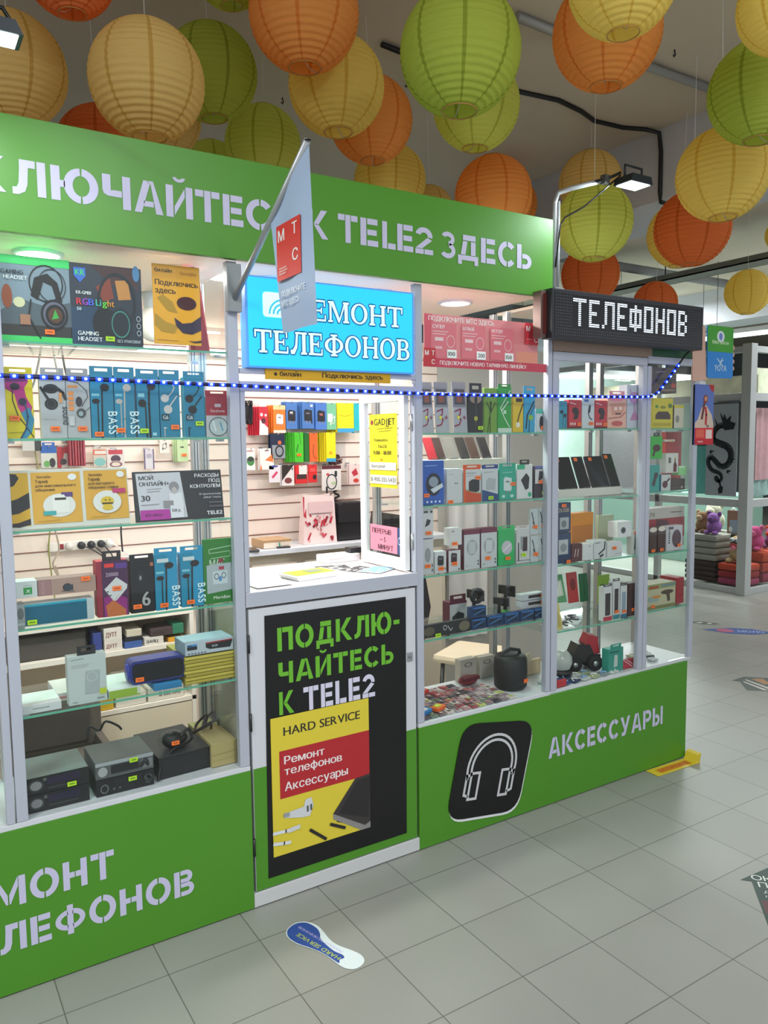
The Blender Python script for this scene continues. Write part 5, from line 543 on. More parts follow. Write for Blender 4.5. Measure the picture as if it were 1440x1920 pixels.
 ('blister_pack', 'black and white diagonal pack, fourth row', 'blister pack', '', 1.8, 1.41, 1.3675, 0.073, 0.112, 0.006, 0, 0, '#e0d8d4', None, [('p', [(0, 1), (1, 1), (0, 0.25)], '#2e2624'), ('r', 0.8, 0.75, 0.9, 0.85, '#3a3a3a'), ('e', 0.5, 0.25, 0.3, 0.14, '#7a3a3a')], None, []),
 ('blister_pack', 'packs behind the black and white diagonal pack, fourth row', 'blister pack', 'packs stacked behind the black and white diagonal', 1.793, 1.424, 1.3675, 0.073, 0.112, 0.006, 0, 4, '#e0d8d4', None, [], None, []),
 ('blister_pack', 'red memory pack with a white window, fourth row', 'blister pack', '', 1.88, 1.41, 1.3758, 0.074, 0.101, 0.006, 0, 0, '#cf2c2c', None, [('r', 0.3, 0.5, 0.95, 0.98, '#e4dcd6'), ('r', 0.1, 0.25, 0.9, 0.5, '#3c2c2a')], None, []),
 ('blister_pack', 'packs behind the red memory pack with a white window, fourth row', 'blister pack', 'packs stacked behind the red memory pack with', 1.873, 1.424, 1.3758, 0.074, 0.101, 0.006, 0, 4, '#cf2c2c', None, [], None, []),
 ('blister_pack', 'plain red pack with a black lens, fourth row', 'blister pack', '', 1.949, 1.41, 1.379, 0.052, 0.099, 0.006, 0, 0, '#d42a2c', None, [('e', 0.7, 0.3, 0.22, 0.14, '#2a2222'), ('r', 0.15, 0.6, 0.8, 0.8, '#e0504a')], None, []),
 ('blister_pack', 'maroon topped pouch with wired earphones, fourth row', 'blister pack', '', 2.065, 1.41, 1.33, 0.121, 0.139, 0.006, 0, 0, '#dcd6d0', None, [('r', 0, 0.86, 1, 1, '#5a2430'), ('cable', 0.5, 0.35, 0.26, '#2a2c34'), ('e', 0.3, 0.65, 0.08, 0.05, '#c83a3a'), ('e', 0.6, 0.3, 0.12, 0.06, '#b8c89a')], None, []),
 ('blister_pack', 'white pack with red figures, right end of fourth row', 'blister pack', '', 2.215, 1.41, 1.3567, 0.073, 0.118, 0.006, 0, 0, '#e4ccc8', None, [('p', [(0.2, 0.6), (0.6, 0.8), (0.8, 0.5), (0.4, 0.4)], '#b83040'), ('e', 0.6, 0.2, 0.25, 0.1, '#c84030')], None, []),
 ('blister_pack', 'packs behind the white pack with red figures, right end of fourth row', 'blister pack', 'packs stacked behind the white pack with red', 2.208, 1.424, 1.3567, 0.073, 0.118, 0.006, 0, 4, '#e4ccc8', None, [], None, []),
 ('blister_pack', 'white and black pack high at the left of the slatted wall', 'blister pack', '', 0.543, 1.44, 1.5744, 0.08, 0.058, 0.008, 0, 0, '#cbc9c4', None, [('r', 0.65, 0, 1, 0.8, '#3a3c3c')], None, []),
 ('blister_pack', 'blue and white pack with a round black lens, through the left cabinet', 'blister pack', '', 0.613, 1.44, 1.4951, 0.068, 0.098, 0.008, 0, 0, '#d3d3cc', None, [('r', 0, 0.7, 1, 1, '#2f62b0'), ('e', 0.7, 0.25, 0.2, 0.22, '#3a3238'), ('e', 0.35, 0.2, 0.2, 0.15, '#6aa85a')], ('#2f62b0', 0.8, 0.02), []),
 ('blister_pack', 'red and white pack with a grey gadget, through the left cabinet', 'blister pack', '', 0.674, 1.44, 1.4934, 0.049, 0.098, 0.008, 0, 0, '#b8323a', None, [('p', [(0.3, 0), (1, 0), (1, 0.7), (0.6, 0.7)], '#c8bcbc'), ('e', 0.5, 0.3, 0.3, 0.15, '#4a3e40')], None, []),
 ('blister_pack', 'dark red long strip pack, leftmost of the red bunch', 'blister pack', '', 0.696, 1.38, 1.5039, 0.01, 0.122, 0.05, 0, 0, '#a01f30', None, [('l', [(0.5, 0.05), (0.5, 0.95)], 0.12, '#c88a90')], None, []),
 ('blister_pack', 'dark red long strip pack, second of the red bunch', 'blister pack', '', 0.71, 1.39, 1.5033, 0.01, 0.122, 0.05, 0, 0, '#8a1828', None, [('l', [(0.5, 0.05), (0.5, 0.95)], 0.12, '#c88a90')], None, []),
 ('blister_pack', 'dark red long strip pack, third of the red bunch', 'blister pack', '', 0.724, 1.4, 1.5028, 0.01, 0.123, 0.05, 0, 0, '#b02a3a', None, [('l', [(0.5, 0.05), (0.5, 0.95)], 0.12, '#c88a90')], None, []),
 ('blister_pack', 'dark red long strip pack, fourth of the red bunch', 'blister pack', '', 0.738, 1.41, 1.5022, 0.01, 0.123, 0.05, 0, 0, '#94202f', None, [('l', [(0.5, 0.05), (0.5, 0.95)], 0.12, '#c88a90')], None, []),
 ('blister_pack', 'dark red long strip pack, fifth of the red bunch', 'blister pack', '', 0.752, 1.42, 1.5016, 0.01, 0.124, 0.05, 0, 0, '#8c1a2a', None, [('l', [(0.5, 0.05), (0.5, 0.95)], 0.12, '#c88a90')], None, []),
 ('blister_pack', 'dark red long strip pack, right end of the red bunch', 'blister pack', '', 0.766, 1.43, 1.501, 0.01, 0.124, 0.05, 0, 0, '#a8304a', None, [('l', [(0.5, 0.05), (0.5, 0.95)], 0.12, '#c88a90')], None, []),
 ('blister_pack', 'clear pack with teal gadget under an orange frame', 'blister pack', '', 0.837, 1.44, 1.4938, 0.058, 0.096, 0.008, 0, 0, '#c8bcae', None, [('r', 0, 0.6, 1, 0.85, '#d8583a'), ('r', 0.1, 0.64, 1, 0.8, '#d8d0c4'), ('e', 0.5, 0.25, 0.45, 0.2, '#7ab0ac')], None, []),
 ('blister_pack', 'red and white pack with a burger-like toy, through the left cabinet', 'blister pack', '', 0.91, 1.44, 1.4867, 0.082, 0.092, 0.008, 0, 0, '#d6ccc8', None, [('r', 0.1, 0.72, 0.9, 0.95, '#b83a44'), ('e', 0.5, 0.48, 0.28, 0.2, '#4a3446'), ('e', 0.5, 0.2, 0.4, 0.18, '#d8c8b8'), ('o', 0.5, 0.2, 0.36, 0.15, 0.3, '#7a4a54')], None, []),
 ('blister_pack', 'white pack with purple edge and phone ring, through the left cabinet', 'blister pack', '', 1.069, 1.44, 1.477, 0.049, 0.099, 0.008, 0, 0, '#cfc8cc', None, [('r', 0, 0, 0.12, 1, '#5a4a70'), ('r', 0.88, 0, 1, 1, '#5a4a70'), ('e', 0.5, 0.65, 0.3, 0.12, '#a8a0b0')], None, []),
 ('blister_pack', 'white pack with wired black earphones, through the left cabinet', 'blister pack', '', 1.147, 1.44, 1.5538, 0.048, 0.068, 0.008, 0, 0, '#ddd6cc', None, [('cable', 0.5, 0.5, 0.2, '#2e2c30')], None, []),
 ('blister_pack', 'pale green pack with an orange tag, through the left cabinet', 'blister pack', '', 1.238, 1.44, 1.5095, 0.057, 0.112, 0.008, 0, 0, '#b9cf9c', None, [('r', 0.3, 0.62, 0.6, 0.68, '#3a4a34')], None, [(0.6, 0.3, 'o')]),
 ('blister_pack', 'packs behind the pale green pack with an orange tag, through the left cabinet', 'blister pack', 'packs stacked behind the pale green pack with', 1.232, 1.454, 1.5095, 0.057, 0.112, 0.008, 0, 4, '#b9cf9c', None, [], None, []),
 ('blister_pack', 'packs behind the pale green pack with an orange tag, through the left cabinet', 'blister pack', 'packs stacked behind the pale green pack with', 1.225, 1.468, 1.5095, 0.057, 0.112, 0.008, 0, -3, '#b9cf9c', None, [], None, []),
 ('phone_box', 'white flat phone carton at the back of the pay counter', 'box', '', 1.566, 0.4, 1.1008, 0.16, 0.03, 0.09, 0, 0, '#e6e0e2', '#f0ecee', [('l', [(0.1, 0.5), (0.5, 0.55)], 0.01, '#c0b8bc')], None, []),
 ('note_box', 'small black box on top of the white phone carton', 'box', '', 1.644, 0.42, 1.1318, 0.06, 0.022, 0.05, 0, 0, '#2a282c', None, [], None, []),
 ('book_stack', 'white boxed books with a tan top on the wall shelf', 'box', '', 1.665, 1.27, 1.0568, 0.156, 0.042, 0.16, 0, 0, '#e0d2c0', '#b8946c', [('r', 0, 0.7, 1, 1, '#b08c64'), ('r', 0.55, 0, 0.6, 0.65, '#3a9a7c')], None, []),
]
# ---------------------------------------------------------------- hall: floor, ceiling, far walls
def floor_mat():
    m = bpy.data.materials.new('floor_tiles'); m.use_nodes = True; nt = m.node_tree; b = nt.nodes['Principled BSDF']
    g = nt.nodes.new('ShaderNodeNewGeometry'); mp = nt.nodes.new('ShaderNodeMapping'); s = .2959
    mp.inputs['Location'].default_value = (-1.5072/s, .1694/s, 0); mp.inputs['Scale'].default_value = (1/s, 1/s, 1)
    nt.links.new(g.outputs['Position'], mp.inputs['Vector'])
    br = nt.nodes.new('ShaderNodeTexBrick'); br.offset = 0; br.squash = 1
    br.inputs['Scale'].default_value = 1; br.inputs['Brick Width'].default_value = 1; br.inputs['Row Height'].default_value = 1
    br.inputs['Mortar Size'].default_value = .007; br.inputs['Mortar Smooth'].default_value = .3; br.inputs['Bias'].default_value = 0
    br.inputs['Color1'].default_value = (*lin('#9c9d96'), 1); br.inputs['Color2'].default_value = (*lin('#979891'), 1); br.inputs['Mortar'].default_value = (*lin('#696862'), 1)
    nt.links.new(mp.outputs[0], br.inputs['Vector'])
    n = nt.nodes.new('ShaderNodeTexNoise'); n.inputs['Scale'].default_value = 2.2; n.inputs['Detail'].default_value = 8; nt.links.new(g.outputs['Position'], n.inputs['Vector'])
    mx = nt.nodes.new('ShaderNodeMix'); mx.data_type = 'RGBA'; mx.blend_type = 'MULTIPLY'; mx.inputs['Factor'].default_value = .5
    cr = nt.nodes.new('ShaderNodeValToRGB'); cr.color_ramp.elements[0].color = (.78, .76, .73, 1); cr.color_ramp.elements[1].color = (1, 1, 1, 1)
    nt.links.new(n.outputs['Fac'], cr.inputs[0]); nt.links.new(br.outputs['Color'], mx.inputs['A']); nt.links.new(cr.outputs[0], mx.inputs['B'])
    nt.links.new(mx.outputs['Result'], b.inputs['Base Color']); b.inputs['Roughness'].default_value = .34
    bp = nt.nodes.new('ShaderNodeBump'); bp.inputs['Strength'].default_value = .3; bp.inputs['Distance'].default_value = .002; bp.invert = True
    nt.links.new(br.outputs['Fac'], bp.inputs['Height']); nt.links.new(bp.outputs[0], b.inputs['Normal']); return m
mb = MB(); mb.box(-5, 17, -6, 13, -.1, 0, floor_mat()); struct('floor', mb)
CEIL = M('#cbc2b0', .9, noise=.10, scale=1.6, bump=.35)
CONC = M('#c9ccd2', .85, noise=.08, scale=2)
mb = MB(); mb.box(-5, 17, -6, 13, 3.6, 3.72, CEIL); struct('ceiling', mb)
mb = MB(); mb.box(4.35, 5.0, -6, 13, 3.15, 3.6, CONC); struct('trim_1', mb)      # concrete beams
mb = MB(); mb.box(9.6, 10.2, -6, 13, 3.15, 3.6, CONC); struct('trim_2', mb)
mb = MB(); mb.box(-5, 4.34, 4.0, 4.5, 3.1, 3.6, CONC); struct('trim_3', mb)
mb = MB(); mb.box(-5, 17, 12.8, 13, 0, 3.6, M('#8f969b', .8, noise=.05)); struct('wall_back', mb)
mb = MB(); mb.box(16.8, 17, -6, 12.8, 0, 3.6, M('#7d8488', .8, noise=.05)); struct('wall_right', mb)
mb = MB(); mb.box(-5, -4.8, -6, 13, 0, 3.6, M('#a6a8a6', .8, noise=.05)); struct('wall_left', mb)
for i, (x, y) in enumerate(HALL):  # housings and tubes added to go with the ambient hall lights
    t = thing('fill_fluorescent_lamp', 'long white fluorescent ceiling fixture over the hall aisle', 'lamp', (x, y, 3.6), group='fluorescent fixtures on the hall ceiling')
    mb = MB(); mb.box(-.09, .09, -.66, .66, -.08, 0, WHITE); mb.build('housing', t)
    for dx in (-.04, .04):
        mb = MB(); mb.tube([(dx, -.62, -.1), (dx, .62, -.1)], .013, M('#f4faff', .5, emit=6)); mb.build('tube', t)
# conduit, black cable, hooks on the slab
one('conduit_pipe', MB().tube([(2.6, .50, 3.575), (3.0, .51, 3.575), (4.34, .50, 3.575)], .022, M('#a9aaa8', .5, .3)), 'grey conduit pipe running across the ceiling behind the lanterns', 'pipe')
one('black_cable', MB().tube([(2.2, 1.05, 3.58), (2.9, 1.14, 3.588), (3.2, 1.11, 3.59), (3.45, 1.08, 3.59), (3.68, 1.12, 3.59), (3.86, 1.18, 3.59), (4.10, 1.16, 3.59), (4.25, 1.10, 3.588), (4.33, 1.06, 3.57), (4.338, 1.05, 3.45), (4.338, 1.05, 3.2), (4.36, 1.06, 3.14), (4.55, 1.06, 3.138)], .014, BLACK), 'black cable snaking over the ceiling and down the beam', 'cable')
for (x, y) in [(3.0, -.35), (3.9, .15), (3.55, .35), (3.35, 1.75), (2.55, 1.35), (1.45, 1.8), (2.05, 1.9), (.55, 1.95), (3.1, 2.2)]:
    one('ceiling_hook', MB().tube([(x, y, 3.6), (x, y, 3.588), (x+.008, y, 3.578), (x+.003, y+.006, 3.568), (x-.008, y, 3.573)], .004, BLACK, 6), 'small dark wire hook sticking out of the bare ceiling', 'hook', 'wire hooks in the ceiling')
t = thing('cable_tray', 'long dark perforated cable tray hung under the ceiling at right', 'cable tray', (6.9, 2.6, 3.2))
mb = MB(); mb.box(-.12, .12, -1.9, 3.4, 0, .012, M('#7d8078', .6, .3)); mb.box(-.12, -.108, -1.9, 3.4, 0, .06, M('#7d8078', .6, .3)); mb.box(.108, .12, -1.9, 3.4, 0, .06, M('#7d8078', .6, .3)); mb.build('tray', t)
for k in range(5):
    mb = MB(); mb.tube([(-.08+k*.04, -1.9, .03), (-.07+k*.035, 0, .035), (-.08+k*.04, 3.4, .03)], .012, M('#55584f', .7)); mb.build('cable', t)
for y in (-1.4, .4, 2.2):
    mb = MB(); mb.tube([(0, y, .01), (0, y, .39)], .006, BLACK); mb.build('hanger_rod', t)
one('conduit_pipe', MB().tube([(5.1, 3.4, 3.42), (9.5, 3.4, 3.42)], .05, M('#8d9093', .6)), 'thick grey pipe under the ceiling beyond the cable tray', 'pipe')

# ---------------------------------------------------------------- paper lanterns
def paper(h, seam, seed):
    m = bpy.data.materials.new('rice_paper'); m.use_nodes = True; nt = m.node_tree; nt.nodes.clear()
    out = nt.nodes.new('ShaderNodeOutputMaterial'); d = nt.nodes.new('ShaderNodeBsdfDiffuse'); tl = nt.nodes.new('ShaderNodeBsdfTranslucent'); mx = nt.nodes.new('ShaderNodeMixShader'); mx.inputs[0].default_value = .48
    tc = nt.nodes.new('ShaderNodeTexCoord'); sp = nt.nodes.new('ShaderNodeSeparateXYZ'); nt.links.new(tc.outputs['Object'], sp.inputs[0])
    at = nt.nodes.new('ShaderNodeMath'); at.operation = 'ARCTAN2'; nt.links.new(sp.outputs[1], at.inputs[0]); nt.links.new(sp.outputs[0], at.inputs[1])
    ml = nt.nodes.new('ShaderNodeMath'); ml.operation = 'MULTIPLY_ADD'; ml.inputs[1].default_value = 8/(2*PI); ml.inputs[2].default_value = 20.5+seed; nt.links.new(at.outputs[0], ml.inputs[0])
    fr = nt.nodes.new('ShaderNodeMath'); fr.operation = 'FRACT'; nt.links.new(ml.outputs[0], fr.inputs[0])
    ab = nt.nodes.new('ShaderNodeMath'); ab.operation = 'SUBTRACT'; ab.inputs[1].default_value = .5; nt.links.new(fr.outputs[0], ab.inputs[0])
    a2 = nt.nodes.new('ShaderNodeMath'); a2.operation = 'ABSOLUTE'; nt.links.new(ab.outputs[0], a2.inputs[0])
    lt = nt.nodes.new('ShaderNodeMath'); lt.operation = 'LESS_THAN'; lt.inputs[1].default_value = .045; nt.links.new(a2.outputs[0], lt.inputs[0])
    c = nt.nodes.new('ShaderNodeMix'); c.data_type = 'RGBA'; c.inputs['A'].default_value = (*lin(h), 1); c.inputs['B'].default_value = (*lin(seam), 1); nt.links.new(lt.outputs[0], c.inputs['Factor'])
    n = nt.nodes.new('ShaderNodeTexNoise'); n.inputs['Scale'].default_value = 30; bp = nt.nodes.new('ShaderNodeBump'); bp.inputs['Strength'].default_value = .35; bp.inputs['Distance'].default_value = .01
    nt.links.new(tc.outputs['Object'], n.inputs[0]); nt.links.new(n.outputs['Fac'], bp.inputs['Height'])
    for s_ in (d, tl): nt.links.new(c.outputs['Result'], s_.inputs['Color']); nt.links.new(bp.outputs[0], s_.inputs['Normal'])
    nt.links.new(d.outputs[0], mx.inputs[1]); nt.links.new(tl.outputs[0], mx.inputs[2]); nt.links.new(mx.outputs[0], out.inputs[0]); return m
PAPER = {'o': paper('#ffb766', '#f0984c', 0), 'd': paper('#f59256', '#dc7840', .3), 'y': paper('#ffe884', '#eecb62', .1), 't': paper('#f6d88c', '#dfb866', .2), 'g': paper('#ccd862', '#a8b448', .4), 'l': paper('#eaf080', '#c8d05c', .15)}
def shade_mesh(m):
    mb = MB(); nr = 21; N = 147; prof = []
    a0, a1 = math.radians(17), math.radians(163)
    for k in range(N+1):
        a = a0+(a1-a0)*k/N; ph = k/N*nr
        rr = .2*(1-.02*(.5+.5*math.cos(2*PI*ph)))*(1 if True else 0)
        prof.append((rr*math.sin(a), -rr*math.cos(a)))
    mb.lathe(prof, m, 48); return mb
_shades = {}
def lantern(x, y, z, R, ck, label, cz, rot):
    t = thing('paper_lantern', label, 'lantern', (x, y, z), (random.uniform(-.05, .05), random.uniform(-.05, .05), rot), 'paper lanterns hanging from the hall ceiling')
    if ck not in _shades: o = shade_mesh(PAPER[ck]).build('paper_shade', t, recalc=False); _shades[ck] = o
    else: o = _shades[ck].copy(); COL.objects.link(o); o.parent = t
    o.scale = (R/.2,)*3
    if 'frame' not in _shades:
        mb = MB()
        for s_ in (-1, 1):
            rr = .2*math.sin(math.radians(17)); zz = s_*.2*math.cos(math.radians(17))
            mb.tube([(rr*math.cos(q*PI/12), rr*math.sin(q*PI/12), zz) for q in range(25)], .0022, M('#b98a4a', .5, .2), 6, cap=False)
        mb.tube([(-.058, 0, .19), (-.02, 0, .205), (0, 0, .215), (.02, 0, .205), (.058, 0, .19)], .0016, M('#b9b9b9', .3, .9), 6)
        mb.tube([(0, 0, .215), (0, 0, -.17), (-.03, 0, -.19), (-.058, 0, -.19)], .0016, M('#b9b9b9', .3, .9), 6)
        f = mb.build('wire_frame', t); _shades['frame'] = f
    else: f = _shades['frame'].copy(); COL.objects.link(f); f.parent = t
    f.scale = (R/.2,)*3
    mb = MB(); mb.tube([(0, 0, R*1.07), (0, 0, cz-z)], .0014, M('#e8e8e6', .5), 5); mb.build('hanging_string', t)
for row in LANTERNS: lantern(*row)

# ---------------------------------------------------------------- kiosk cabinets
def shift(root):            # parts are modelled in place; bring them to the thing's own origin
    for ch in root.children_recursive:
        if ch.type == 'MESH' and not ch.get('_own'): ch.data.transform(Matrix.Translation(-root.location))
        if '_own' in ch: del ch['_own']
GEDGE = M('#5fae94', .15)
SHG = thin_glass('shelf_glass', (.90, .965, .94))
PROF = M('#c3c6c9', .3, .7)
def post(mb, x0, x1, y0, y1, z0, z1, m=FRAME):
    mb.box(x0, x1, y0, y1, z0, z1, m, .002)
def rear_post(root, x, y, z0=.51, z1=2.16):
    mb = MB(); mb.box(x-.014, x+.014, y-.014, y+.014, z0, z1, PROF, .002)
    for dx in (-.006, .005): mb.box(x+dx-.0016, x+dx+.0016, y-.0148, y-.0139, z0, z1, M('#4a4c4f', .5))
    mb.build('rear_post', root)
def shelf(root, x0, x1, z, y0=.016, y1=.335):
    mb = MB(); mb.box(x0, x1, y0, y1, z-.006, z, SHG)
    mb.box(x0, x1, y0-.002, y0, z-.0062, z, GEDGE); mb.build('glass_shelf', root)
    mb = MB()
    for xx in (x0+.012, x1-.012):
        for yy in (y0+.05, y1-.04): mb.box(xx-.012, xx+.012, yy-.008, yy+.008, z-.014, z-.0062, ALU)
    mb.build('shelf_bracket', root)
def pane(root, x0, x1, y0, y1, z0, z1, name='glass_pane'):
    mb = MB(); mb.box(x0, x1, y0, y1, z0, z1, GLASS); mb.build(name, root)

# left display cabinet (two bays, the outer bay mostly outside the picture)
L = thing('display_cabinet', 'left glass display cabinet with green base reading phone repair', 'display cabinet', (.22, .17, 0))
mb = MB(); mb.box(-.75, .968, -.004, .012, 0.004, .494, GREEN, .001); bp_ = mb.build('base_panel', L)
mb = MB(); LT = M('#c9c6e2', .5)
f, wd = stencil('РЕМОНТ'); put(mb, f, .511-.486, .268, .486/wd, .088, -.0052, LT)
f, wd = stencil('ТЕЛЕФОНОВ'); put(mb, f, .759-.722, .132, .722/wd, .086, -.0052, LT)
mb.build('lettering', bp_)
mb = MB(); mb.box(-.75, .968, .013, .36, .004, .49, M('#d8d4cc', .6)); mb.build('base_carcass', L)
mb = MB(); mb.box(-.75, .968, -.002, .36, .4945, .51, WHITE, .001); mb.build('display_floor', L)
for a, b in ((.222, .2435), (.2475, .2785), (.9345, .968)):
    mb = MB(); post(mb, a, b, 0, .03, .511, 2.176); mb.build('front_post', L)
rear_post(L, .955, .42); rear_post(L, .955, .32); rear_post(L, .26, .345); rear_post(L, -.2, .345)
for z in (1.892, 1.619, 1.357, 1.073, .815): shelf(L, .279, .933, z)
for z in (1.70, 1.30, .90): shelf(L, -.7, .22, z)
pane(L, .279, .934, .006, .010, .512, 2.17); pane(L, -.72, .221, .006, .010, .512, 2.17)
pane(L, .944, .948, .035, .30, .512, 2.15)
shift(L)

# right display cabinet with the end bay
Rc = thing('display_cabinet', 'right glass display cabinet with green base reading accessories', 'display cabinet', (2.5, .17, 0))
mb = MB(); mb.box(1.662, 3.289, -.004, .012, .004, .494, GREEN, .001); bp_ = mb.build('base_panel', Rc)
mb = MB(); f, wd = stencil('АКСЕССУАРЫ'); put(mb, f, 2.347, .211, .76/wd, .091, -.0052, LT); mb.build('lettering', bp_)
def rounded_quad(c, r, n=6):
    out = []
    for i in range(4):
        p, a, b = Vector(c[i]), Vector(c[i-1]), Vector(c[(i+1) % 4]); u, v = p+(a-p).normalized()*r, p+(b-p).normalized()*r
        for k in range(n+1):
            q = k/n; out.append(tuple((1-q)**2*u+2*q*(1-q)*p+q*q*v))
    return out
mb = MB(); Q = [(1.875, .468), (2.262, .405), (2.165, .030), (1.785, .085)]
mb.prism(rounded_quad([(x+.004, z-.012) for x, z in Q], .085), -.0062, -.0045, M('#eceef0', .4)); mb.prism(rounded_quad(Q, .085), -.0085, -.0064, M('#0e0d10', .3))
IW = M('#cfcfd2', .4)
def skew(u, v): return (1.875+.387*u-.09*(1-v)+(0)*u, .468-.063*u-.383*(1-v)+.008*u)     # icon square -> panel
def st(pts, wd, y=-.0088, closed=False):
    wd *= 1.45; P = [Vector(skew(*p)) for p in pts]; n_ = len(P); L_, R_ = [], []
    for i in range(n_):
        a = P[i-1] if (i or closed) else P[i]; c = P[(i+1) % n_] if (i < n_-1 or closed) else P[i]
        d1, d2 = (P[i]-a), (c-P[i]); d1 = d1.normalized() if d1.length > 1e-6 else d2.normalized(); d2 = d2.normalized() if d2.length > 1e-6 else d1
        d = (d1+d2).normalized(); n = Vector((-d.y, d.x))*wd/2/max(.5, d.dot(d1)); L_.append(P[i]+n); R_.append(P[i]-n)
    for i in range(n_ if closed else n_-1):
        k = (i+1) % n_; mb.face([(q.x, y, q.y) for q in (L_[i], R_[i], R_[k], L_[k])], IW)
st([(.5+.33*math.cos(q), .52+.34*math.sin(q)) for q in [math.radians(x) for x in range(-20, 201, 10)]], .0075)
st([(.5+.275*math.cos(q), .52+.285*math.sin(q)) for q in [math.radians(x) for x in range(-15, 196, 10)]], .0075)
for s_ in (-1, 1):
    c = .5+s_*.21
    st([(c-.055, .20), (c+.055, .20), (c+.055, .47), (c-.055, .47)], .0075, closed=True)
    st([(c+s_*.055, .23), (c+s_*.115, .25), (c+s_*.115, .45), (c+s_*.055, .45)], .0075)
mb.build('headphone_emblem', bp_)
mb = MB(); mb.box(1.662, 3.289, .013, .36, .004, .49, M('#d8d4cc', .6)); mb.build('base_carcass', Rc)
mb = MB(); mb.box(1.662, 2.358, -.002, .36, .4945, .51, WHITE, .001); mb.box(2.358, 3.325, .004, .36, .4945, .51, WHITE, .001); mb.build('display_floor', Rc)
for a, b, zt in ((1.662, 1.692, 2.176), (2.334, 2.357, 2.176)):
    mb = MB(); post(mb, a, b, 0, .03, .511, zt); mb.build('front_post', Rc)
for a, b in ((2.361, 2.396), (2.9245, 2.953), (2.9565, 2.983)):
    mb = MB(); post(mb, a, b, -.002, .026, .511, 1.93); mb.build('door_stile', Rc)
mb = MB(); post(mb, 2.361, 2.953, -.0025, .026, 1.93, 1.966); mb.build('door_rail', Rc)
mb = MB(); post(mb, 2.9565, 3.33, -.0025, .026, 1.942, 1.975); mb.build('door_rail', Rc)
mb = MB(); post(mb, 3.304, 3.33, 0, .026, .511, 1.942); mb.build('front_post', Rc)
mb = MB(); mb.box(2.361, 2.985, .0, .03, 1.968, 2.17, M('#a08a7a', .6)); mb.box(2.986, 3.33, 0, .03, 1.977, 2.17, M('#1f5a3a', .5)); mb.build('top_board', Rc)
for x, y in ((2.33, .345), (2.33, .255), (2.93, .33), (2.93, .26), (3.315, .345), (1.70, .345)): rear_post(Rc, x, y)
for z in (1.629, 1.352, 1.080, .829): shelf(Rc, 1.694, 2.332, z)
for z in (1.645, 1.338, 1.056, .762): shelf(Rc, 2.372, 2.92, z)
for z in (1.645, 1.345, 1.050, .775): shelf(Rc, 2.96, 3.30, z)
pane(Rc, 1.693, 2.333, .006, .010, .512, 2.17); pane(Rc, 2.397, 2.924, .006, .010, .512, 1.929); pane(Rc, 2.984, 3.303, .006, .010, .512, 1.941)
pane(Rc, 3.318, 3.322, .03, .33, .512, 1.94)
mb = MB(); mb.box(2.361, 3.33, .031, .36, 2.16, 2.172, CREAM); mb.build('top_board', Rc)
shift(Rc)

# service unit between the cabinets: counter, window frame, low door
C_ = thing('service_counter', 'white service counter with open pay window and low door', 'counter', (1.31, .2, 0))
mb = MB(); mb.box(.9695, 1.6615, .012, .50, 1.055, 1.10, M('#e9e2e4', .4), .003); mb.box(.9695, 1.6615, -.004, .0115, 1.054, 1.103, FRAME, .001); mb.build('counter_top', C_)
mb = MB(); mb.box(.969, 1.6615, -.004, .03, .004, .054, M('#cfd0d0', .5), .002); mb.build('door_sill', C_)
mb = MB(); mb.box(.978, 1.652, .0, .022, .058, 1.045, WHITE, .002); mb.box(.979, 1.651, -.0012, -.0002, .059, .4945, GREEN); dr = mb.build('low_door', C_)
mb = MB(); mb.box(1.612, 1.636, -.004, -.0013, .765, .80, ALU, .001); mb.lathe([(0, -.006), (.006, -.006), (.007, 0)], ALU, 12, (1.624, -.006, .785)); mb.build('lock', dr)
for z in (.22, .66, .93):
    mb = MB(); mb.tube([(.9735, -.004, z-.03), (.9735, -.004, z+.03)], .0045, M('#3b3b3d', .4, .5)); mb.build('hinge', dr)
mb = MB(); mb.box(.9695, .986, .0, .03, 1.104, 1.768, FRAME, .001); mb.box(1.655, 1.6615, 0, .03, 1.104, 1.768, FRAME, .001)
mb.box(.9695, 1.6615, -.002, .03, 1.768, 1.80, FRAME, .001); mb.box(.9695, 1.6615, .0, .03, 1.826, 1.842, FRAME, .001); mb.build('window_frame', C_)
mb = MB(); mb.box(.9695, 1.6615, .06, .50, .004, 1.05, M('#dcd6cc', .6)); mb.build('counter_carcass', C_)
# sash swung inward
sa = MB(); sa.box(1.628, 1.650, .03, .358, 1.108, 1.150, M('#f0f0ee', .4), .001); sa.box(1.628, 1.650, .03, .358, 1.752, 1.790, M('#f0f0ee', .4), .001)
sa.box(1.628, 1.650, .03, .066, 1.150, 1.752, M('#f0f0ee', .4), .001); sa.box(1.628, 1.650, .322, .358, 1.150, 1.752, M('#f0f0ee', .4), .001); sash = sa.build('window_sash', C_)
mb = MB(); mb.box(1.637, 1.641, .066, .322, 1.150, 1.752, GLASS); mb.build('glass_pane', sash)
for z in (1.22, 1.67):
    mb = MB(); mb.tube([(1.653, .016, z-.03), (1.653, .016, z+.03)], .007, ALU); mb.build('hinge', sash)
shift(C_)

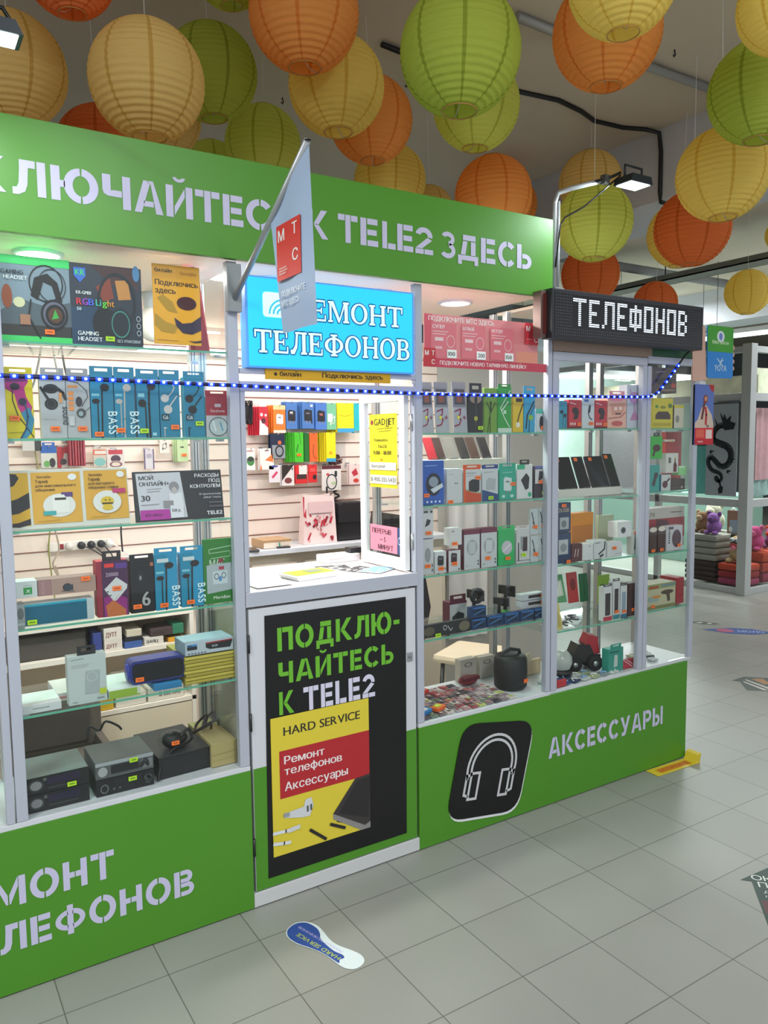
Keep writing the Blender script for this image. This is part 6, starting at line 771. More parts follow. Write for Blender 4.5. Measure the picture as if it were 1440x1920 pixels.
# fascia with lettering
Fa = thing('fascia_board', 'long green fascia board with pale stencil lettering over the kiosk', 'sign', (.8, -.015, 2.18))
mb = MB(); mb.box(-.9, 2.327, -.028, -.006, 2.178, 2.487, GREEN, .001); mb.build('board', Fa)
mb = MB(); m_ = M('#c7c3df', .5)
f, wd = stencil('ПОДКЛЮЧАЙТЕСЬ'); s_ = (.989-.333)/6.96
def word(wrd, xa, xb, z0, z1):
    f, wd = stencil(wrd); put(mb, f, xa, z0, (xb-xa)/wd, z1-z0, -.0292, m_)
for ch, xa, xb in (('П', -.10, -.02), ('О', -.01, .085), ('Д', .095, .19), ('К', .215, .305), ('Л', .321, .406), ('Ю', .419, .546), ('Ч', .557, .636), ('А', .646, .731), ('Й', .74, .822), ('Т', .83, .908), ('Е', .918, .985), ('С', .994, 1.085), ('Ь', 1.098, 1.172), ('К', 1.212, 1.288), ('Т', 1.327, 1.404), ('Е', 1.415, 1.487), ('L', 1.504, 1.56), ('Е', 1.567, 1.636), ('2', 1.645, 1.724), ('З', 1.757, 1.827), ('Д', 1.839, 1.936), ('Е', 1.949, 2.021), ('С', 2.034, 2.122), ('Ь', 2.132, 2.209)):
    z0_, z1_ = 2.281-.006*(xa/2.2), 2.374-.006*(xa/2.2); word(ch, xa, xb, z0_, z1_)
mb.build('lettering', Fa); shift(Fa)

# roof, interior walls
mb = MB(); mb.box(-.9, 2.33, .002, 1.52, 2.19, 2.205, M('#f6e3d2', .7, noise=.04, scale=3)); one('kiosk_roof_panel', mb, 'cream ceiling panel over the inside of the kiosk', 'panel')
SL = M('#ecdccf', .5)
mb = MB(); mb.box(-.9, 2.86, 1.5, 1.52, .0, 2.189, SL)
k = 0; z = 1.02
while z < 2.15: mb.box(-.9, 2.86, 1.496, 1.4999, z, z+.0045, M('#7b4b3f', .7)); z += .0818
mb.box(2.861, 3.75, 1.5, 1.52, 0, 2.189, M('#bcb9b0', .6, noise=.05))
slat = one('slatwall_panel', mb, 'cream slotted wall panel with dark grooves at the back of the kiosk', 'panel')
for x in (1.1, 1.95, 2.35):
    pass
one('wall_shelf', MB().box(.86, 2.75, 1.22, 1.495, 1.03, 1.055, WHITE, .002), 'white shelf along the slotted wall behind the service window', 'shelf')
b = thing('base_cupboard', 'beige low cupboard under the white wall shelf', 'cupboard', (2.1, 1.4, 0))
mb = MB(); mb.box(1.5, 2.75, 1.28, 1.495, .0, 1.029, M('#d9cdb8', .6)); mb.build('body', b)
for x0, x1 in ((1.52, 1.77), (1.82, 2.25), (2.29, 2.72)):
    mb = MB(); mb.box(x0, x1, 1.268, 1.279, .05, .98, M('#e2d6c2', .6), .002); d_ = mb.build('door', b)
    mb = MB(); mb.ell((x1-.03, 1.262, .82), .008, .008, .008, M('#4a4542', .5)); mb.build('knob', d_)
shift(b)
# round downlights, tube
for i, (x, y) in enumerate(DOWN):
    t = thing('downlight', 'glowing round downlight set in the kiosk roof', 'lamp', (x, y, 2.19), group='round downlights under the green fascia')
    mb = MB(); mb.lathe([(.075, 0), (.075, -.008), (.062, -.010), (.062, 0)], WHITE, 28); mb.build('rim', t)
    mb = MB(); mb.lathe([(0, -.004), (.061, -.004)], M('#fffaf0', .5, emit=12), 28, smooth=False); mb.build('diffuser', t)
t = thing('tube_lamp', 'glowing white tube lamp along the top of the slotted wall', 'lamp', (1.25, 1.44, 2.06))
mb = MB(); mb.box(-1.1, 1.2, .03, .058, -.015, .02, WHITE); mb.build('housing', t)
mb = MB(); mb.tube([(-1.08, .012, 0), (1.18, .012, 0)], .014, M('#fffaf4', .5, emit=7)); mb.build('tube', t)

# ---------------------------------------------------------------- signs on the kiosk
t = thing('lightbox_sign', 'glowing blue lightbox sign reading phone repair above the pay window', 'sign', (1.316, 0, 1.84))
mb = MB(); mb.box(.989, 1.643, -.018, .03, 1.8425, 2.137, M('#5fb0ff', .4), .002); mb.build('case', t)
BL = M('#1fb4ff', .35, emit=.78); LB = M('#c4fff6', .4, emit=.72); NV = M('#1c5f9a', .4, emit=.25)
mb = MB(); mb.face([(.996, -.0186, 1.849), (1.636, -.0186, 1.849), (1.636, -.0186, 2.131), (.996, -.0186, 2.131)], BL)
for wrd, xa, xb, z0, z1 in (('РЕМОНТ', 1.160, 1.592, 2.008, 2.078), ('ТЕЛЕФОНОВ', 1.016, 1.624, 1.893, 1.966)):
    f, wd = serif(wrd, None); sx = (xb-xa)/wd
    for k, (dx, dz) in enumerate([(math.cos(q*PI/4)*.0042, math.sin(q*PI/4)*.0042) for q in range(8)]): put(mb, f, xa+dx, z0+dz, sx, z1-z0, -.0190-.00005*k, NV)
    put(mb, f, xa, z0, sx, z1-z0, -.0200, LB)
mb.prism(rounded_quad([(1.048, 2.088), (1.128, 2.088), (1.128, 2.008), (1.048, 2.008)], .014), -.0205, -.0200, LB)
for r_ in (.022, .036, .05):
    f = arc(1.118, 2.018, r_, r_, 90, 180, .006, 10); put(mb, f, 0, 0, 1, 1, -.0209, M('#2fb6d8', .4, emit=.5))
mb.build('lit_face', t); shift(t)
t = thing('sign_strip', 'narrow ochre strip sign under the blue lightbox', 'sign', (1.302, -.006, 1.808))
mb = MB(); mb.box(-.245, .245, 0, .004, 0, .036, M('#d9a514', .5), .0005); mb.build('strip', t)
mb = MB(); art(mb, [('e', .075, .5, .012, .16, '#3a2a14'), ('t', 'билайн', .105, .34, .42, '#3a2a14', .16), ('t', 'Подключись здесь', .43, .34, .44, '#2e2620', .5)], .49, .036); mb.build('lettering', t)

# pennant flag on slanted pole
t = thing('pennant_flag', 'pale hanging flag with a red square on a slanted grey pole', 'flag', (.952, -.002, 2.0))
G8 = M('#a9abad', .35, .4)
mb = MB(); mb.box(.927, .975, -.026, -.001, 2.015, 2.165, M('#8f9498', .4), .003); mb.build('wall_bracket', t)
mb = MB(); mb.tube([(.952, -.02, 2.055), (.952, -.545, 2.372)], .0095, G8, 12); mb.lathe([(0, 0), (.0095, 0)], BLACK, 12, (.952, -.546, 2.373)); mb.build('pole', t)
mb = MB(); fy0, fy1 = -.309, -.548; gy0, gy1 = -.373, -.575
from math import sin
cols = 8
for k in range(cols):
    ya, yb = fy0+(fy1-fy0)*k/cols, fy0+(fy1-fy0)*(k+1)/cols
    za, zb = 2.055-.0095+(2.372-2.055)*((-.02-ya)/.525), 2.055-.0095+(2.372-2.055)*((-.02-yb)/.525)
    xa, xb = .952+.004*sin(k*.9), .952+.004*sin((k+1)*.9)
    mb.face([(xa, gy0+(gy1-gy0)*k/cols, 1.905), (xb, gy0+(gy1-gy0)*(k+1)/cols, 1.905), (xb, yb, zb), (xa, ya, za)], M('#a9b9d6', .6), True)
bmesh.ops.remove_doubles(mb.bm, verts=mb.bm.verts[:], dist=.0001); cl_ = mb.build('cloth', t)
mb = MB(); A2 = [('r', 0, 0, 1, 1, '#d8312f'), ('t', 'М', .07, .70, .2, '#f4ecec', .3), ('t', 'Т', .66, .72, .2, '#f4ecec', .26), ('t', 'С', .66, .26, .2, '#f4ecec', .3), ('r', .1, .2, .42, .225, '#e8a8a4'), ('r', .1, .15, .46, .175, '#e8a8a4'), ('r', .1, .1, .4, .125, '#e8a8a4')]
art(mb, A2, .150, .150); 
mb.bm.transform(Matrix.Translation((.9472, -.431, 2.048)) @ Matrix.Rotation(-PI/2, 4, 'Z')); 
m2 = MB(); 
mb2 = mb.build('red_emblem', cl_)
mb = MB(); art(mb, [('t', 'ПОДКЛЮЧИТЕ', .04, .60, .26, '#eef2fa', .92), ('t', 'МТС ЗДЕСЬ', .04, .14, .26, '#eef2fa', .7)], .160, .058)
mb.bm.transform(Matrix.Translation((.9472, -.452, 1.968)) @ Matrix.Rotation(-PI/2, 4, 'Z')); mb.build('lettering', cl_)
shift(t)

# red operator sheet inside the right cabinet
t = thing('tariff_sheet', 'pink and red tariff sheet hung inside the right display cabinet', 'poster', (2.01, .018, 1.88))
W_, H_ = .60, .185
mb = MB(); mb.box(1.712, 2.288, .0162, .0186, 1.905, 2.075, M('#f0a0a4', .4)); mb.box(1.708, 2.335, .0135, .0155, 1.878, 1.912, M('#d83a56', .4)); mb.build('sheet', t)
mb = MB()
pr = [('r', 0, 0, 1, 1, '#ee8d93'), ('p', [(0, 0), (.1, 0), (.06, 1), (0, 1)], '#e0566a'), ('r', .80, 0, 1, .3, '#f39a80'), ('t', 'ПОДКЛЮЧИТЕ МТС ЗДЕСЬ', .03, .86, .1, '#fff4f4', .56)]
for k, (n_, pc) in enumerate((('СУПЕР', ''), ('БОЛЬШЕ', '200'), ('КАК УГОДНО', '150'))):
    u = .05+k*.25
    pr += [('r', u, .06, u+.21, .82, '#e87684'), ('t', n_, u+.012, .7, .075, '#fff0f0', .1), ('r', u+.012, .62, u+.14, .64, '#f7c4c8'), ('r', u+.012, .56, u+.12, .58, '#f7c4c8'), ('r', u+.03, .42, u+.1, .5, '#f9d5d8'), ('o', u+.16, .42, .035, .14, .12, '#f9d5d8'), ('r', u+.03, .24, u+.09, .3, '#f4b8be'), ('r', u+.13, .05, u+.21, .24, '#ffffff'), ('t', pc or '100', u+.14, .1, .09, '#444444', .06)]
pr += [('r', .87, .48, .995, 1.0, '#e2404c'), ('t', 'М', .88, .8, .12, '#ffffff', .035), ('t', 'Т', .955, .8, .12, '#ffffff', .03), ('t', 'С', .955, .54, .12, '#ffffff', .035), ('r', .885, .6, .93, .615, '#f5b0b4')]
art(mb, pr, .57, .168, ox=1.715, oz=1.906, y0=.0152)
art(mb, [('r', 0, 0, 1, 1, '#d23650'), ('t', 'ПОДКЛЮЧИТЕ НОВУЮ ТАРИФНУЮ ЛИНЕЙКУ', .12, .3, .42, '#fff2f2', .7)], .627, .034, ox=1.708, oz=1.878, y0=.0132)
art(mb, [('r', 0, 0, 1, 1, '#d0202c'), ('t', 'М', .1, .6, .25, '#ffffff', .3), ('t', 'Т', .65, .6, .25, '#ffffff', .25), ('t', 'С', .65, .12, .25, '#ffffff', .25)], .055, .068, ox=1.708, oz=1.880, y0=.0120)
mb.build('front_print', t); shift(t)

# LED text board
t = thing('led_board', 'black scrolling LED board with white dotted letters', 'sign', (2.72, -.1, 2.0))
mb = MB(); mb.box(2.25, 3.205, -.105, -.045, 2.002, 2.198, M('#26262b', .4), .003); mb.build('case', t)
mb = MB(); mb.face([(2.262, -.1056, 2.012), (3.195, -.1056, 2.012), (3.195, -.1056, 2.188), (2.262, -.1056, 2.188)], M('#101014', .25)); scr = mb.build('screen', t)
FONT = {'Т': ['#####', '..#..', '..#..', '..#..', '..#..', '..#..', '..#..'], 'Е': ['####', '#...', '#...', '###.', '#...', '#...', '####'], 'Л': ['.####', '.#..#', '.#..#', '.#..#', '.#..#', '.#..#', '#...#'],
        'Ф': ['..#..', '#####', '#.#.#', '#.#.#', '#.#.#', '#####', '..#..'], 'О': ['####', '#..#', '#..#', '#..#', '#..#', '#..#', '####'], 'Н': ['#..#', '#..#', '#..#', '####', '#..#', '#..#', '#..#'], 'В': ['###.', '#..#', '#..#', '###.', '#..#', '#..#', '###.']}
mb = MB(); LED = M('#dcefff', .5, emit=3.2); x = 0; nrow = 14
tot = sum(len(FONT[c][0])+1 for c in 'ТЕЛЕФОНОВ')-1; sx = .722/(tot*2)
for c in 'ТЕЛЕФОНОВ':
    g_ = FONT[c]
    for r_ in range(nrow):
        for q in range(len(g_[0])*2):
            if g_[r_//2][q//2] == '#' :
                X_, Z_ = 2.364+(x*2+q+.5)*sx, 2.169-(r_+.5)*.112/nrow
                mb.face([(X_+sx*.40*math.cos(h*PI/3), -.1064, Z_+.0027*math.sin(h*PI/3)) for h in range(6)], LED)
    x += len(g_[0])+1
mb.build('lit_dots', scr)
mb = MB(); dk = M('#4a4a55', .4)
for i in range(78):
    for j in range(15):
        X_, Z_ = 2.272+i*.0118, 2.020+j*.0117
        if not (2.355 < X_ < 3.09 and 2.05 < Z_ < 2.175): mb.face([(X_-.0024, -.1060, Z_-.0024), (X_+.0024, -.1060, Z_-.0024), (X_+.0024, -.1060, Z_+.0024), (X_-.0024, -.1060, Z_+.0024)], dk)
mb.build('unlit_dots', scr)
mb = MB(); mb.box(2.218, 2.246, -.075, -.03, 2.005, 2.19, M('#7a625c', .4, .5), .001); mb.box(2.228, 2.249, -.076, -.074, 2.02, 2.18, M('#5a1f18', .5)); mb.box(2.25, 3.15, -.044, -.001, 2.06, 2.075, ALU); mb.build('mounting_bracket', t)
shift(t)

# bracket arm with floodlight and its cable, at the fascia end
t = thing('floodlight', 'small lit floodlight on a bent grey arm at the fascia end', 'lamp', (2.345, -.01, 2.2))
mb = MB(); mb.tube([(2.345, -.014, 2.20), (2.348, -.014, 2.56), (2.362, -.02, 2.60), (2.40, -.05, 2.615), (2.50, -.13, 2.64)], .010, M('#aeb2b4', .4, .3), 10)
mb.tube([(2.372, -.01, 2.20), (2.372, -.012, 2.57)], .007, M('#aeb2b4', .4, .3), 8); mb.box(2.336, 2.385, -.035, -.03, 2.0+.2, 2.22, ALU); mb.build('arm', t)
mb = MB(); mb.tube([(2.47, -.12, 2.635), (2.52, -.15, 2.65), (2.56, -.17, 2.67)], .006, BLACK); mb.box(2.49, 2.52, -.15, -.125, 2.625, 2.66, M('#6b6f70', .4, .6), .002); mb.build('joint', t)
fx, fy, fz = 2.60, -.20, 2.635
mb = MB(); mb.tube([(fx-.05, fy, fz), (fx-.05, fy, fz+.055), (fx+.05, fy, fz+.055), (fx+.05, fy, fz)], .005, M('#2b2f33', .4, .4)); mb.build('yoke', t)
mb = MB(); mb.prism([(fx-.055, fz+.012), (fx+.055, fz+.012), (fx+.065, fz-.018), (fx-.065, fz-.018)], fy-.045, fy+.045, M('#30353a', .4, .4)); hd = mb.build('head', t)
mb = MB(); mb.box(fx-.055, fx+.055, fy-.038, fy+.038, fz-.0195, fz-.0182, M('#eafaff', .4, emit=16)); mb.build('lens', hd)
mb = MB(); mb.tube([(2.56, -.17, 2.66), (2.50, -.13, 2.60), (2.44, -.09, 2.54), (2.38, -.04, 2.50), (2.365, -.03, 2.47), (2.34, -.03, 2.30)], .0035, BLACK, 6); mb.build('cord', t)
shift(t)
area('floodlight_light', (2.60, -.20, 2.61), .09, .06, 9, (.85, .97, 1), (.5, 0, .5))
t = thing('floodlight', 'lit floodlight with a dark curved arm at the upper left', 'lamp', (.26, -.40, 2.52))
mb = MB(); mb.prism([(-.075, .018), (.03, .018), (.045, -.012), (-.09, -.012)], -.04, .04, M('#2e3338', .4, .4)); hd = mb.build('head', t)
mb = MB(); mb.box(-.08, .035, -.034, .034, -.0135, -.0122, M('#eafcff', .4, emit=16)); mb.build('lens', hd)
mb = MB(); mb.tube([(-.07, .0, .0), (-.06, 0, .05), (.01, 0, .055), (.045, 0, .0)], .005, BLACK); mb.build('yoke', t)
mb = MB(); mb.tube([(-.02, 0, .055), (-.03, .03, .10), (-.07, .10, .13), (-.12, .2, .12), (-.17, .36, -.02), (-.17, .372, -.04)], .008, BLACK, 10); mb.build('arm', t)
area('floodlight_light', (.235, -.40, 2.50), .09, .06, 3.0, (.85, 1, .97))

# blue LED rope across the front
t = thing('led_rope', 'blue glowing LED rope strung across the front of the kiosk', 'light strip', (1.5, -.02, 1.78))
pts = [(-.75, 1.80), (.0, 1.794), (.265, 1.791), (.55, 1.788), (.93, 1.783), (1.30, 1.777), (1.65, 1.774), (2.0, 1.775), (2.31, 1.778), (2.62, 1.781), (2.90, 1.786), (2.96, 1.792), (3.0, 1.81), (3.06, 1.865), (3.145, 1.945)]
P3 = [Vector((x, -.026, z)) for x, z in pts]
mb = MB(); mb.tube(P3, .0062, M('#0b1250', .4, emit=0), 8); rp = mb.build('rope', t)
mb = MB(); mb.tube([P3[-1], Vector((3.19, -.028, 1.99)), Vector((3.215, -.05, 2.02))], .004, BLACK, 6); mb.build('lead_wire', t)
mh = MB(); bulb = None; acc = 0; step = .0375; LEDB = M('#7fc4ff', .4, emit=7); LEDH = M('#1638ff', .4, emit=1.6)
for a, b_ in zip(P3, P3[1:]):
    Ls = (b_-a).length; d_ = (b_-a)/Ls; s0 = acc
    while s0 < Ls:
        p_ = a+d_*s0
        if bulb is None: bulb = MB().ell((0, 0, 0), .0048, .003, .0040, LEDB, 8, 6).build('led_bulb', rp)
        elif p_.x > .22: q_ = bulb.copy(); COL.objects.link(q_); q_.parent = rp; q_.location = p_+Vector((0, -.0055, 0))-t.location; q_['_own'] = 1
        if p_.x < .22: s0 += step; continue
        q0, q1 = p_-d_*.010, p_+d_*.010; mh.tube([q0, q1], .0066, LEDH, 8); s0 += step
    acc = s0-Ls
bulb.location = Vector((.205, -.0315, 1.7915))-t.location; bulb['_own'] = 1; mh.build('glowing_sleeves', rp); shift(t)

# door posters
t = thing('operator_poster', 'tall black poster with green stencil words on the low door', 'poster', (1.315, -.0016, .09))
mb = MB(); mb.prism([(1.023, .092), (1.602, .090), (1.607, 1.016), (1.033, 1.018)], -.0026, -.0016, M('#101012', .3)); mb.build('sheet', t)
mb = MB(); gm = M('#6cb82e', .5)
def w2(wrd, xa, xb, z0, z1, m, y=-.0030):
    f, wd = stencil(wrd); put(mb, f, xa, z0, (xb-xa)/wd, z1-z0, y, m)
w2('ПОДКЛЮ-', 1.078, 1.577, .888, .970, gm); w2('ЧАЙТЕСЬ', 1.079, 1.549, .772, .848, gm); w2('К', 1.079, 1.135, .664, .745, gm); w2('TELE2', 1.172, 1.466, .660, .745, M('#d9d6ea', .5))
mb.build('lettering', t); shift(t)
t = thing('service_poster', 'yellow service poster with a red block, taped over the black poster', 'poster', (1.24, -.004, .163))
pw, ph = .392, .495
mb = MB(); mb.box(-pw/2, pw/2, 0, .0008, 0, ph, M('#e6d034', .4)); mb.build('sheet', t)
mb = MB(); art(mb, [('r', 0, 0, 1, 1, '#e0cc3c'), ('t', 'HARD SERVICE', .12, .86, .062, '#2c2a20', .78), ('r', .075, .41, 1, .755, '#b5242c'), ('t', 'Ремонт', .12, .655, .055, '#f1e6e6', .40), ('t', 'телефонов', .12, .575, .055, '#f1e6e6', .58), ('t', 'Аксессуары', .12, .46, .06, '#f1e6e6', .64),
  ('p', [(1, .42), (.84, .41), (.6, .19), (.64, .12), (.94, .02), (1, .05)], '#3a3535'), ('p', [(.6, .19), (.6, .15), (.9, -.0), (1, .0), (1, .05), (.94, .03)], '#8c8a88'), ('p', [(1, .40), (.86, .39), (.66, .18), (.98, .08)], '#2a2627'),
  ('p', [(.10, .30), (.30, .31), (.32, .36), (.38, .365), (.40, .30), (.36, .23), (.28, .235), (.12, .265)], '#d3d6d9'), ('r', .33, .265, .35, .31, '#55585c'), ('r', .365, .27, .385, .315, '#55585c'), ('r', .1, .27, .16, .30, '#9a9da0'),
  ('l', [(0, .175), (.12, .17), (.2, .165)], .03, '#dfe2e4'), ('p', [(.14, .15), (.26, .16), (.26, .19), (.16, .185)], '#d3d6d9'), ('l', [(0, .10), (.1, .085), (.16, .08)], .03, '#dfe2e4'), ('l', [(.36, .125), (.52, .02)], .028, '#242222'), ('l', [(.57, .12), (.72, .06)], .028, '#242222')], pw, ph)
mb.build('front_print', t)

# operator sign held by a hand, and a tall leaflet, on the far corner
t = thing('phone_shaped_sign', 'green and blue phone shaped sign held by a printed hand', 'sign', (3.47, .0, 1.88))
mb = MB(); mb.prism(rounded_quad([(-.098, .262), (.107, .262), (.112, .012), (-.090, .008)], .018), -.012, -.006, M('#1f86d8', .4)); mb.build('board', t)
mb = MB(); mb.prism(rounded_quad([(-.098, .262), (.107, .262), (.109, .14), (-.096, .14)], .016), -.0126, -.0121, M('#3f9e28', .4)); mb.face([(-.095, -.0128, .137), (.108, -.0128, .137), (.108, -.0128, .16), (-.096, -.0128, .16)], M('#3f9e28', .4))
mb.face([(.005+.03*math.cos(q*PI/10), -.0131, .212+.027*math.sin(q*PI/10)) for q in range(20)], M('#dfe6ee', .4)); mb.face([(.005+.014*math.cos(q*PI/10), -.0134, .212+.018*math.sin(q*PI/10)) for q in range(20)], M('#6d86c8', .4))
art(mb, [('t', 'МегаФон', 0, .5, .35, '#cfe8c0', 1)], .13, .05, ox=-.06, oz=.15, y0=-.0130)
art(mb, [('t', 'YOTA', 0, .3, .6, '#cfe6f6', 1)], .095, .05, ox=-.04, oz=.03, y0=-.0130)
for a_, b_ in (((-.02, .105), (.03, .065)), ((.02, .11), (.0, .07)), ((-.01, .07), (-.02, .055)), ((.0, .085), (.03, .10))): mb.tube([(a_[0], -.0133, a_[1]), (b_[0], -.0133, b_[1])], .003, M('#cfe6f6', .4), 6)
mb.build('front_print', t)
SK = M('#d8b09c', .6)
mb = MB()
mb.prism([(-.20, .16), (-.185, .18), (-.14, .19), (-.130, .245), (-.118, .258), (-.105, .245), (-.100, .15), (-.09, .06), (-.075, .0), (-.19, -.01)], -.004, .004, SK)
for k in range(4): mb.prism([(.10+.035*math.cos(q*PI/6)*1.0, .165-.034*k+.017*math.sin(q*PI/6)) for q in range(12)], -.004, .004, SK)
mb.build('printed_hand', t)
mb = MB(); mb.box(-.14, -.09, -.003, .003, -.035, -.008, WHITE); mb.box(-.16, -.10, .002, .006, -.01, .22, ALU); mb.build('mount', t)
t = thing('tall_leaflet', 'tall red and blue leaflet with a photographed person, beside the end post', 'poster', (3.372, .0, 1.565))
mb = MB(); mb.box(-.072, .072, -.004, -.001, 0, .292, M('#5b6fb6', .4)); mb.box(-.068, -.05, -.001, .01, .0, .29, ALU); mb.build('sheet', t)
mb = MB(); art(mb, [('r', 0, .27, 1, 1, '#5b74bd'), ('p', [(.7, 1), (1, 1), (1, .88), (.85, .9)], '#b2282c'), ('p', [(.0, .36), (.15, .42), (.35, .62), (.6, .66), (.9, .5), (1, .35), (1, .28), (0, .28)], '#d5bfae'), ('p', [(.3, .42), (.42, .42), (.55, .7), (.45, .72)], '#6b3430'), ('e', .55, .76, .12, .07, '#8b3a2c'), ('e', .56, .765, .08, .04, '#c98f74'), ('l', [(.55, .62), (.6, .5), (.58, .34)], .1, '#c0292c'), ('r', 0, 0, 1, .28, '#d93038'), ('r', .06, .12, .5, .25, '#e2624e'), ('r', .0, .0, 1, .10, '#c51f2a'), ('r', .58, .10, .92, .25, '#e8cfc8'), ('t', '25', .6, .29, .04, '#33222a', .18), ('t', 'тариф', .12, .04, .03, '#f4d8d8', .3)], .144, .292, y0=-.0045); mb.build('front_print', t)

# floor stickers
def footprint():
    pts = [(-.155, 0), (-.15, .028), (-.125, .050), (-.085, .056), (-.045, .045), (0, .030), (.04, .028), (.08, .036), (.12, .040), (.148, .028), (.158, .004), (.152, -.022), (.125, -.038), (.08, -.036), (.03, -.032), (-.02, -.040), (-.07, -.052), (-.115, -.050), (-.145, -.030)]
    return pts
def smooth2(P, n=4):
    out = []
    for i in range(len(P)):
        a, b, c, d = [Vector(P[(i+k) % len(P)]) for k in (-1, 0, 1, 2)]
        for k in range(n): q = k/n; out.append(tuple(.5*((2*b)+(c-a)*q+(2*a-5*b+4*c-d)*q*q+(3*b-a-3*c+d)*q**3)))
    return out
t = thing('footprint_sticker', 'blue and white shoe print floor sticker before the low door', 'sticker', (1.078, -.305, 0), (0, 0, math.radians(-73)))
mb = MB(); P_ = footprint(); Q_ = smooth2(P_); a = [(x, y, .0012) for x, y in Q_]; mb.face(a, M('#dfe9ea', .4)); mb.face([(x, y, .0) for x, y in Q_][::-1], WHITE)
mb.build('sheet', t)
mb = MB(); mb.face([(x*.96-.003, y*.92-.001, .0014) for x, y in smooth2(P_[:3]+[(-.08, .05), (-.05, .036), (-.03, .018), (.0, .008), (.05, .0), (.085, .004), (.10, -.004), (.095, -.020), (.105, -.034), (.08, -.034)]+P_[14:])], M('#2c4f9c', .4, noise=.1, scale=40)); mb.build('blue_print', t)
mb = MB()
for s_, ox_, oy_, sc_, wd_, c_ in (('HARD SERVICE', .085, -.010, .016, .19, '#c8d63c'), ('РЕМОНТ ТЕЛЕФОНОВ', .07, .016, .009, .2, '#c3b8e6')):
    F_, tw = text_poly(s_)
    for f in F_: mb.face([(ox_-px*wd_/tw, oy_-py*sc_, .0017) for px, py in f], M(c_, .5))
mb.build('lettering', t)
def sticker(name, label, loc, rz, pts, c, extra, flip=1):
    t = thing(name, label, 'sticker', loc, (0, 0, math.radians(rz))); mb = MB(); mb.face([(x, y, .0012) for x, y in pts], M(c, .4)); mb.face([(x, y, 0) for x, y in pts][::-1], M(c, .4)); mb.build('sheet', t)
    mb = MB()
    for e in extra:
        if e[0] == 'p': mb.face([(x, y, .0015) for x, y in e[1]], M(e[2], .4))
        if e[0] == 't':
            F_, tw = text_poly(e[1])
            for f in F_: mb.face([(e[2]+px*e[5]/tw, e[3]+py*e[4], .0018) for px, py in f], M(e[6], .5))
    mb.build('front_print', t)
sticker('arrow_sticker', 'dark green arrow floor sticker with white words at the right edge', (2.60, -.903, 0), -47, [(0, .12), (-.125, 0), (-.0875, 0), (-.0875, -.36), (.0875, -.36), (.0875, 0), (.125, 0)], '#1f3b34',
        [('t', 'ОКНА', -.085, .01, .032, .15, '#e8eeea'), ('t', 'ПЕЧИ', -.07, -.035, .032, .13, '#e8eeea'), ('t', 'двери', -.06, -.07, .018, .11, '#c8d0cc'), ('t', 'потолки', -.06, -.10, .016, .11, '#c8d0cc'), ('p', [(-.08, -.20), (.08, -.20), (.08, -.12), (-.08, -.12)], '#5a2a30'), ('p', [(-.06, -.27), (.06, -.27), (.06, -.23), (-.06, -.23)], '#4fae5a')])
sticker('floor_sticker', 'blue floor sticker with a pink spot on the far aisle', (5.84, 1.38, 0), -48, [(-.28, 0), (-.05, .10), (.12, .10), (.28, 0), (.1, -.10), (-.08, -.10)], '#2d4f94', [('p', [(-.10+.07*math.cos(q), .0+.06*math.sin(q)) for q in [x*PI/8 for x in range(16)]], '#b0506e'), ('t', 'МОЛО', .0, -.03, .06, .2, '#b9c8ea')])
sticker('floor_sticker', 'small black and white floor sticker on the far aisle', (5.86, 1.72, 0), -50, [(-.12, 0), (-.04, .06), (.04, .04), (.13, 0), (.05, -.05), (-.05, -.04)], '#4b4a45', [('p', [(-.07, -.01), (-.02, .03), (.0, .0), (-.03, -.02)], '#d0cfc8'), ('p', [(.02, -.02), (.05, .02), (.08, .0), (.05, -.03)], '#d0cfc8')])
sticker('floor_sticker', 'dark green diamond floor sticker with white stripes near the right edge', (4.70, .42, 0), 0, [(-.096, .193), (.044, .196), (.25, -.02), (.05, -.20), (-.197, .022), (-.071, .149)], '#2f4038', [('p', [(-.07, .12), (-.05, .145), (-.09, -.06), (-.115, -.04)], '#d8d6cc'), ('p', [(-.02, .14), (.0, .16), (-.05, -.09), (-.075, -.07)], '#d8d6cc'), ('p', [(.04, .14), (.10, .10), (.04, .0), (.0, .03)], '#b07a3a')])
t = thing('warning_sticker', 'yellow and red sticker curling out from under the green base corner', 'sticker', (3.13, -.01, 0), (0, 0, math.radians(-2)))
mb = MB(); mb.box(-.14, .16, -.075, -.0, .001, .0025, M('#e2c83a', .4)); mb.prism([(.135, .0), (.165, .0), (.175, .045), (.15, .04)], -.07, 0, M('#e2c83a', .4)); mb.build('sheet', t)
mb = MB(); mb.face([(-.1, -.06, .003), (.12, -.06, .003), (.12, -.02, .003), (-.1, -.02, .003)], M('#d88a2a', .5)); F_, tw = text_poly('ОСТОРОЖНО')
for f in F_: mb.face([(-.09+px*.2/tw, -.052+py*.022, .0034) for px, py in f], M('#b8301f', .5))
mb.build('front_print', t)
# ---------------------------------------------------------------- retail boxes, cards and packs
for row in ITEMS:
    carton(row)
    if row[5] > 1.37 and row[0] == 'blister_pack' and not row[1].startswith('packs behind'):
        mb = MB(); x_, y_, z_ = row[4], row[5], row[6]+row[8]-.004
        mb.tube([(x_, 1.497, z_), (x_, y_-.012, z_), (x_, y_-.016, z_+.008)], .0022, ALU, 6); mb.box(x_-.012, x_+.012, 1.490, 1.497, z_-.01, z_+.01, ALU)
        mb.build('peg_hook', slat)

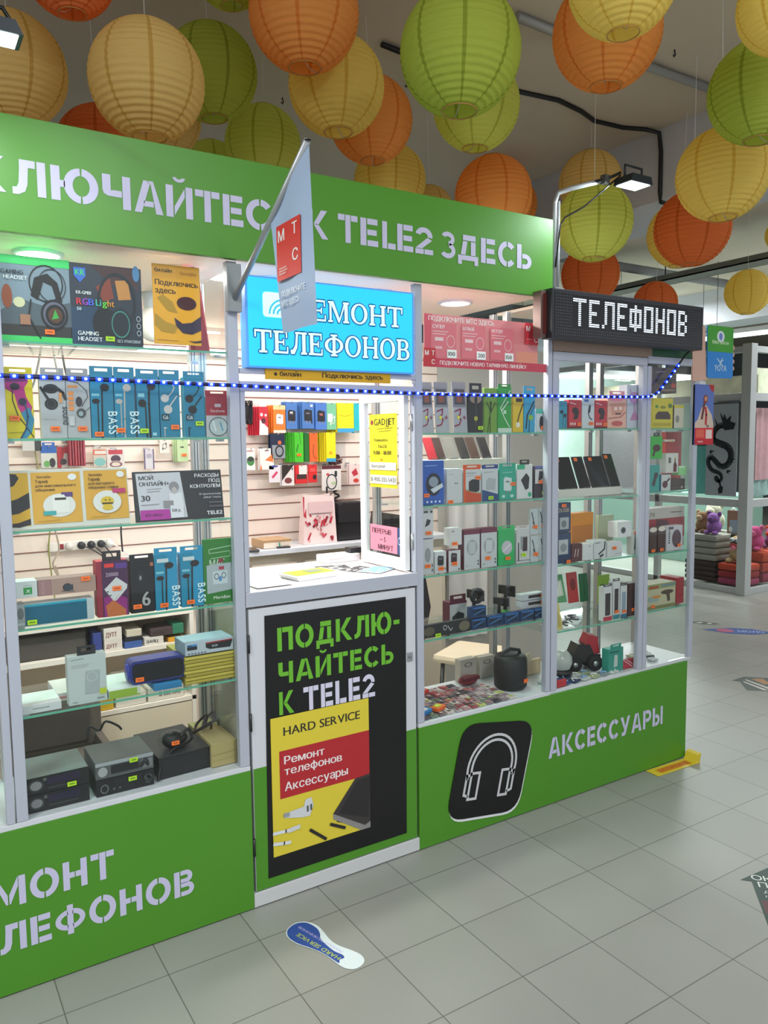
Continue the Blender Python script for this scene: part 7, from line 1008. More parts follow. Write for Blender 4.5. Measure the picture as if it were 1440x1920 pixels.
def curve_pts(pts, n=6):
    P = [Vector(p) for p in pts]; out = []
    for i in range(len(P)-1):
        a, b, c, d = P[max(i-1, 0)], P[i], P[i+1], P[min(i+2, len(P)-1)]
        for k in range(n):
            t = k/n; out.append(.5*((2*b)+(c-a)*t+(2*a-5*b+4*c-d)*t*t+(3*b-a-3*c+d)*t**3))
    return out+[P[-1]]
def wire(name, label, cat, pts, r, c, group=None):
    return one(name, MB().tube(curve_pts(pts), r, M(c, .45), 7), label, cat, group)

# left cabinet: banner, speaker, wires, case
t = thing('rolled_banner', 'dark red folded banner leaning at the right end of the top shelf', 'banner', (.885, .16, 1.893))
mb = MB(); mb.prism([(-.028, .285), (.0, .288), (.044, .0), (-.004, .0)], -.004, .0, M('#8f2e33', .4)); mb.prism([(.0, .288), (.014, .27), (.048, .0), (.035, .0)], .0, .012, M('#c0504a', .4)); mb.prism([(-.03, .285), (-.028, .285), (-.004, .0), (-.02, .0)], .0, .02, M('#6f2228', .4)); mb.build('folded_sheet', t)
t = thing('ceiling_camera', 'white dome camera with a dark eye behind the yellow card', 'camera', (.905, .72, 2.07))
mb = MB(); mb.ell((0, 0, 0), .062, .062, .07, M('#e8e6e2', .35), 24, 16); mb.lathe([(0, .05), (.03, .05), (.04, .119)], WHITE, 20); mb.build('dome', t)
mb = MB(); mb.ell((.012, -.048, .01), .022, .018, .024, M('#241a1c', .15)); mb.build('lens', t)
t = thing('portable_speaker', 'dark blue portable speaker with black front and red tag', 'speaker', (.683, .075, .815+.028))
mb = MB(); mb.prism(rounded_quad([(-.088, .075), (.088, .075), (.088, 0), (-.088, 0)], .02), -.03, .035, M('#23307c', .4)); mb.build('body', t)
mb = MB(); mb.prism(rounded_quad([(-.080, .066), (.080, .066), (.080, .008), (-.080, .008)], .014), -.034, -.030, M('#17181d', .8, bump=.5, scale=300)); mb.build('grille', t)
for s_ in (-1, 1):
    mb = MB(); mb.lathe([(0, 0), (.024, 0), (.027, .004), (.027, .010), (0, .010)], M('#2b3a98', .3), 20); o = mb.build('end_cap', t); o.rotation_euler = (0, s_*PI/2, 0); o.location = (s_*.082, 0, .037)
price(t, .176, .075, .16, .22, 'o', y=-.0345)
t = thing('power_adapter_bundle', 'bagged black adapter with coiled lead and orange tag on the amplifier', 'adapter', (.74, .12, .5855))
mb = MB(); mb.ell((0, .0, .028), .032, .028, .028, M('#1b1c1f', .5)); mb.ell((.03, .02, .02), .03, .02, .02, M('#222327', .5)); mb.build('adapter', t)
mb = MB(); mb.tube(curve_pts([(.03, 0, .03), (.06, .01, .05), (.07, .0, .02), (.04, -.02, .012), (.0, -.035, .01), (-.05, -.055, -.02), (-.07, -.075, -.07)]), .005, BLACK); mb.build('cord', t)
mb = MB(); mb.ell((0, .0, .03), .045, .04, .029, FILM, 14, 8); mb.build('plastic_bag', t)
price(t, 0, .06, .5, .5, 'o', y=-.043)
for k, (x, y, z) in enumerate(((.86, .17, .60), (.895, .19, .60))):
    wire('cable_bundle', ['black and red wire bundle on the tan cardboard box, front loop', 'grey wire bundle standing on the tan cardboard box'][k], 'cable', [(x-.03, y, z), (x, y-.03, z+.03), (x+.02, y, z+.055), (x-.01, y+.02, z+.02), (x-.02, y-.01, z+.01), (x+.02, y-.03, z+.035), (x+.035, y, z+.003)], .0045, ['#2b2022', '#55505a'][k])
wire('cable_bundle', 'thin black wires sticking up behind the silver faced radio', 'cable', [(.50, .26, .622), (.51, .27, .66), (.54, .27, .64), (.56, .26, .67), (.60, .27, .645), (.615, .28, .625)], .004, '#26282a')
wire('cable_bundle', 'striped cable coil squeezed between the radio stack and the amplifier', 'cable', [(.615, .04, .58), (.63, .03, .60), (.64, .05, .56), (.625, .03, .54), (.645, .04, .53), (.63, .05, .515)], .006, '#303336')
t = thing('instrument_case', 'open grey brown foam lined case on the kiosk floor', 'case', (.48, .8, .36))
mb = MB(); FO = M('#5a524a', .9, noise=.2, scale=40, bump=.4)
mb.box(-.17, .20, -.10, .14, -.06, .0, FO, .008); mb.box(-.17, .20, .10, .14, 0, .22, FO, .01); mb.box(-.17, -.14, -.10, .10, 0, .05, FO, .005); mb.box(.17, .20, -.10, .10, 0, .05, FO, .005); mb.build('foam_tray', t)
mb = MB(); mb.box(-.11, .15, .086, .098, .03, .17, M('#403a36', .9, noise=.15, scale=60)); mb.build('foam_pad', t)
mb = MB(); mb.box(-.16, .19, -.08, .12, -.355, -.062, M('#c9bda6', .6)); one('case_stand', mb, 'beige crate carrying the open foam lined case', 'crate', loc=(.48, .8, .36))
t = thing('instrument_case', 'closed dark grey case lying in the shelf unit at left', 'case', (.50, 1.13, .7325))
mb = MB(); mb.box(-.15, .16, -.10, .10, -.02, .08, M('#4d4742', .8, noise=.1, scale=30), .012); mb.box(-.10, .05, -.07, .07, .081, .095, M('#615a53', .8), .005); mb.build('shell', t)

# open shelf unit inside the kiosk
u = thing('shelf_unit', 'white open shelf unit inside the kiosk behind the left cabinet', 'shelf unit', (.75, 1.12, 0))
for z0, z1 in ((.835, .86), (.69, .712), (.435, .455), (.03, .05)):
    mb = MB(); mb.box(.30, 1.12, 1.0, 1.26, z0, z1, M('#efe6da', .5), .001); mb.build('shelf_board', u)
for x in (.30, 1.10):
    mb = MB(); mb.box(x, x+.02, 1.0, 1.26, .0, .834, M('#efe6da', .5), .001); mb.build('side_panel', u)
mb = MB(); mb.box(.321, 1.099, 1.255, 1.259, .05, .83, M('#cdbfa8', .6)); mb.build('back_panel', u); mb = MB(); mb.box(.66, 1.099, 1.002, 1.016, .055, .43, M('#dccfb8', .6)); mb.build('lower_front', u); shift(u)
BX = [(.70, .712, .035, .085, '#39468c', 'small blue cylinder-like tin on the middle board'), (.765, .712, .075, .045, '#e0d6cc', 'cream box with a dark red word, lower of two'), (.765, .757, .075, .055, '#e6dcd2', 'cream box with a dark red word, upper of two'), (.85, .712, .075, .03, '#3f5ea0', 'blue and white box beside the cream boxes'), (.85, .742, .07, .02, '#22242e', 'flat black box on the blue and white box'), (.855, .762, .065, .03, '#d2c6b4', 'cream box on the flat black box'), (.94, .712, .085, .035, '#ddd5cc', 'white carton with scribbled letters'), (.975, .748, .10, .035, '#4a3a3c', 'open dark box heaped on the scribbled carton'), (1.05, .747, .05, .045, '#2f7a5c', 'green box at the right upright'), (1.04, .712, .07, .02, '#e0a024', 'yellow toy car shaped tin at the right upright'),
      (.72, .456, .07, .06, '#d8b21e', 'bright yellow box on the lower board'), (.83, .456, .13, .055, '#e0d8cc', 'long white carton on the lower board'), (.985, .456, .16, .06, '#e2dacc', 'long white carton with red and black handwriting')]
for x, z, wd, h, c, lb in BX:
    t = thing('small_box', lb, 'box', (x, 1.01, z+.0008)); mb = MB(); mb.box(-wd/2, wd/2, 0, .12, 0, h, M(c, .5), .002); mb.build('box_body', t)
    if 'word' in lb or 'scribbled' in lb or 'handwriting' in lb:
        mb = MB(); art(mb, [('t', '10 000 mAh' if 'hand' in lb else ('ЗАЯЦ' if 'scrib' in lb else 'ДУТТ'), .1 if 'hand' not in lb else .3, .3, .35, '#7a1f2c' if 'word' in lb else '#33302e', .6)], wd, h); mb.build('front_print', t)
# sockets, chargers and wires on the left of the slatted wall
t = thing('power_strip', 'white power strip on the wall with black plugs', 'power strip', (.74, 1.47, 1.125))
mb = MB(); mb.box(-.14, .14, .0, .024, -.022, .022, M('#e6e0d8', .4), .004); mb.build('body', t)
mb = MB(); mb.box(-.095, -.078, -.004, .001, -.012, .012, M('#8a2028', .4)); mb.build('switch', t)
for k, (x, c) in enumerate(((-.055, '#d8d2ca'), (.0, '#1c1c1e'), (.045, '#1c1c1e'), (.09, '#1c1c1e'), (.13, '#ece8e2'))):
    mb = MB(); mb.lathe([(0, 0), (.018, 0), (.017, .022), (0, .024)], M(c, .5), 18); o = mb.build('plug', t); o.rotation_euler = (PI/2, 0, 0); o.location = (x, .0, 0)
for x0, dx in ((.0, .10), (.045, .06), (.09, .05), (.13, .09)):
    mb = MB(); mb.tube(curve_pts([(x0, -.02, 0), (x0+dx*.4, -.03, -.02), (x0+dx, -.02, -.07), (x0+dx*1.1, -.02, -.14)]), .003, M('#26262a' if x0 < .12 else '#ece8e2')); mb.build('lead', t)
wire('hanging_wire', 'tangled beige wires hanging left of the power strip', 'wire', [(.60, 1.495, 1.4), (.60, 1.45, 1.38), (.60, 1.40, 1.30), (.62, 1.40, 1.2), (.63, 1.40, 1.12), (.60, 1.39, 1.06), (.62, 1.39, 1.00), (.61, 1.39, 1.05)], .004, '#a89684')
wire('hanging_wire', 'yellow green wires hanging at the far left inside the kiosk', 'wire', [(.56, 1.492, 1.6), (.56, 1.40, 1.5), (.56, 1.2, 1.36), (.565, 1.2, 1.25), (.555, 1.2, 1.15), (.562, 1.2, 1.03), (.57, 1.2, .93)], .003, '#8a8a3c')
wire('hanging_wire', 'black vertical cable beside the tariff boards inside the kiosk', 'wire', [(.885, 1.49, 1.56), (.885, 1.44, 1.45), (.885, 1.3, 1.26), (.887, 1.3, 1.18), (.89, 1.3, 1.1)], .004, '#1c1a1a')
for k, pts in enumerate(([(.52, .70, 2.189), (.50, .73, 2.0), (.47, .75, 1.85), (.45, .76, 1.80), (.42, .77, 1.76), (.40, .78, 1.73)], [(.52, .70, 2.189), (.53, .73, 2.0), (.55, .75, 1.86), (.57, .76, 1.80), (.62, .78, 1.75), (.64, .8, 1.70)], [(.54, .70, 2.189), (.56, .73, 2.0), (.58, .75, 1.86), (.62, .76, 1.80), (.67, .78, 1.74), (.70, .8, 1.69)])):
    wire('hanging_wire', ['grey cable slanting left below the top shelf', 'pale grey cable slanting right below the top shelf', 'dark cable slanting right below the top shelf'][k], 'wire', pts, .004, ['#7a7876', '#9a9896', '#4a4846'][k])
for k, (x, y, c, lb) in enumerate(((.90, 1.30, '#9a948c', 'grey phone lying face up at the left of the wall shelf'), (1.07, 1.30, '#b09490', 'pinkish phone lying on the wall shelf'), (1.16, 1.33, '#8c8884', 'small grey gadget lying on the wall shelf'), (1.515, 1.27, '#3a3c40', 'dark phone lying left of the boxed books'), (1.70, 1.30, '#2c2c30', 'small black gadget right of the boxed books'))):
    t = thing('mobile_phone', lb, 'phone', (x, y, 1.0555), (0, 0, -.2)); mb = MB(); mb.box(-.035, .035, -.06, .06, 0, .009, M(c, .3), .003); mb.build('body', t)
    mb = MB(); mb.box(-.031, .031, -.055, .055, .0092, .0096, M('#15161a', .15)); mb.build('screen', t)

# slatted wall extras and things on the shelf
mb = MB()
for k in range(7):
    a = k*.9; mb.tube([(1.585+.022*math.sin(a+q*PI/8)*(.7+.05*k), 1.40+.004*k, 1.757+(.060)*math.cos(q*PI/8)) for q in range(17)], .0035, M('#19191b', .45), 6, cap=False)
one('cable_bundle', mb, 'black coiled cable hanging at the left of the top row', 'cable')
t = thing('brown_pouch', 'clear pouch with dark brown straps hanging at the right of the second row', 'pouch', (2.10, 1.44, 1.50))
mb = MB(); rq = random.Random(5)
for k in range(14):
    a_ = rq.uniform(0, 6.28); c_ = Vector((rq.uniform(-.03, .03), 0, rq.uniform(-.03, .02))); mb.tube([c_+Vector((.022*math.cos(a_+q*.5), rq.uniform(-.008, .008), .016*math.sin(a_+q*.5))) for q in range(10)], .0045, M(['#4f3030', '#8a4a4e', '#2c2024', '#a08070'][k % 4], .5), 6)
mb.build('contents', t); mb = MB(); mb.box(-.062, .062, -.026, .022, -.06, .11, FILM, .01); mb.build('plastic_bag', t)
t = thing('cable_bundle', 'black cable knot hanging between the white packs, fourth row', 'cable', (2.13, 1.475, 1.33))
mb = MB(); mb.tube([(.016*math.sin(q*1.3), .006*math.cos(q), .09-q*.008) for q in range(24)], .006, BLACK); mb.tube([(0, .022, .1), (0, 0, .09)], .003, BLACK); mb.build('coil', t)
t = thing('key_fob', 'green keychain hanging low at the left of the slatted wall', 'keychain', (1.545, 1.491, 1.235))
mb = MB(); mb.box(-.014, .014, -.004, .004, -.045, .035, M('#4f8a3a', .4), .003); mb.box(-.012, -.002, -.006, -.004, -.04, .03, M('#2c4a26', .4)); mb.build('tag', t); mb = MB(); mb.tube([(0, 0, .035), (0, .0, .07), (.02, .02, .085)], .002, ALU, 6); mb.build('ring', t)
t = thing('shopping_bag', 'white paper bag with scattered red drawings on the wall shelf', 'bag', (1.93, 1.33, 1.056))
mb = MB(); B0 = [(-.10, -.035), (.10, -.035), (.10, .035), (-.10, .035)]; B1 = [(-.085, -.02), (.095, -.015), (.09, .02), (-.085, .02)]
for k in range(4): mb.face([(*B0[k], 0), (*B0[(k+1) % 4], 0), (*B1[(k+1) % 4], .25), (*B1[k], .265)], M('#ead4d0', .55))
mb.face([(*p, 0) for p in B0][::-1], M('#ead4d0', .55)); mb.build('paper_bag', t)
mb = MB(); pr = [('p', [(.0, .6), (.08, .55), (.1, 1), (.0, 1.02)], '#b8283a')]; rr = random.Random(3)
for k in range(26):
    u, v = rr.uniform(.1, .9), rr.uniform(.05, .62); c = rr.choice(['#b8283a', '#c84858', '#8a2030', '#d89a9a'])
    pr.append(('l', [(u, v), (u+rr.uniform(-.09, .09), v+rr.uniform(.03, .13))], rr.choice([.02, .05, .07]), c))
pr.append(('r', .15, .66, .92, .9, '#d8b8b8'))
art(mb, pr, .19, .25); 
for v in mb.bm.verts: v.co.y += -.036+.017*v.co.z/.25
mb.build('print', t)
t = thing('black_bag', 'black leather bag standing at the right on the wall shelf', 'bag', (2.13, 1.36, 1.056))
mb = MB(); mb.box(-.088, .088, -.05, .06, 0, .215, M('#1d1b1d', .35, bump=.3, scale=60), .022); mb.build('body', t); mb = MB(); mb.box(-.086, .086, -.056, -.049, .10, .20, M('#262427', .3), .006); mb.build('flap', t)
# counter
t = thing('coin_tray', 'lime green coin tray with white rim on the pay counter', 'tray', (1.29, .17, 1.101), (0, 0, .15))
mb = MB(); mb.prism([(-.085, .0), (.085, .0), (.1, .018), (-.1, .018)], -.06, .06, M('#e8e8e6', .35)); mb.build('tray_body', t)
mb = MB(); mb.box(-.088, .088, -.05, .05, .0185, .0195, M('#a8d83a', .4)); mb.box(-.01, .05, -.02, .025, .0196, .021, M('#8a9088', .4)); mb.build('printed_mat', t)
for k, (x, y, rz, c1, c2, lb) in enumerate(((1.52, .21, .3, '#3a3d44', '#dfe2e6', 'black and white leaflet right of the coin tray'), (1.46, .30, -.2, '#2c2f36', '#c8ccd2', 'dark leaflet tucked under the others on the counter'), (1.57, .14, .5, '#7ab0d8', '#e8eef2', 'pale blue edged leaflet at the right of the counter'), (1.10, .10, .05, '#d9cfd8', '#c8c0c8', 'pale paper sheet at the front left of the counter'))):
    t = thing('leaflet', lb, 'leaflet', (x, y, 1.101+.0012*k), (0, 0, rz)); mb = MB(); mb.box(-.07, .07, -.05, .05, 0, .001, M('#e8e8ea', .4)); mb.build('sheet', t)
    mb = MB(); mb.face([(-.065, -.045, .0013), (.065, -.045, .0013), (.065, .045, .0013), (-.065, .045, .0013)], M(c1, .4))
    for q in range(8): mb.ell((rr.uniform(-.05, .05), rr.uniform(-.035, .035), .0013), rr.uniform(.006, .016), rr.uniform(.004, .01), .0004, M(c2, .4), 8, 4)
    mb.build('print', t)
# papers taped on the swung sash (they face into the opening)
def taped(name, label, yc, z0, W, H, col, prims, x=1.6355):
    t = thing(name, label, 'notice', (x, yc, z0), (0, 0, -PI/2)); mb = MB(); mb.box(-W/2, W/2, 0, .0006, 0, H, M(col, .5)); mb.build('sheet', t)
    mb = MB(); art(mb, prims, W, H); mb.build('front_print', t)
taped('opening_hours_notice', 'yellow opening hours notice taped on the window sash', .19, 1.418, .20, .288, '#e9dc1e', [('t', 'GADJJET', .18, .85, .09, '#1c1a18', .75), ('e', .1, .89, .05, .035, '#8a2a3a'), ('l', [(.3, .80), (.85, .81)], .012, '#7a741a'), ('l', [(.35, .765), (.8, .775)], .012, '#7a741a'), ('t', 'Режим работы', .18, .63, .04, '#3a3818', .5), ('t', 'Пн-Сб', .34, .54, .045, '#2c2a18', .3), ('t', '9:00 - 18:00', .15, .45, .055, '#2c2a18', .7), ('t', 'Вс', .42, .365, .035, '#a8401c', .12), ('r', .02, .24, .98, .345, '#e4e2dc'), ('t', 'Выходной', .08, .27, .045, '#4a4844', .5), ('r', .04, .05, 1, .17, '#e8e6e0'), ('t', '8-900-333-5433', .06, .08, .06, '#2c2a28', .9)])
taped('break_note', 'pink handwritten break note taped low on the window sash', .195, 1.163, .20, .104, '#ef8fa6', [('t', 'ПЕРЕРЫВ', .08, .68, .18, '#5a3a48', .75), ('t', '~ 5', .38, .38, .18, '#5a3a48', .2), ('t', 'МИНУТ', .3, .08, .18, '#5a3a48', .55)])
taped('blue_leaflet', 'dark blue leaflet edge beside the pink break note', .076, 1.163, .034, .104, '#2a4478', [('o', .4, .5, .3, .15, .3, '#b8c8e0')])
# right cabinet: rear phones, holders, speakers, tray packets
rs = MB(); rs.box(1.88, 2.28, .22, .325, 1.3528, 1.52, M('#d8d4cc', .5), .002); one('phone_riser', rs, 'white riser block under the row of leaning phones', 'riser')
def phone(x, y, z, w_, h_, c, lb, lean=28, tagc=None, rz=0):
    t = thing('mobile_phone', lb, 'phone', (x, y, z), (-math.radians(lean), 0, rz)); mb = MB(); mb.box(-w_/2, w_/2, 0, .008, 0, h_, M(c, .3), .003); mb.build('body', t)
    mb = MB(); mb.box(-w_/2+.003, w_/2-.003, -.0006, -.0001, .004, h_-.004, M(c if c not in ('#17151a',) else '#100f12', .12)); mb.build('screen', t)
    if tagc: price(t, w_, h_, .28, .9, tagc, y=-.0008, sw=.02, sh=.016)
    mb = MB(); mb.box(-w_*.3, w_*.3, -.012, .0, -.001, .004, FILM); mb.build('stand_lip', t)
for x, c, lb in ((1.915, '#b8303c', 'red phone leaning at the left of the rear row'), (1.955, '#4a3c3a', 'dark brown phone behind the red one, rear row'), (2.02, '#8a8480', 'grey phone leaning in the rear row'), (2.085, '#3c3634', 'black phone leaning mid rear row'), (2.14, '#5a443e', 'brown phone leaning right in the rear row'), (2.205, '#3a3436', 'black phone at the right end of the rear row')): phone(x, .235, 1.5215, .048, .105, c, lb)
wt = thing('black_watch', 'black wrist watch standing on the blue blister packs', 'watch', (2.01, .07, .829+.096))
mb = MB(); mb.tube([(.03*math.cos(q*PI/8), 0, .035+.026*math.sin(q*PI/8)) for q in range(17)], .008, M('#1c1b1e', .5), 8, cap=False); mb.build('strap', wt)
mb = MB(); mb.lathe([(0, 0), (.02, 0), (.02, .01), (0, .012)], M('#26242a', .3), 18, (0, -.0, .055)); mb.build('dial', wt)
def holder(x, y, z, c, s, lb):
    t = thing('phone_holder', lb, 'phone holder', (x, y, z), (0, 0, .3)); mb = MB(); mb.lathe([(0, 0), (.022*s, 0), (.026*s, .008), (.02*s, .02), (.008, .026), (0, .026)], M(c, .5), 18); mb.build('base', t)
    mb = MB(); mb.tube([(0, 0, .02), (0, .0, .07*s), (.01, -.01, .085*s)], [.009, .007, .009], M('#2b2626', .5)); mb.build('arm', t)
    mb = MB(); mb.box(-.036*s, .03*s, -.012, .008, .080*s, .098*s, M('#2b2626', .5), .004); mb.box(-.036*s, -.028*s, -.03, .008, .080*s, .11*s, M('#2b2626', .5), .003); mb.box(.024*s, .03*s, -.03, .008, .06*s, .098*s, M('#2b2626', .5), .003); mb.build('clamp', t)
holder(2.09, .19, .8298, '#2b2626', 1.25, 'black phone holder with a tall tilted clamp, rear left'); holder(2.155, .10, .8298, '#a02838', 1.0, 'phone holder on a red base, middle of three'); holder(2.25, .17, .8298, '#2a7a2c', 1.3, 'tall phone holder with a green base and orange tag')
t = thing('round_speaker', 'black barrel shaped speaker in clear film at the right of the tray', 'speaker', (2.255, .14, .5118))
mb = MB(); mb.lathe([(0, 0), (.062, 0), (.072, .012), (.074, .08), (.072, .13), (.064, .146), (0, .148)], M('#1d1d20', .5, bump=.4, scale=150), 32); mb.build('body', t)
mb = MB(); mb.tube([(-.06, 0, .13), (-.05, 0, .16), (0, 0, .172), (.05, 0, .16), (.06, 0, .13)], .008, M('#242427', .5)); mb.build('handle', t)
mb = MB(); mb.box(.01, .034, -.0765, -.0745, .035, .052, M('#f06a28', .5)); mb.build('price_sticker', t)
t = thing('leather_purse', 'dark red purse lying behind the packet tray', 'purse', (2.12, .27, .5118)); mb = MB(); mb.ell((0, 0, .022), .05, .03, .022, M('#7a2230', .4)); mb.build('body', t); mb = MB(); mb.box(-.045, .045, -.032, -.0, .026, .044, M('#5c1a26', .4), .006); mb.build('flap', t)
for k, (x, h) in enumerate(((2.13, .105), (2.24, .10))):
    t = thing('white_carton', ['white carton behind the barrel speaker, left of two', 'white carton behind the barrel speaker, right of two'][k], 'box', (x+.02, .305, .5118)); mb = MB(); mb.box(-.045, .045, 0, .04, 0, h, M('#b9b2a8', .5), .002); mb.build('box_body', t); mb = MB(); art(mb, [('o', .5, .75, .25, .1, .3, '#6a645c')], .09, h); mb.build('front_print', t)
pal = ['#b88a90', '#8c7a80', '#c8b8b4', '#5a5058', '#a04a50', '#d0c4c0', '#6f7f6a', '#9a8a96', '#c87a7a', '#48424c', '#b0a0a8', '#b8c070', '#7a6a70']
rr = random.Random(11); base = None
for i in range(12):
    for j in range(8):
        x, y = 1.712+i*.0405, .03+j*.037
        if x > 2.17 or (y > .23 and x > 2.04): continue
        c = pal[(i*5+j*3+rr.randrange(4)) % len(pal)]
        mb = MB(); mb.box(-.017, .017, -.015, .015, 0, .006+rr.random()*.004, M(c, .35, noise=.35, scale=90), .001); mb.box(-.009, .006, -.007, .006, .0101, .0112, M(pal[(i+j*2) % 13], .4))
        o = one('spare_part_packet', mb, 'small flat spare part packet spread on the right cabinet floor', 'packet', 'spare part packets on the right cabinet floor', (x+rr.uniform(-.002, .002), y, .5115)); o.rotation_euler = (0, 0, rr.uniform(-.1, .1))
for k, (x, y, c, lb) in enumerate(((1.73, .055, '#2a7ac0', 'blue tube pack at the near left corner of the tray'), (1.80, .06, '#e8642c', 'orange and lime pack near the left front of the tray'), (1.79, .21, '#c02c3c', 'red gadget box lying among the packets'), (1.86, .26, '#d04a3a', 'red and white gadget at the back of the tray'))):
    t = thing('gadget_pack', lb, 'pack', (x, y, .523), (0, 0, .4)); mb = MB(); mb.box(-.03, .03, -.02, .02, 0, .016, M(c, .4), .004); mb.box(-.02, .01, -.012, .012, .0165, .019, M('#c8d040' if 'lime' in lb else '#e0d8d8', .4)); mb.build('body', t)
# stool and chair in the kiosk
t = thing('stool', 'stool with a cream cushion on dark metal legs inside the kiosk', 'stool', (2.53, .74, 0), (0, 0, .5))
mb = MB(); mb.box(-.17, .17, -.16, .16, .455, .50, M('#efdfc4', .6, noise=.03), .02); mb.build('cushion', t)
for sx in (-1, 1):
    for sy in (-1, 1): mb = MB(); mb.tube([(sx*.12, sy*.12, .455), (sx*.14, sy*.14, 0)], .012, M('#5a5c5c', .4, .6), 8); mb.build('leg', t)
t = thing('office_chair', 'black office chair back behind the right cabinet', 'chair', (2.10, 1.0, 0), (0, 0, .0))
BC = M('#201f24', .75, noise=.1, scale=60)
mb = MB(); mb.prism([(-.15, .60), (.16, .58), (.20, .75), (.15, 1.0), (.10, 1.22), (-.12, 1.26), (-.18, .95)], -.20, -.15, BC); mb.build('backrest', t)
mb = MB(); mb.box(-.17, .17, -.16, .2, .42, .48, BC, .02); mb.build('seat', t)
mb = MB(); mb.tube([(0, 0, .06), (0, 0, .42)], .025, BLACK); mb.build('column', t)
for k in range(5): mb = MB(); mb.tube([(0, 0, .07), (.2*math.cos(k*1.257), .2*math.sin(k*1.257), .03)], [.02, .012], BLACK); mb.ell((.2*math.cos(k*1.257), .2*math.sin(k*1.257), .022), .02, .02, .02, BLACK, 10, 6); mb.build('leg', t)
mb = MB(); mb.box(-.03, .03, -.15, -.10, .46, .66, BLACK); mb.build('bracket', t)

# end bay contents
one('phone_riser', MB().box(2.46, 2.91, .10, .20, 1.3388, 1.375, M('#d6d2ca', .5), .002), 'long pale stand under the four leaning phones', 'riser')
for k, (x, w_, lb) in enumerate(((2.57, .115, 'black tablet sized phone, leftmost on the pale stand'), (2.675, .068, 'black phone, second on the pale stand'), (2.78, .118, 'wide black phone, third on the pale stand'), (2.878, .062, 'slim black phone with raised top, rightmost on the stand'))):
    phone(x, .105, 1.376, w_, .155 if k < 3 else .165, '#17151a', lb, 22, 'o')
for k, (x, y, c, lb) in enumerate(((2.46, .10, '#c6c8ca', 'white flat gadget bag left on the third shelf'), (2.53, .14, '#a890a0', 'lilac flat gadget bag on the third shelf'), (2.58, .08, '#b8bcc0', 'silver flat gadget bag at the shelf front'), (2.64, .15, '#5a5460', 'dark shiny gadget bag beside the tall boxes'), (2.50, .055, '#d8d8d8', 'white cable bag with green lead at the shelf front'))):
    t = thing('gadget_bag', lb, 'bag', (x, y, .763), (0, 0, .3*k)); mb = MB(); mb.box(-.04, .04, -.03, .03, 0, .012, M(c, .3, noise=.3, scale=80), .005); mb.tube(curve_pts([(-.03, 0, .014), (-.01, .02, .02), (.01, -.02, .018), (.03, .01, .014)]), .003, M('#3a3a40')); mb.build('contents', t)
t = thing('chopper', 'bagged white chopper bowl with black base on the end bay floor', 'appliance', (2.56, .14, .5118))
mb = MB(); mb.lathe([(0, 0), (.05, 0), (.055, .02), (.045, .035), (0, .036)], BLACK, 24); mb.build('base', t)
mb = MB(); mb.lathe([(.043, .034), (.054, .06), (.052, .09), (.035, .112), (0, .118)], M('#b6bcb8', .3), 24); mb.build('bowl', t)
t = thing('toy_car', 'black and red toy off-road car with big wheels on the end bay floor', 'toy car', (2.71, .16, .5118), (0, 0, -.35))
mb = MB(); mb.prism([(-.08, .045), (.08, .045), (.085, .075), (.05, .08), (.03, .125), (-.03, .13), (-.05, .085), (-.085, .08)], -.04, .04, M('#1a1a1d', .35)); mb.build('body', t)
mb = MB(); mb.prism([(.0, .08), (.08, .08), (.07, .16), (.03, .17), (.01, .13)], -.036, .036, M('#a82230', .35)); mb.build('red_cabin', t)
for sx in (-1, 1):
    for sy in (-1, 1): mb = MB(); mb.lathe([(.012, -.014), (.034, -.014), (.038, -.006), (.038, .006), (.034, .014), (.012, .014)], M('#141416', .8), 20); o = mb.build('wheel', t); o.rotation_euler = (PI/2, 0, 0); o.location = (sx*.052, sy*.045, .038); hb = MB(); hb.lathe([(0, -.015), (.013, -.015), (.013, .015), (0, .015)], ALU, 12); hb.build('hub', o)
t = thing('wooden_frame', 'beige wooden block frame at the left back of the end bay floor', 'frame', (2.455, .22, .5118)); mb = MB(); mb.box(-.05, .06, 0, .02, 0, .07, M('#cbb795', .6), .004); mb.ell((-.02, .0, .085), .022, .012, .022, M('#d6c7aa', .6)); mb.build('block', t)
for k in range(14):
    c = ['#b8c0c4', '#24407c', '#2a3a5c', '#c8ccc8', '#a8b48a', '#8a9498', '#d0d0ce'][k % 7]; x, y = 2.42+.062*(k % 7), .04+.06*(k//7)
    if k >= 12: continue
    t = thing('cable_packet', ['pale foil', 'royal blue', 'navy', 'white', 'pale green', 'grey', 'cream'][k % 7]+' cable packet in the '+['front', 'second'][k//7]+' line on the end bay floor', 'packet', (x, y, .512), (0, 0, .25)); mb = MB(); mb.box(-.028, .028, -.022, .022, 0, .008, M(c, .25, noise=.3, scale=70), .003); mb.tube(curve_pts([(-.02, -.01, .009), (0, .012, .012), (.015, -.01, .011), (.02, .01, .009)]), .0028, M(['#e8e8e8', '#8ab0e0'][k % 2], .4)); mb.build('contents', t)
one('red_pouch', MB().box(2.41, 2.47, .01, .025, .512, .545, M('#b8303c', .4), .005), 'red pouch at the left front corner of the end bay floor', 'pouch')
for k in range(6):
    t = thing('cable_packet', ['lilac', 'black', 'cream', 'silver', 'dark grey', 'white'][k]+' packet on the floor of the narrow end bay', 'packet', (3.0+.035*k, .06+.05*(k % 3), .512), (0, 0, .5-.2*k)); mb = MB(); mb.box(-.022, .022, -.018, .018, 0, .012, M(['#b8a8d0', '#1c1c20', '#d0cda8', '#b8bcc0', '#3a3c3e', '#d8d8d8'][k], .3), .004); mb.box(-.010, .012, -.008, .010, .0122, .0135, M('#6a6e70', .4)); mb.build('contents', t)

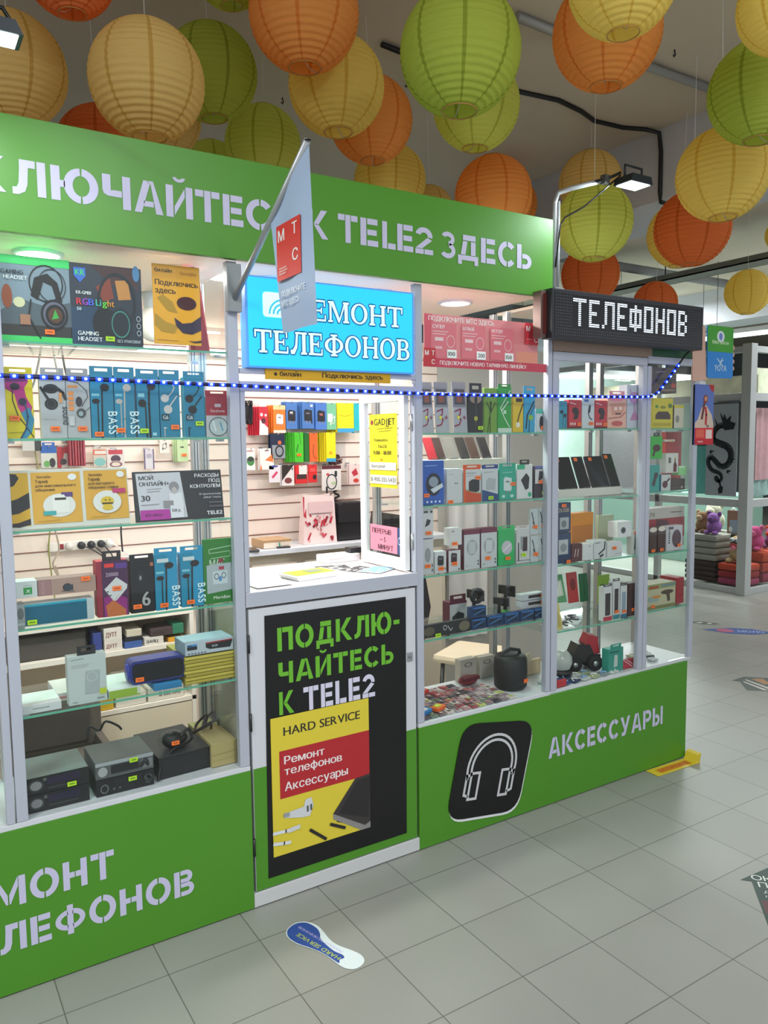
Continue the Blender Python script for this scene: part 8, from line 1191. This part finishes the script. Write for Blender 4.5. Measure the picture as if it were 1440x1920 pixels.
# ---------------------------------------------------------------- shop on the far corner
SF = M('#b3b7b6', .5)
SHOP = thing('shop_partition', 'white framed glass corner of the shop at the far right', 'partition', (7.25, 2.25, 0))
def bar(x0, x1, y0, y1, z0, z1, n='frame_bar'): mb = MB(); mb.box(x0, x1, y0, y1, z0, z1, SF, .003); mb.build(n, SHOP)
bar(7.20, 7.30, 2.20, 2.30, 0, 2.52, 'corner_post')
for y in (3.30, 4.35, 5.4): bar(7.22, 7.28, y-.03, y+.03, 0, 2.50, 'post')
for x in (8.2, 9.2): bar(x-.03, x+.03, 2.22, 2.28, 0, 2.50, 'post')
for z0, z1 in ((.0, .06), (.89, .97), (1.96, 2.04), (2.44, 2.50)):
    bar(7.22, 7.28, 2.305, 5.4, z0, z1, 'rail'); bar(7.305, 9.2, 2.22, 2.28, z0, z1, 'rail')
for z0, z1 in ((.065, .885), (.975, 1.955), (2.045, 2.435)):
    mb = MB(); mb.box(7.248, 7.252, 2.31, 5.37, z0, z1, GLASS); mb.build('glass_pane', SHOP)
    mb = MB(); mb.box(7.31, 9.17, 2.248, 2.252, z0, z1, GLASS); mb.build('glass_pane', SHOP)
shift(SHOP)
# towel with a dragon, curtains, garments
t = thing('dragon_towel', 'grey hanging towel with a black tribal dragon in the shop window', 'towel', (7.20, 2.50, 1.0), (0, 0, -PI/2))
mb = MB(); mb.box(-.18, .17, -.0, .012, .0, .94, M('#9aa2a8', .9, noise=.06, scale=30, bump=.3), .003); mb.build('cloth', t)
mb = MB(); mb.tube([(-.19, .0, .955), (.18, .0, .955)], .012, M('#5a6064', .4, .5)); mb.tube([(-.13, 0, .955), (-.13, 0, 1.03)], .012, WHITE, 8); mb.build('rail', t)
mb = MB(); DK = M('#1f2629', .9)
body = curve_pts([(.05, -.003, .70), (-.02, -.003, .72), (-.09, -.003, .66), (-.10, -.003, .58), (-.03, -.003, .54), (.07, -.003, .50), (.11, -.003, .42), (.08, -.003, .33), (-.0, -.003, .30), (-.06, -.003, .35), (-.13, -.003, .40), (-.15, -.003, .33), (-.10, -.003, .26), (-.03, -.003, .24), (.01, -.003, .20), (-.01, -.003, .15), (-.06, -.003, .16), (-.05, -.003, .20), (-.01, -.003, .13), (.0, -.003, .07)], 5)
nb = len(body)
for i in range(nb-1):
    a, b = body[i], body[i+1]; d = (b-a).normalized(); n = Vector((-d.z, 0, d.x)); wa = .036*(1-.75*abs(i/nb-.25)/.75); wb = .036*(1-.75*abs((i+1)/nb-.25)/.75)
    mb.face([tuple(a-n*wa), tuple(b-n*wb), tuple(b+n*wb), tuple(a+n*wa)], DK)
mb.face([(.03, -.0032, .67), (.13, -.0032, .68), (.15, -.0032, .74), (.09, -.0032, .76), (.10, -.0032, .82), (.05, -.0032, .78), (.02, -.0032, .84), (.0, -.0032, .74)], DK)
for q in ((-.06, .80), (-.0, .86)): mb.face([(q[0], -.0034, q[1]-.1), (q[0]+.03, -.0034, q[1]-.1), (q[0]-.03, -.0034, q[1]+.0)], DK)
for q in ((.10, .36), (.06, .24), (-.14, .44)): mb.face([(q[0], -.0034, q[1]), (q[0]+.05, -.0034, q[1]-.02), (q[0]+.02, -.0034, q[1]+.0), (q[0]+.06, -.0034, q[1]+.02), (q[0]+.01, -.0034, q[1]+.03)], DK)
mb.face([(-.02, -.0034, .02), (.02, -.0034, .03), (.03, -.0034, .09), (-.0, -.0034, .11), (-.03, -.0034, .07)], DK); mb.build('dragon_print', t)
def flat(name, label, cat, x, y, z, w_, h_, c, yz=True, n=.15, sc=25, d=.02):
    mb = MB(); N = 10
    for k in range(N):
        a, b = -w_/2+w_*k/N, -w_/2+w_*(k+1)/N; o1, o2 = .012*math.sin(k*1.7), .012*math.sin((k+1)*1.7)
        mb.face([(a, o1, 0), (b, o2, 0), (b, o2, h_), (a, o1, h_)], M(c, .85, noise=n, scale=sc), True); mb.face([(a, o1+d, 0), (a, o1+d, h_), (b, o2+d, h_), (b, o2+d, 0)], M(c, .85, noise=n, scale=sc), True)
    bmesh.ops.remove_doubles(mb.bm, verts=mb.bm.verts[:], dist=.0001)
    o = one(name, mb, label, cat, None, (x, y, z)); o.rotation_euler = (0, 0, -PI/2 if yz else 0); return o
flat('curtain', 'teal curtain hanging left of the dragon towel', 'curtain', 7.42, 2.86, .99, .32, .52, '#5fa39c')
flat('curtain', 'flowery green cloth above the teal curtain', 'cloth', 7.44, 2.88, 1.52, .30, .3, '#5a6a5c', n=.6, sc=14)
flat('blanket', 'wide flowery cream and red bedding along the shop window top', 'bedding', 7.55, 3.5, 2.02, 2.3, .22, '#c9c0a8', n=.5, sc=7)
flat('blanket', 'flowery cream bedding above the pink pyjamas', 'bedding', 8.4, 2.45, 2.02, 1.5, .30, '#c9c8b0', False, .5, 7)
flat('pyjamas', 'pink printed pyjamas hanging right of the corner post', 'clothes', 7.78, 2.40, 1.15, .30, .75, '#c99aa0', False, .25, 12)
flat('cloth', 'grey green printed cloth under the pink pyjamas', 'cloth', 7.80, 2.42, .98, .34, .17, '#9ab4b0', False, .5, 14)
flat('curtain', 'pale lilac curtain farther along the shop window', 'curtain', 7.45, 3.9, .99, 1.0, .95, '#c8c4cc')
def folded(name, label, x, y, z, wx, wy, h, c, grp):
    mb = MB(); mb.box(-wx/2, wx/2, -wy/2, wy/2, 0, h*.97, M(c, .95, noise=.2, scale=30, bump=.5), min(.028, h*.42)); return one(name, mb, label, 'blanket', grp, (x, y, z))
for k in range(4): folded('folded_blanket', ['lowest', 'second', 'third', 'top'][k]+' grey folded blanket in the shop window stack', 7.48, 2.80, .285+.07*k, .32, .36, .07, '#8e8c84', 'grey folded blankets')
for k in range(4): folded('folded_blanket', ['lowest', 'second', 'third', 'top'][k]+' dark brown folded blanket under the grey ones', 7.48, 2.81, .062+.055*k, .32, .38, .055, '#3a2a2a', 'dark folded blankets')
for k, c in enumerate(('#9a3a5c', '#8f2028', '#b8402a')): folded('folded_blanket', ['magenta folded blanket at the bottom under the plush dog', 'dark red folded blanket under the plush dog', 'orange red folded blanket carrying the plush dog'][k], 7.46, 2.44, .062+.075*k, .30, .30, .075, c, 'red folded blankets')
for k, c in enumerate(('#8a2a44', '#a8382c', '#b04028')): folded('folded_blanket', ['crimson', 'brick red', 'rust red'][k]+' folded blanket right of the corner post', 8.02, 2.42, .062+.11*k, .7, .24, .11, c, 'red blankets right of the post')
def plush(label, x, y, z, s, c, c2, dog=False):
    t = thing('plush_toy', label, 'plush toy', (x, y, z), (0, 0, -PI/2)); F = M(c, .95, noise=.15, scale=40, bump=.5)
    mb = MB(); mb.ell((0, 0, .10*s), .10*s, .085*s, .10*s, F); mb.ell((-.06*s, -.07*s, .025*s), .04*s, .05*s, .026*s, F); mb.ell((.06*s, -.07*s, .025*s), .04*s, .05*s, .026*s, F); mb.build('body', t)
    mb = MB(); mb.ell((0, -.02*s, .215*s), .085*s, .07*s, .07*s, F); mb.ell((0, -.08*s, .20*s), .05*s, .03*s, .04*s, M(c2, .9)); hd = mb.build('head', t)
    for sx in (-1, 1): mb = MB(); mb.ell((sx*.075*s, 0, .27*s), .03*s, .02*s, .035*s, M(c2, .9)); mb.build('ear', hd)
    if dog:
        for sx in (-1, 1): mb = MB(); mb.ell((sx*.028*s, -.09*s, .245*s), .024*s, .02*s, .024*s, WHITE); mb.ell((sx*.026*s, -.109*s, .243*s), .008*s, .005*s, .008*s, BLACK); mb.build('eye', hd)
        mb = MB(); mb.ell((0, -.105*s, .185*s), .042*s, .014*s, .03*s, M('#b03838', .7)); mb.ell((.004*s, -.115*s, .165*s), .028*s, .012*s, .026*s, M('#e07a90', .6)); mb.build('tongue', hd)
plush('cream plush dog with bulging eyes and pink tongue', 7.46, 2.44, .288, 1.0, '#b89c74', '#3a342c', True)
plush('purple plush toy on the grey blankets', 7.43, 2.72, .567, .8, '#8a5aa0', '#6a4080'); plush('brown plush toy at the left on the grey blankets', 7.50, 2.91, .567, .8, '#8a6a4c', '#b89c7c')
plush('white fluffy plush behind the brown one', 7.82, 2.98, .552, 1.1, '#d8d4bc', '#d8d4bc'); plush('teal plush toy behind the plush dog', 7.84, 2.70, .552, .9, '#3f7a86', '#c8ccc8')
plush('magenta plush toy right of the corner post', 7.78, 2.46, .395, .9, '#c04a80', '#d06a90'); plush('red and purple plush toy behind the magenta one', 8.02, 2.42, .396, .8, '#7a3a6c', '#c04830')
one('plush_stand', MB().box(7.655, 8.0, 2.55, 3.12, .0, .55, M('#8c8880', .8), .004), 'low grey stand behind the blanket stacks', 'stand')
t = thing('picture_packet', 'brown and blue bedding packet standing behind the toys', 'packet', (7.67, 2.62, .551), (0, 0, -PI/2)); mb = MB(); mb.box(-.11, .11, 0, .04, .0, .26, M('#8f6e58', .5), .003); mb.build('packet', t); mb = MB(); art(mb, [('r', .15, .05, .75, .6, '#8a9aa8'), ('e', .2, .2, .1, .12, '#d8d8d4')], .22, .26); mb.build('front_print', t)
one('shop_counter', MB().box(8.6, 9.1, 3.2, 5.5, 0, .9, M('#7c9c90', .6), .01), 'green counter deep inside the far shop', 'counter')
mb = MB(); mb.box(7.28, 12, 6.4, 6.5, 0, 2.6, M('#9ab0a6', .8, noise=.25, scale=3)); tag(mb.build('wall_shop'), kind='structure')
for k, (x, y, z, a, l) in enumerate(((8.16, 2.70, 2.76, .1, 1.5), (8.1, 3.95, 2.34, PI/2, 2.2), (7.9, 5.6, 2.50, PI/2, 1.7))):
    t = thing('suspended_lamp', ['bright tube lamp hung above the far shop corner', 'tube lamp hung inside the far shop across its window', 'tube lamp hung at the back of the far shop'][k], 'lamp', (x, y, z), (0, 0, a))
    mb = MB(); mb.box(-.05, .05, -l/2, l/2, .0, .05, WHITE); mb.build('housing', t); mb = MB(); mb.tube([(0, -l/2+.02, -.02), (0, l/2-.02, -.02)], .024, M('#f0fbff', .5, emit=4)); mb.build('tube', t)
    for s_ in (-1, 1): mb = MB(); mb.tube([(0, s_*l*.35, .05), (0, s_*l*.35, 3.6-z if k < 1 or True else 0)], .003, BLACK, 5); mb.build('hanger_rod', t)
    area('shop_tube_light', (x, y, z-.06), .08, l, 70, (.92, 1, .98), (0, 0, a))
# dark header wall and wares over the shops far behind
mb = MB(); mb.box(5.2, 12, 6.5, 6.7, 2.6, 3.6, M('#4c5355', .8)); struct('trim_4', mb)

flat('curtain', 'white pleated curtain at the back behind the phone holders', 'curtain', 3.05, 1.44, .35, .30, .95, '#d6d4d2', False, .05)
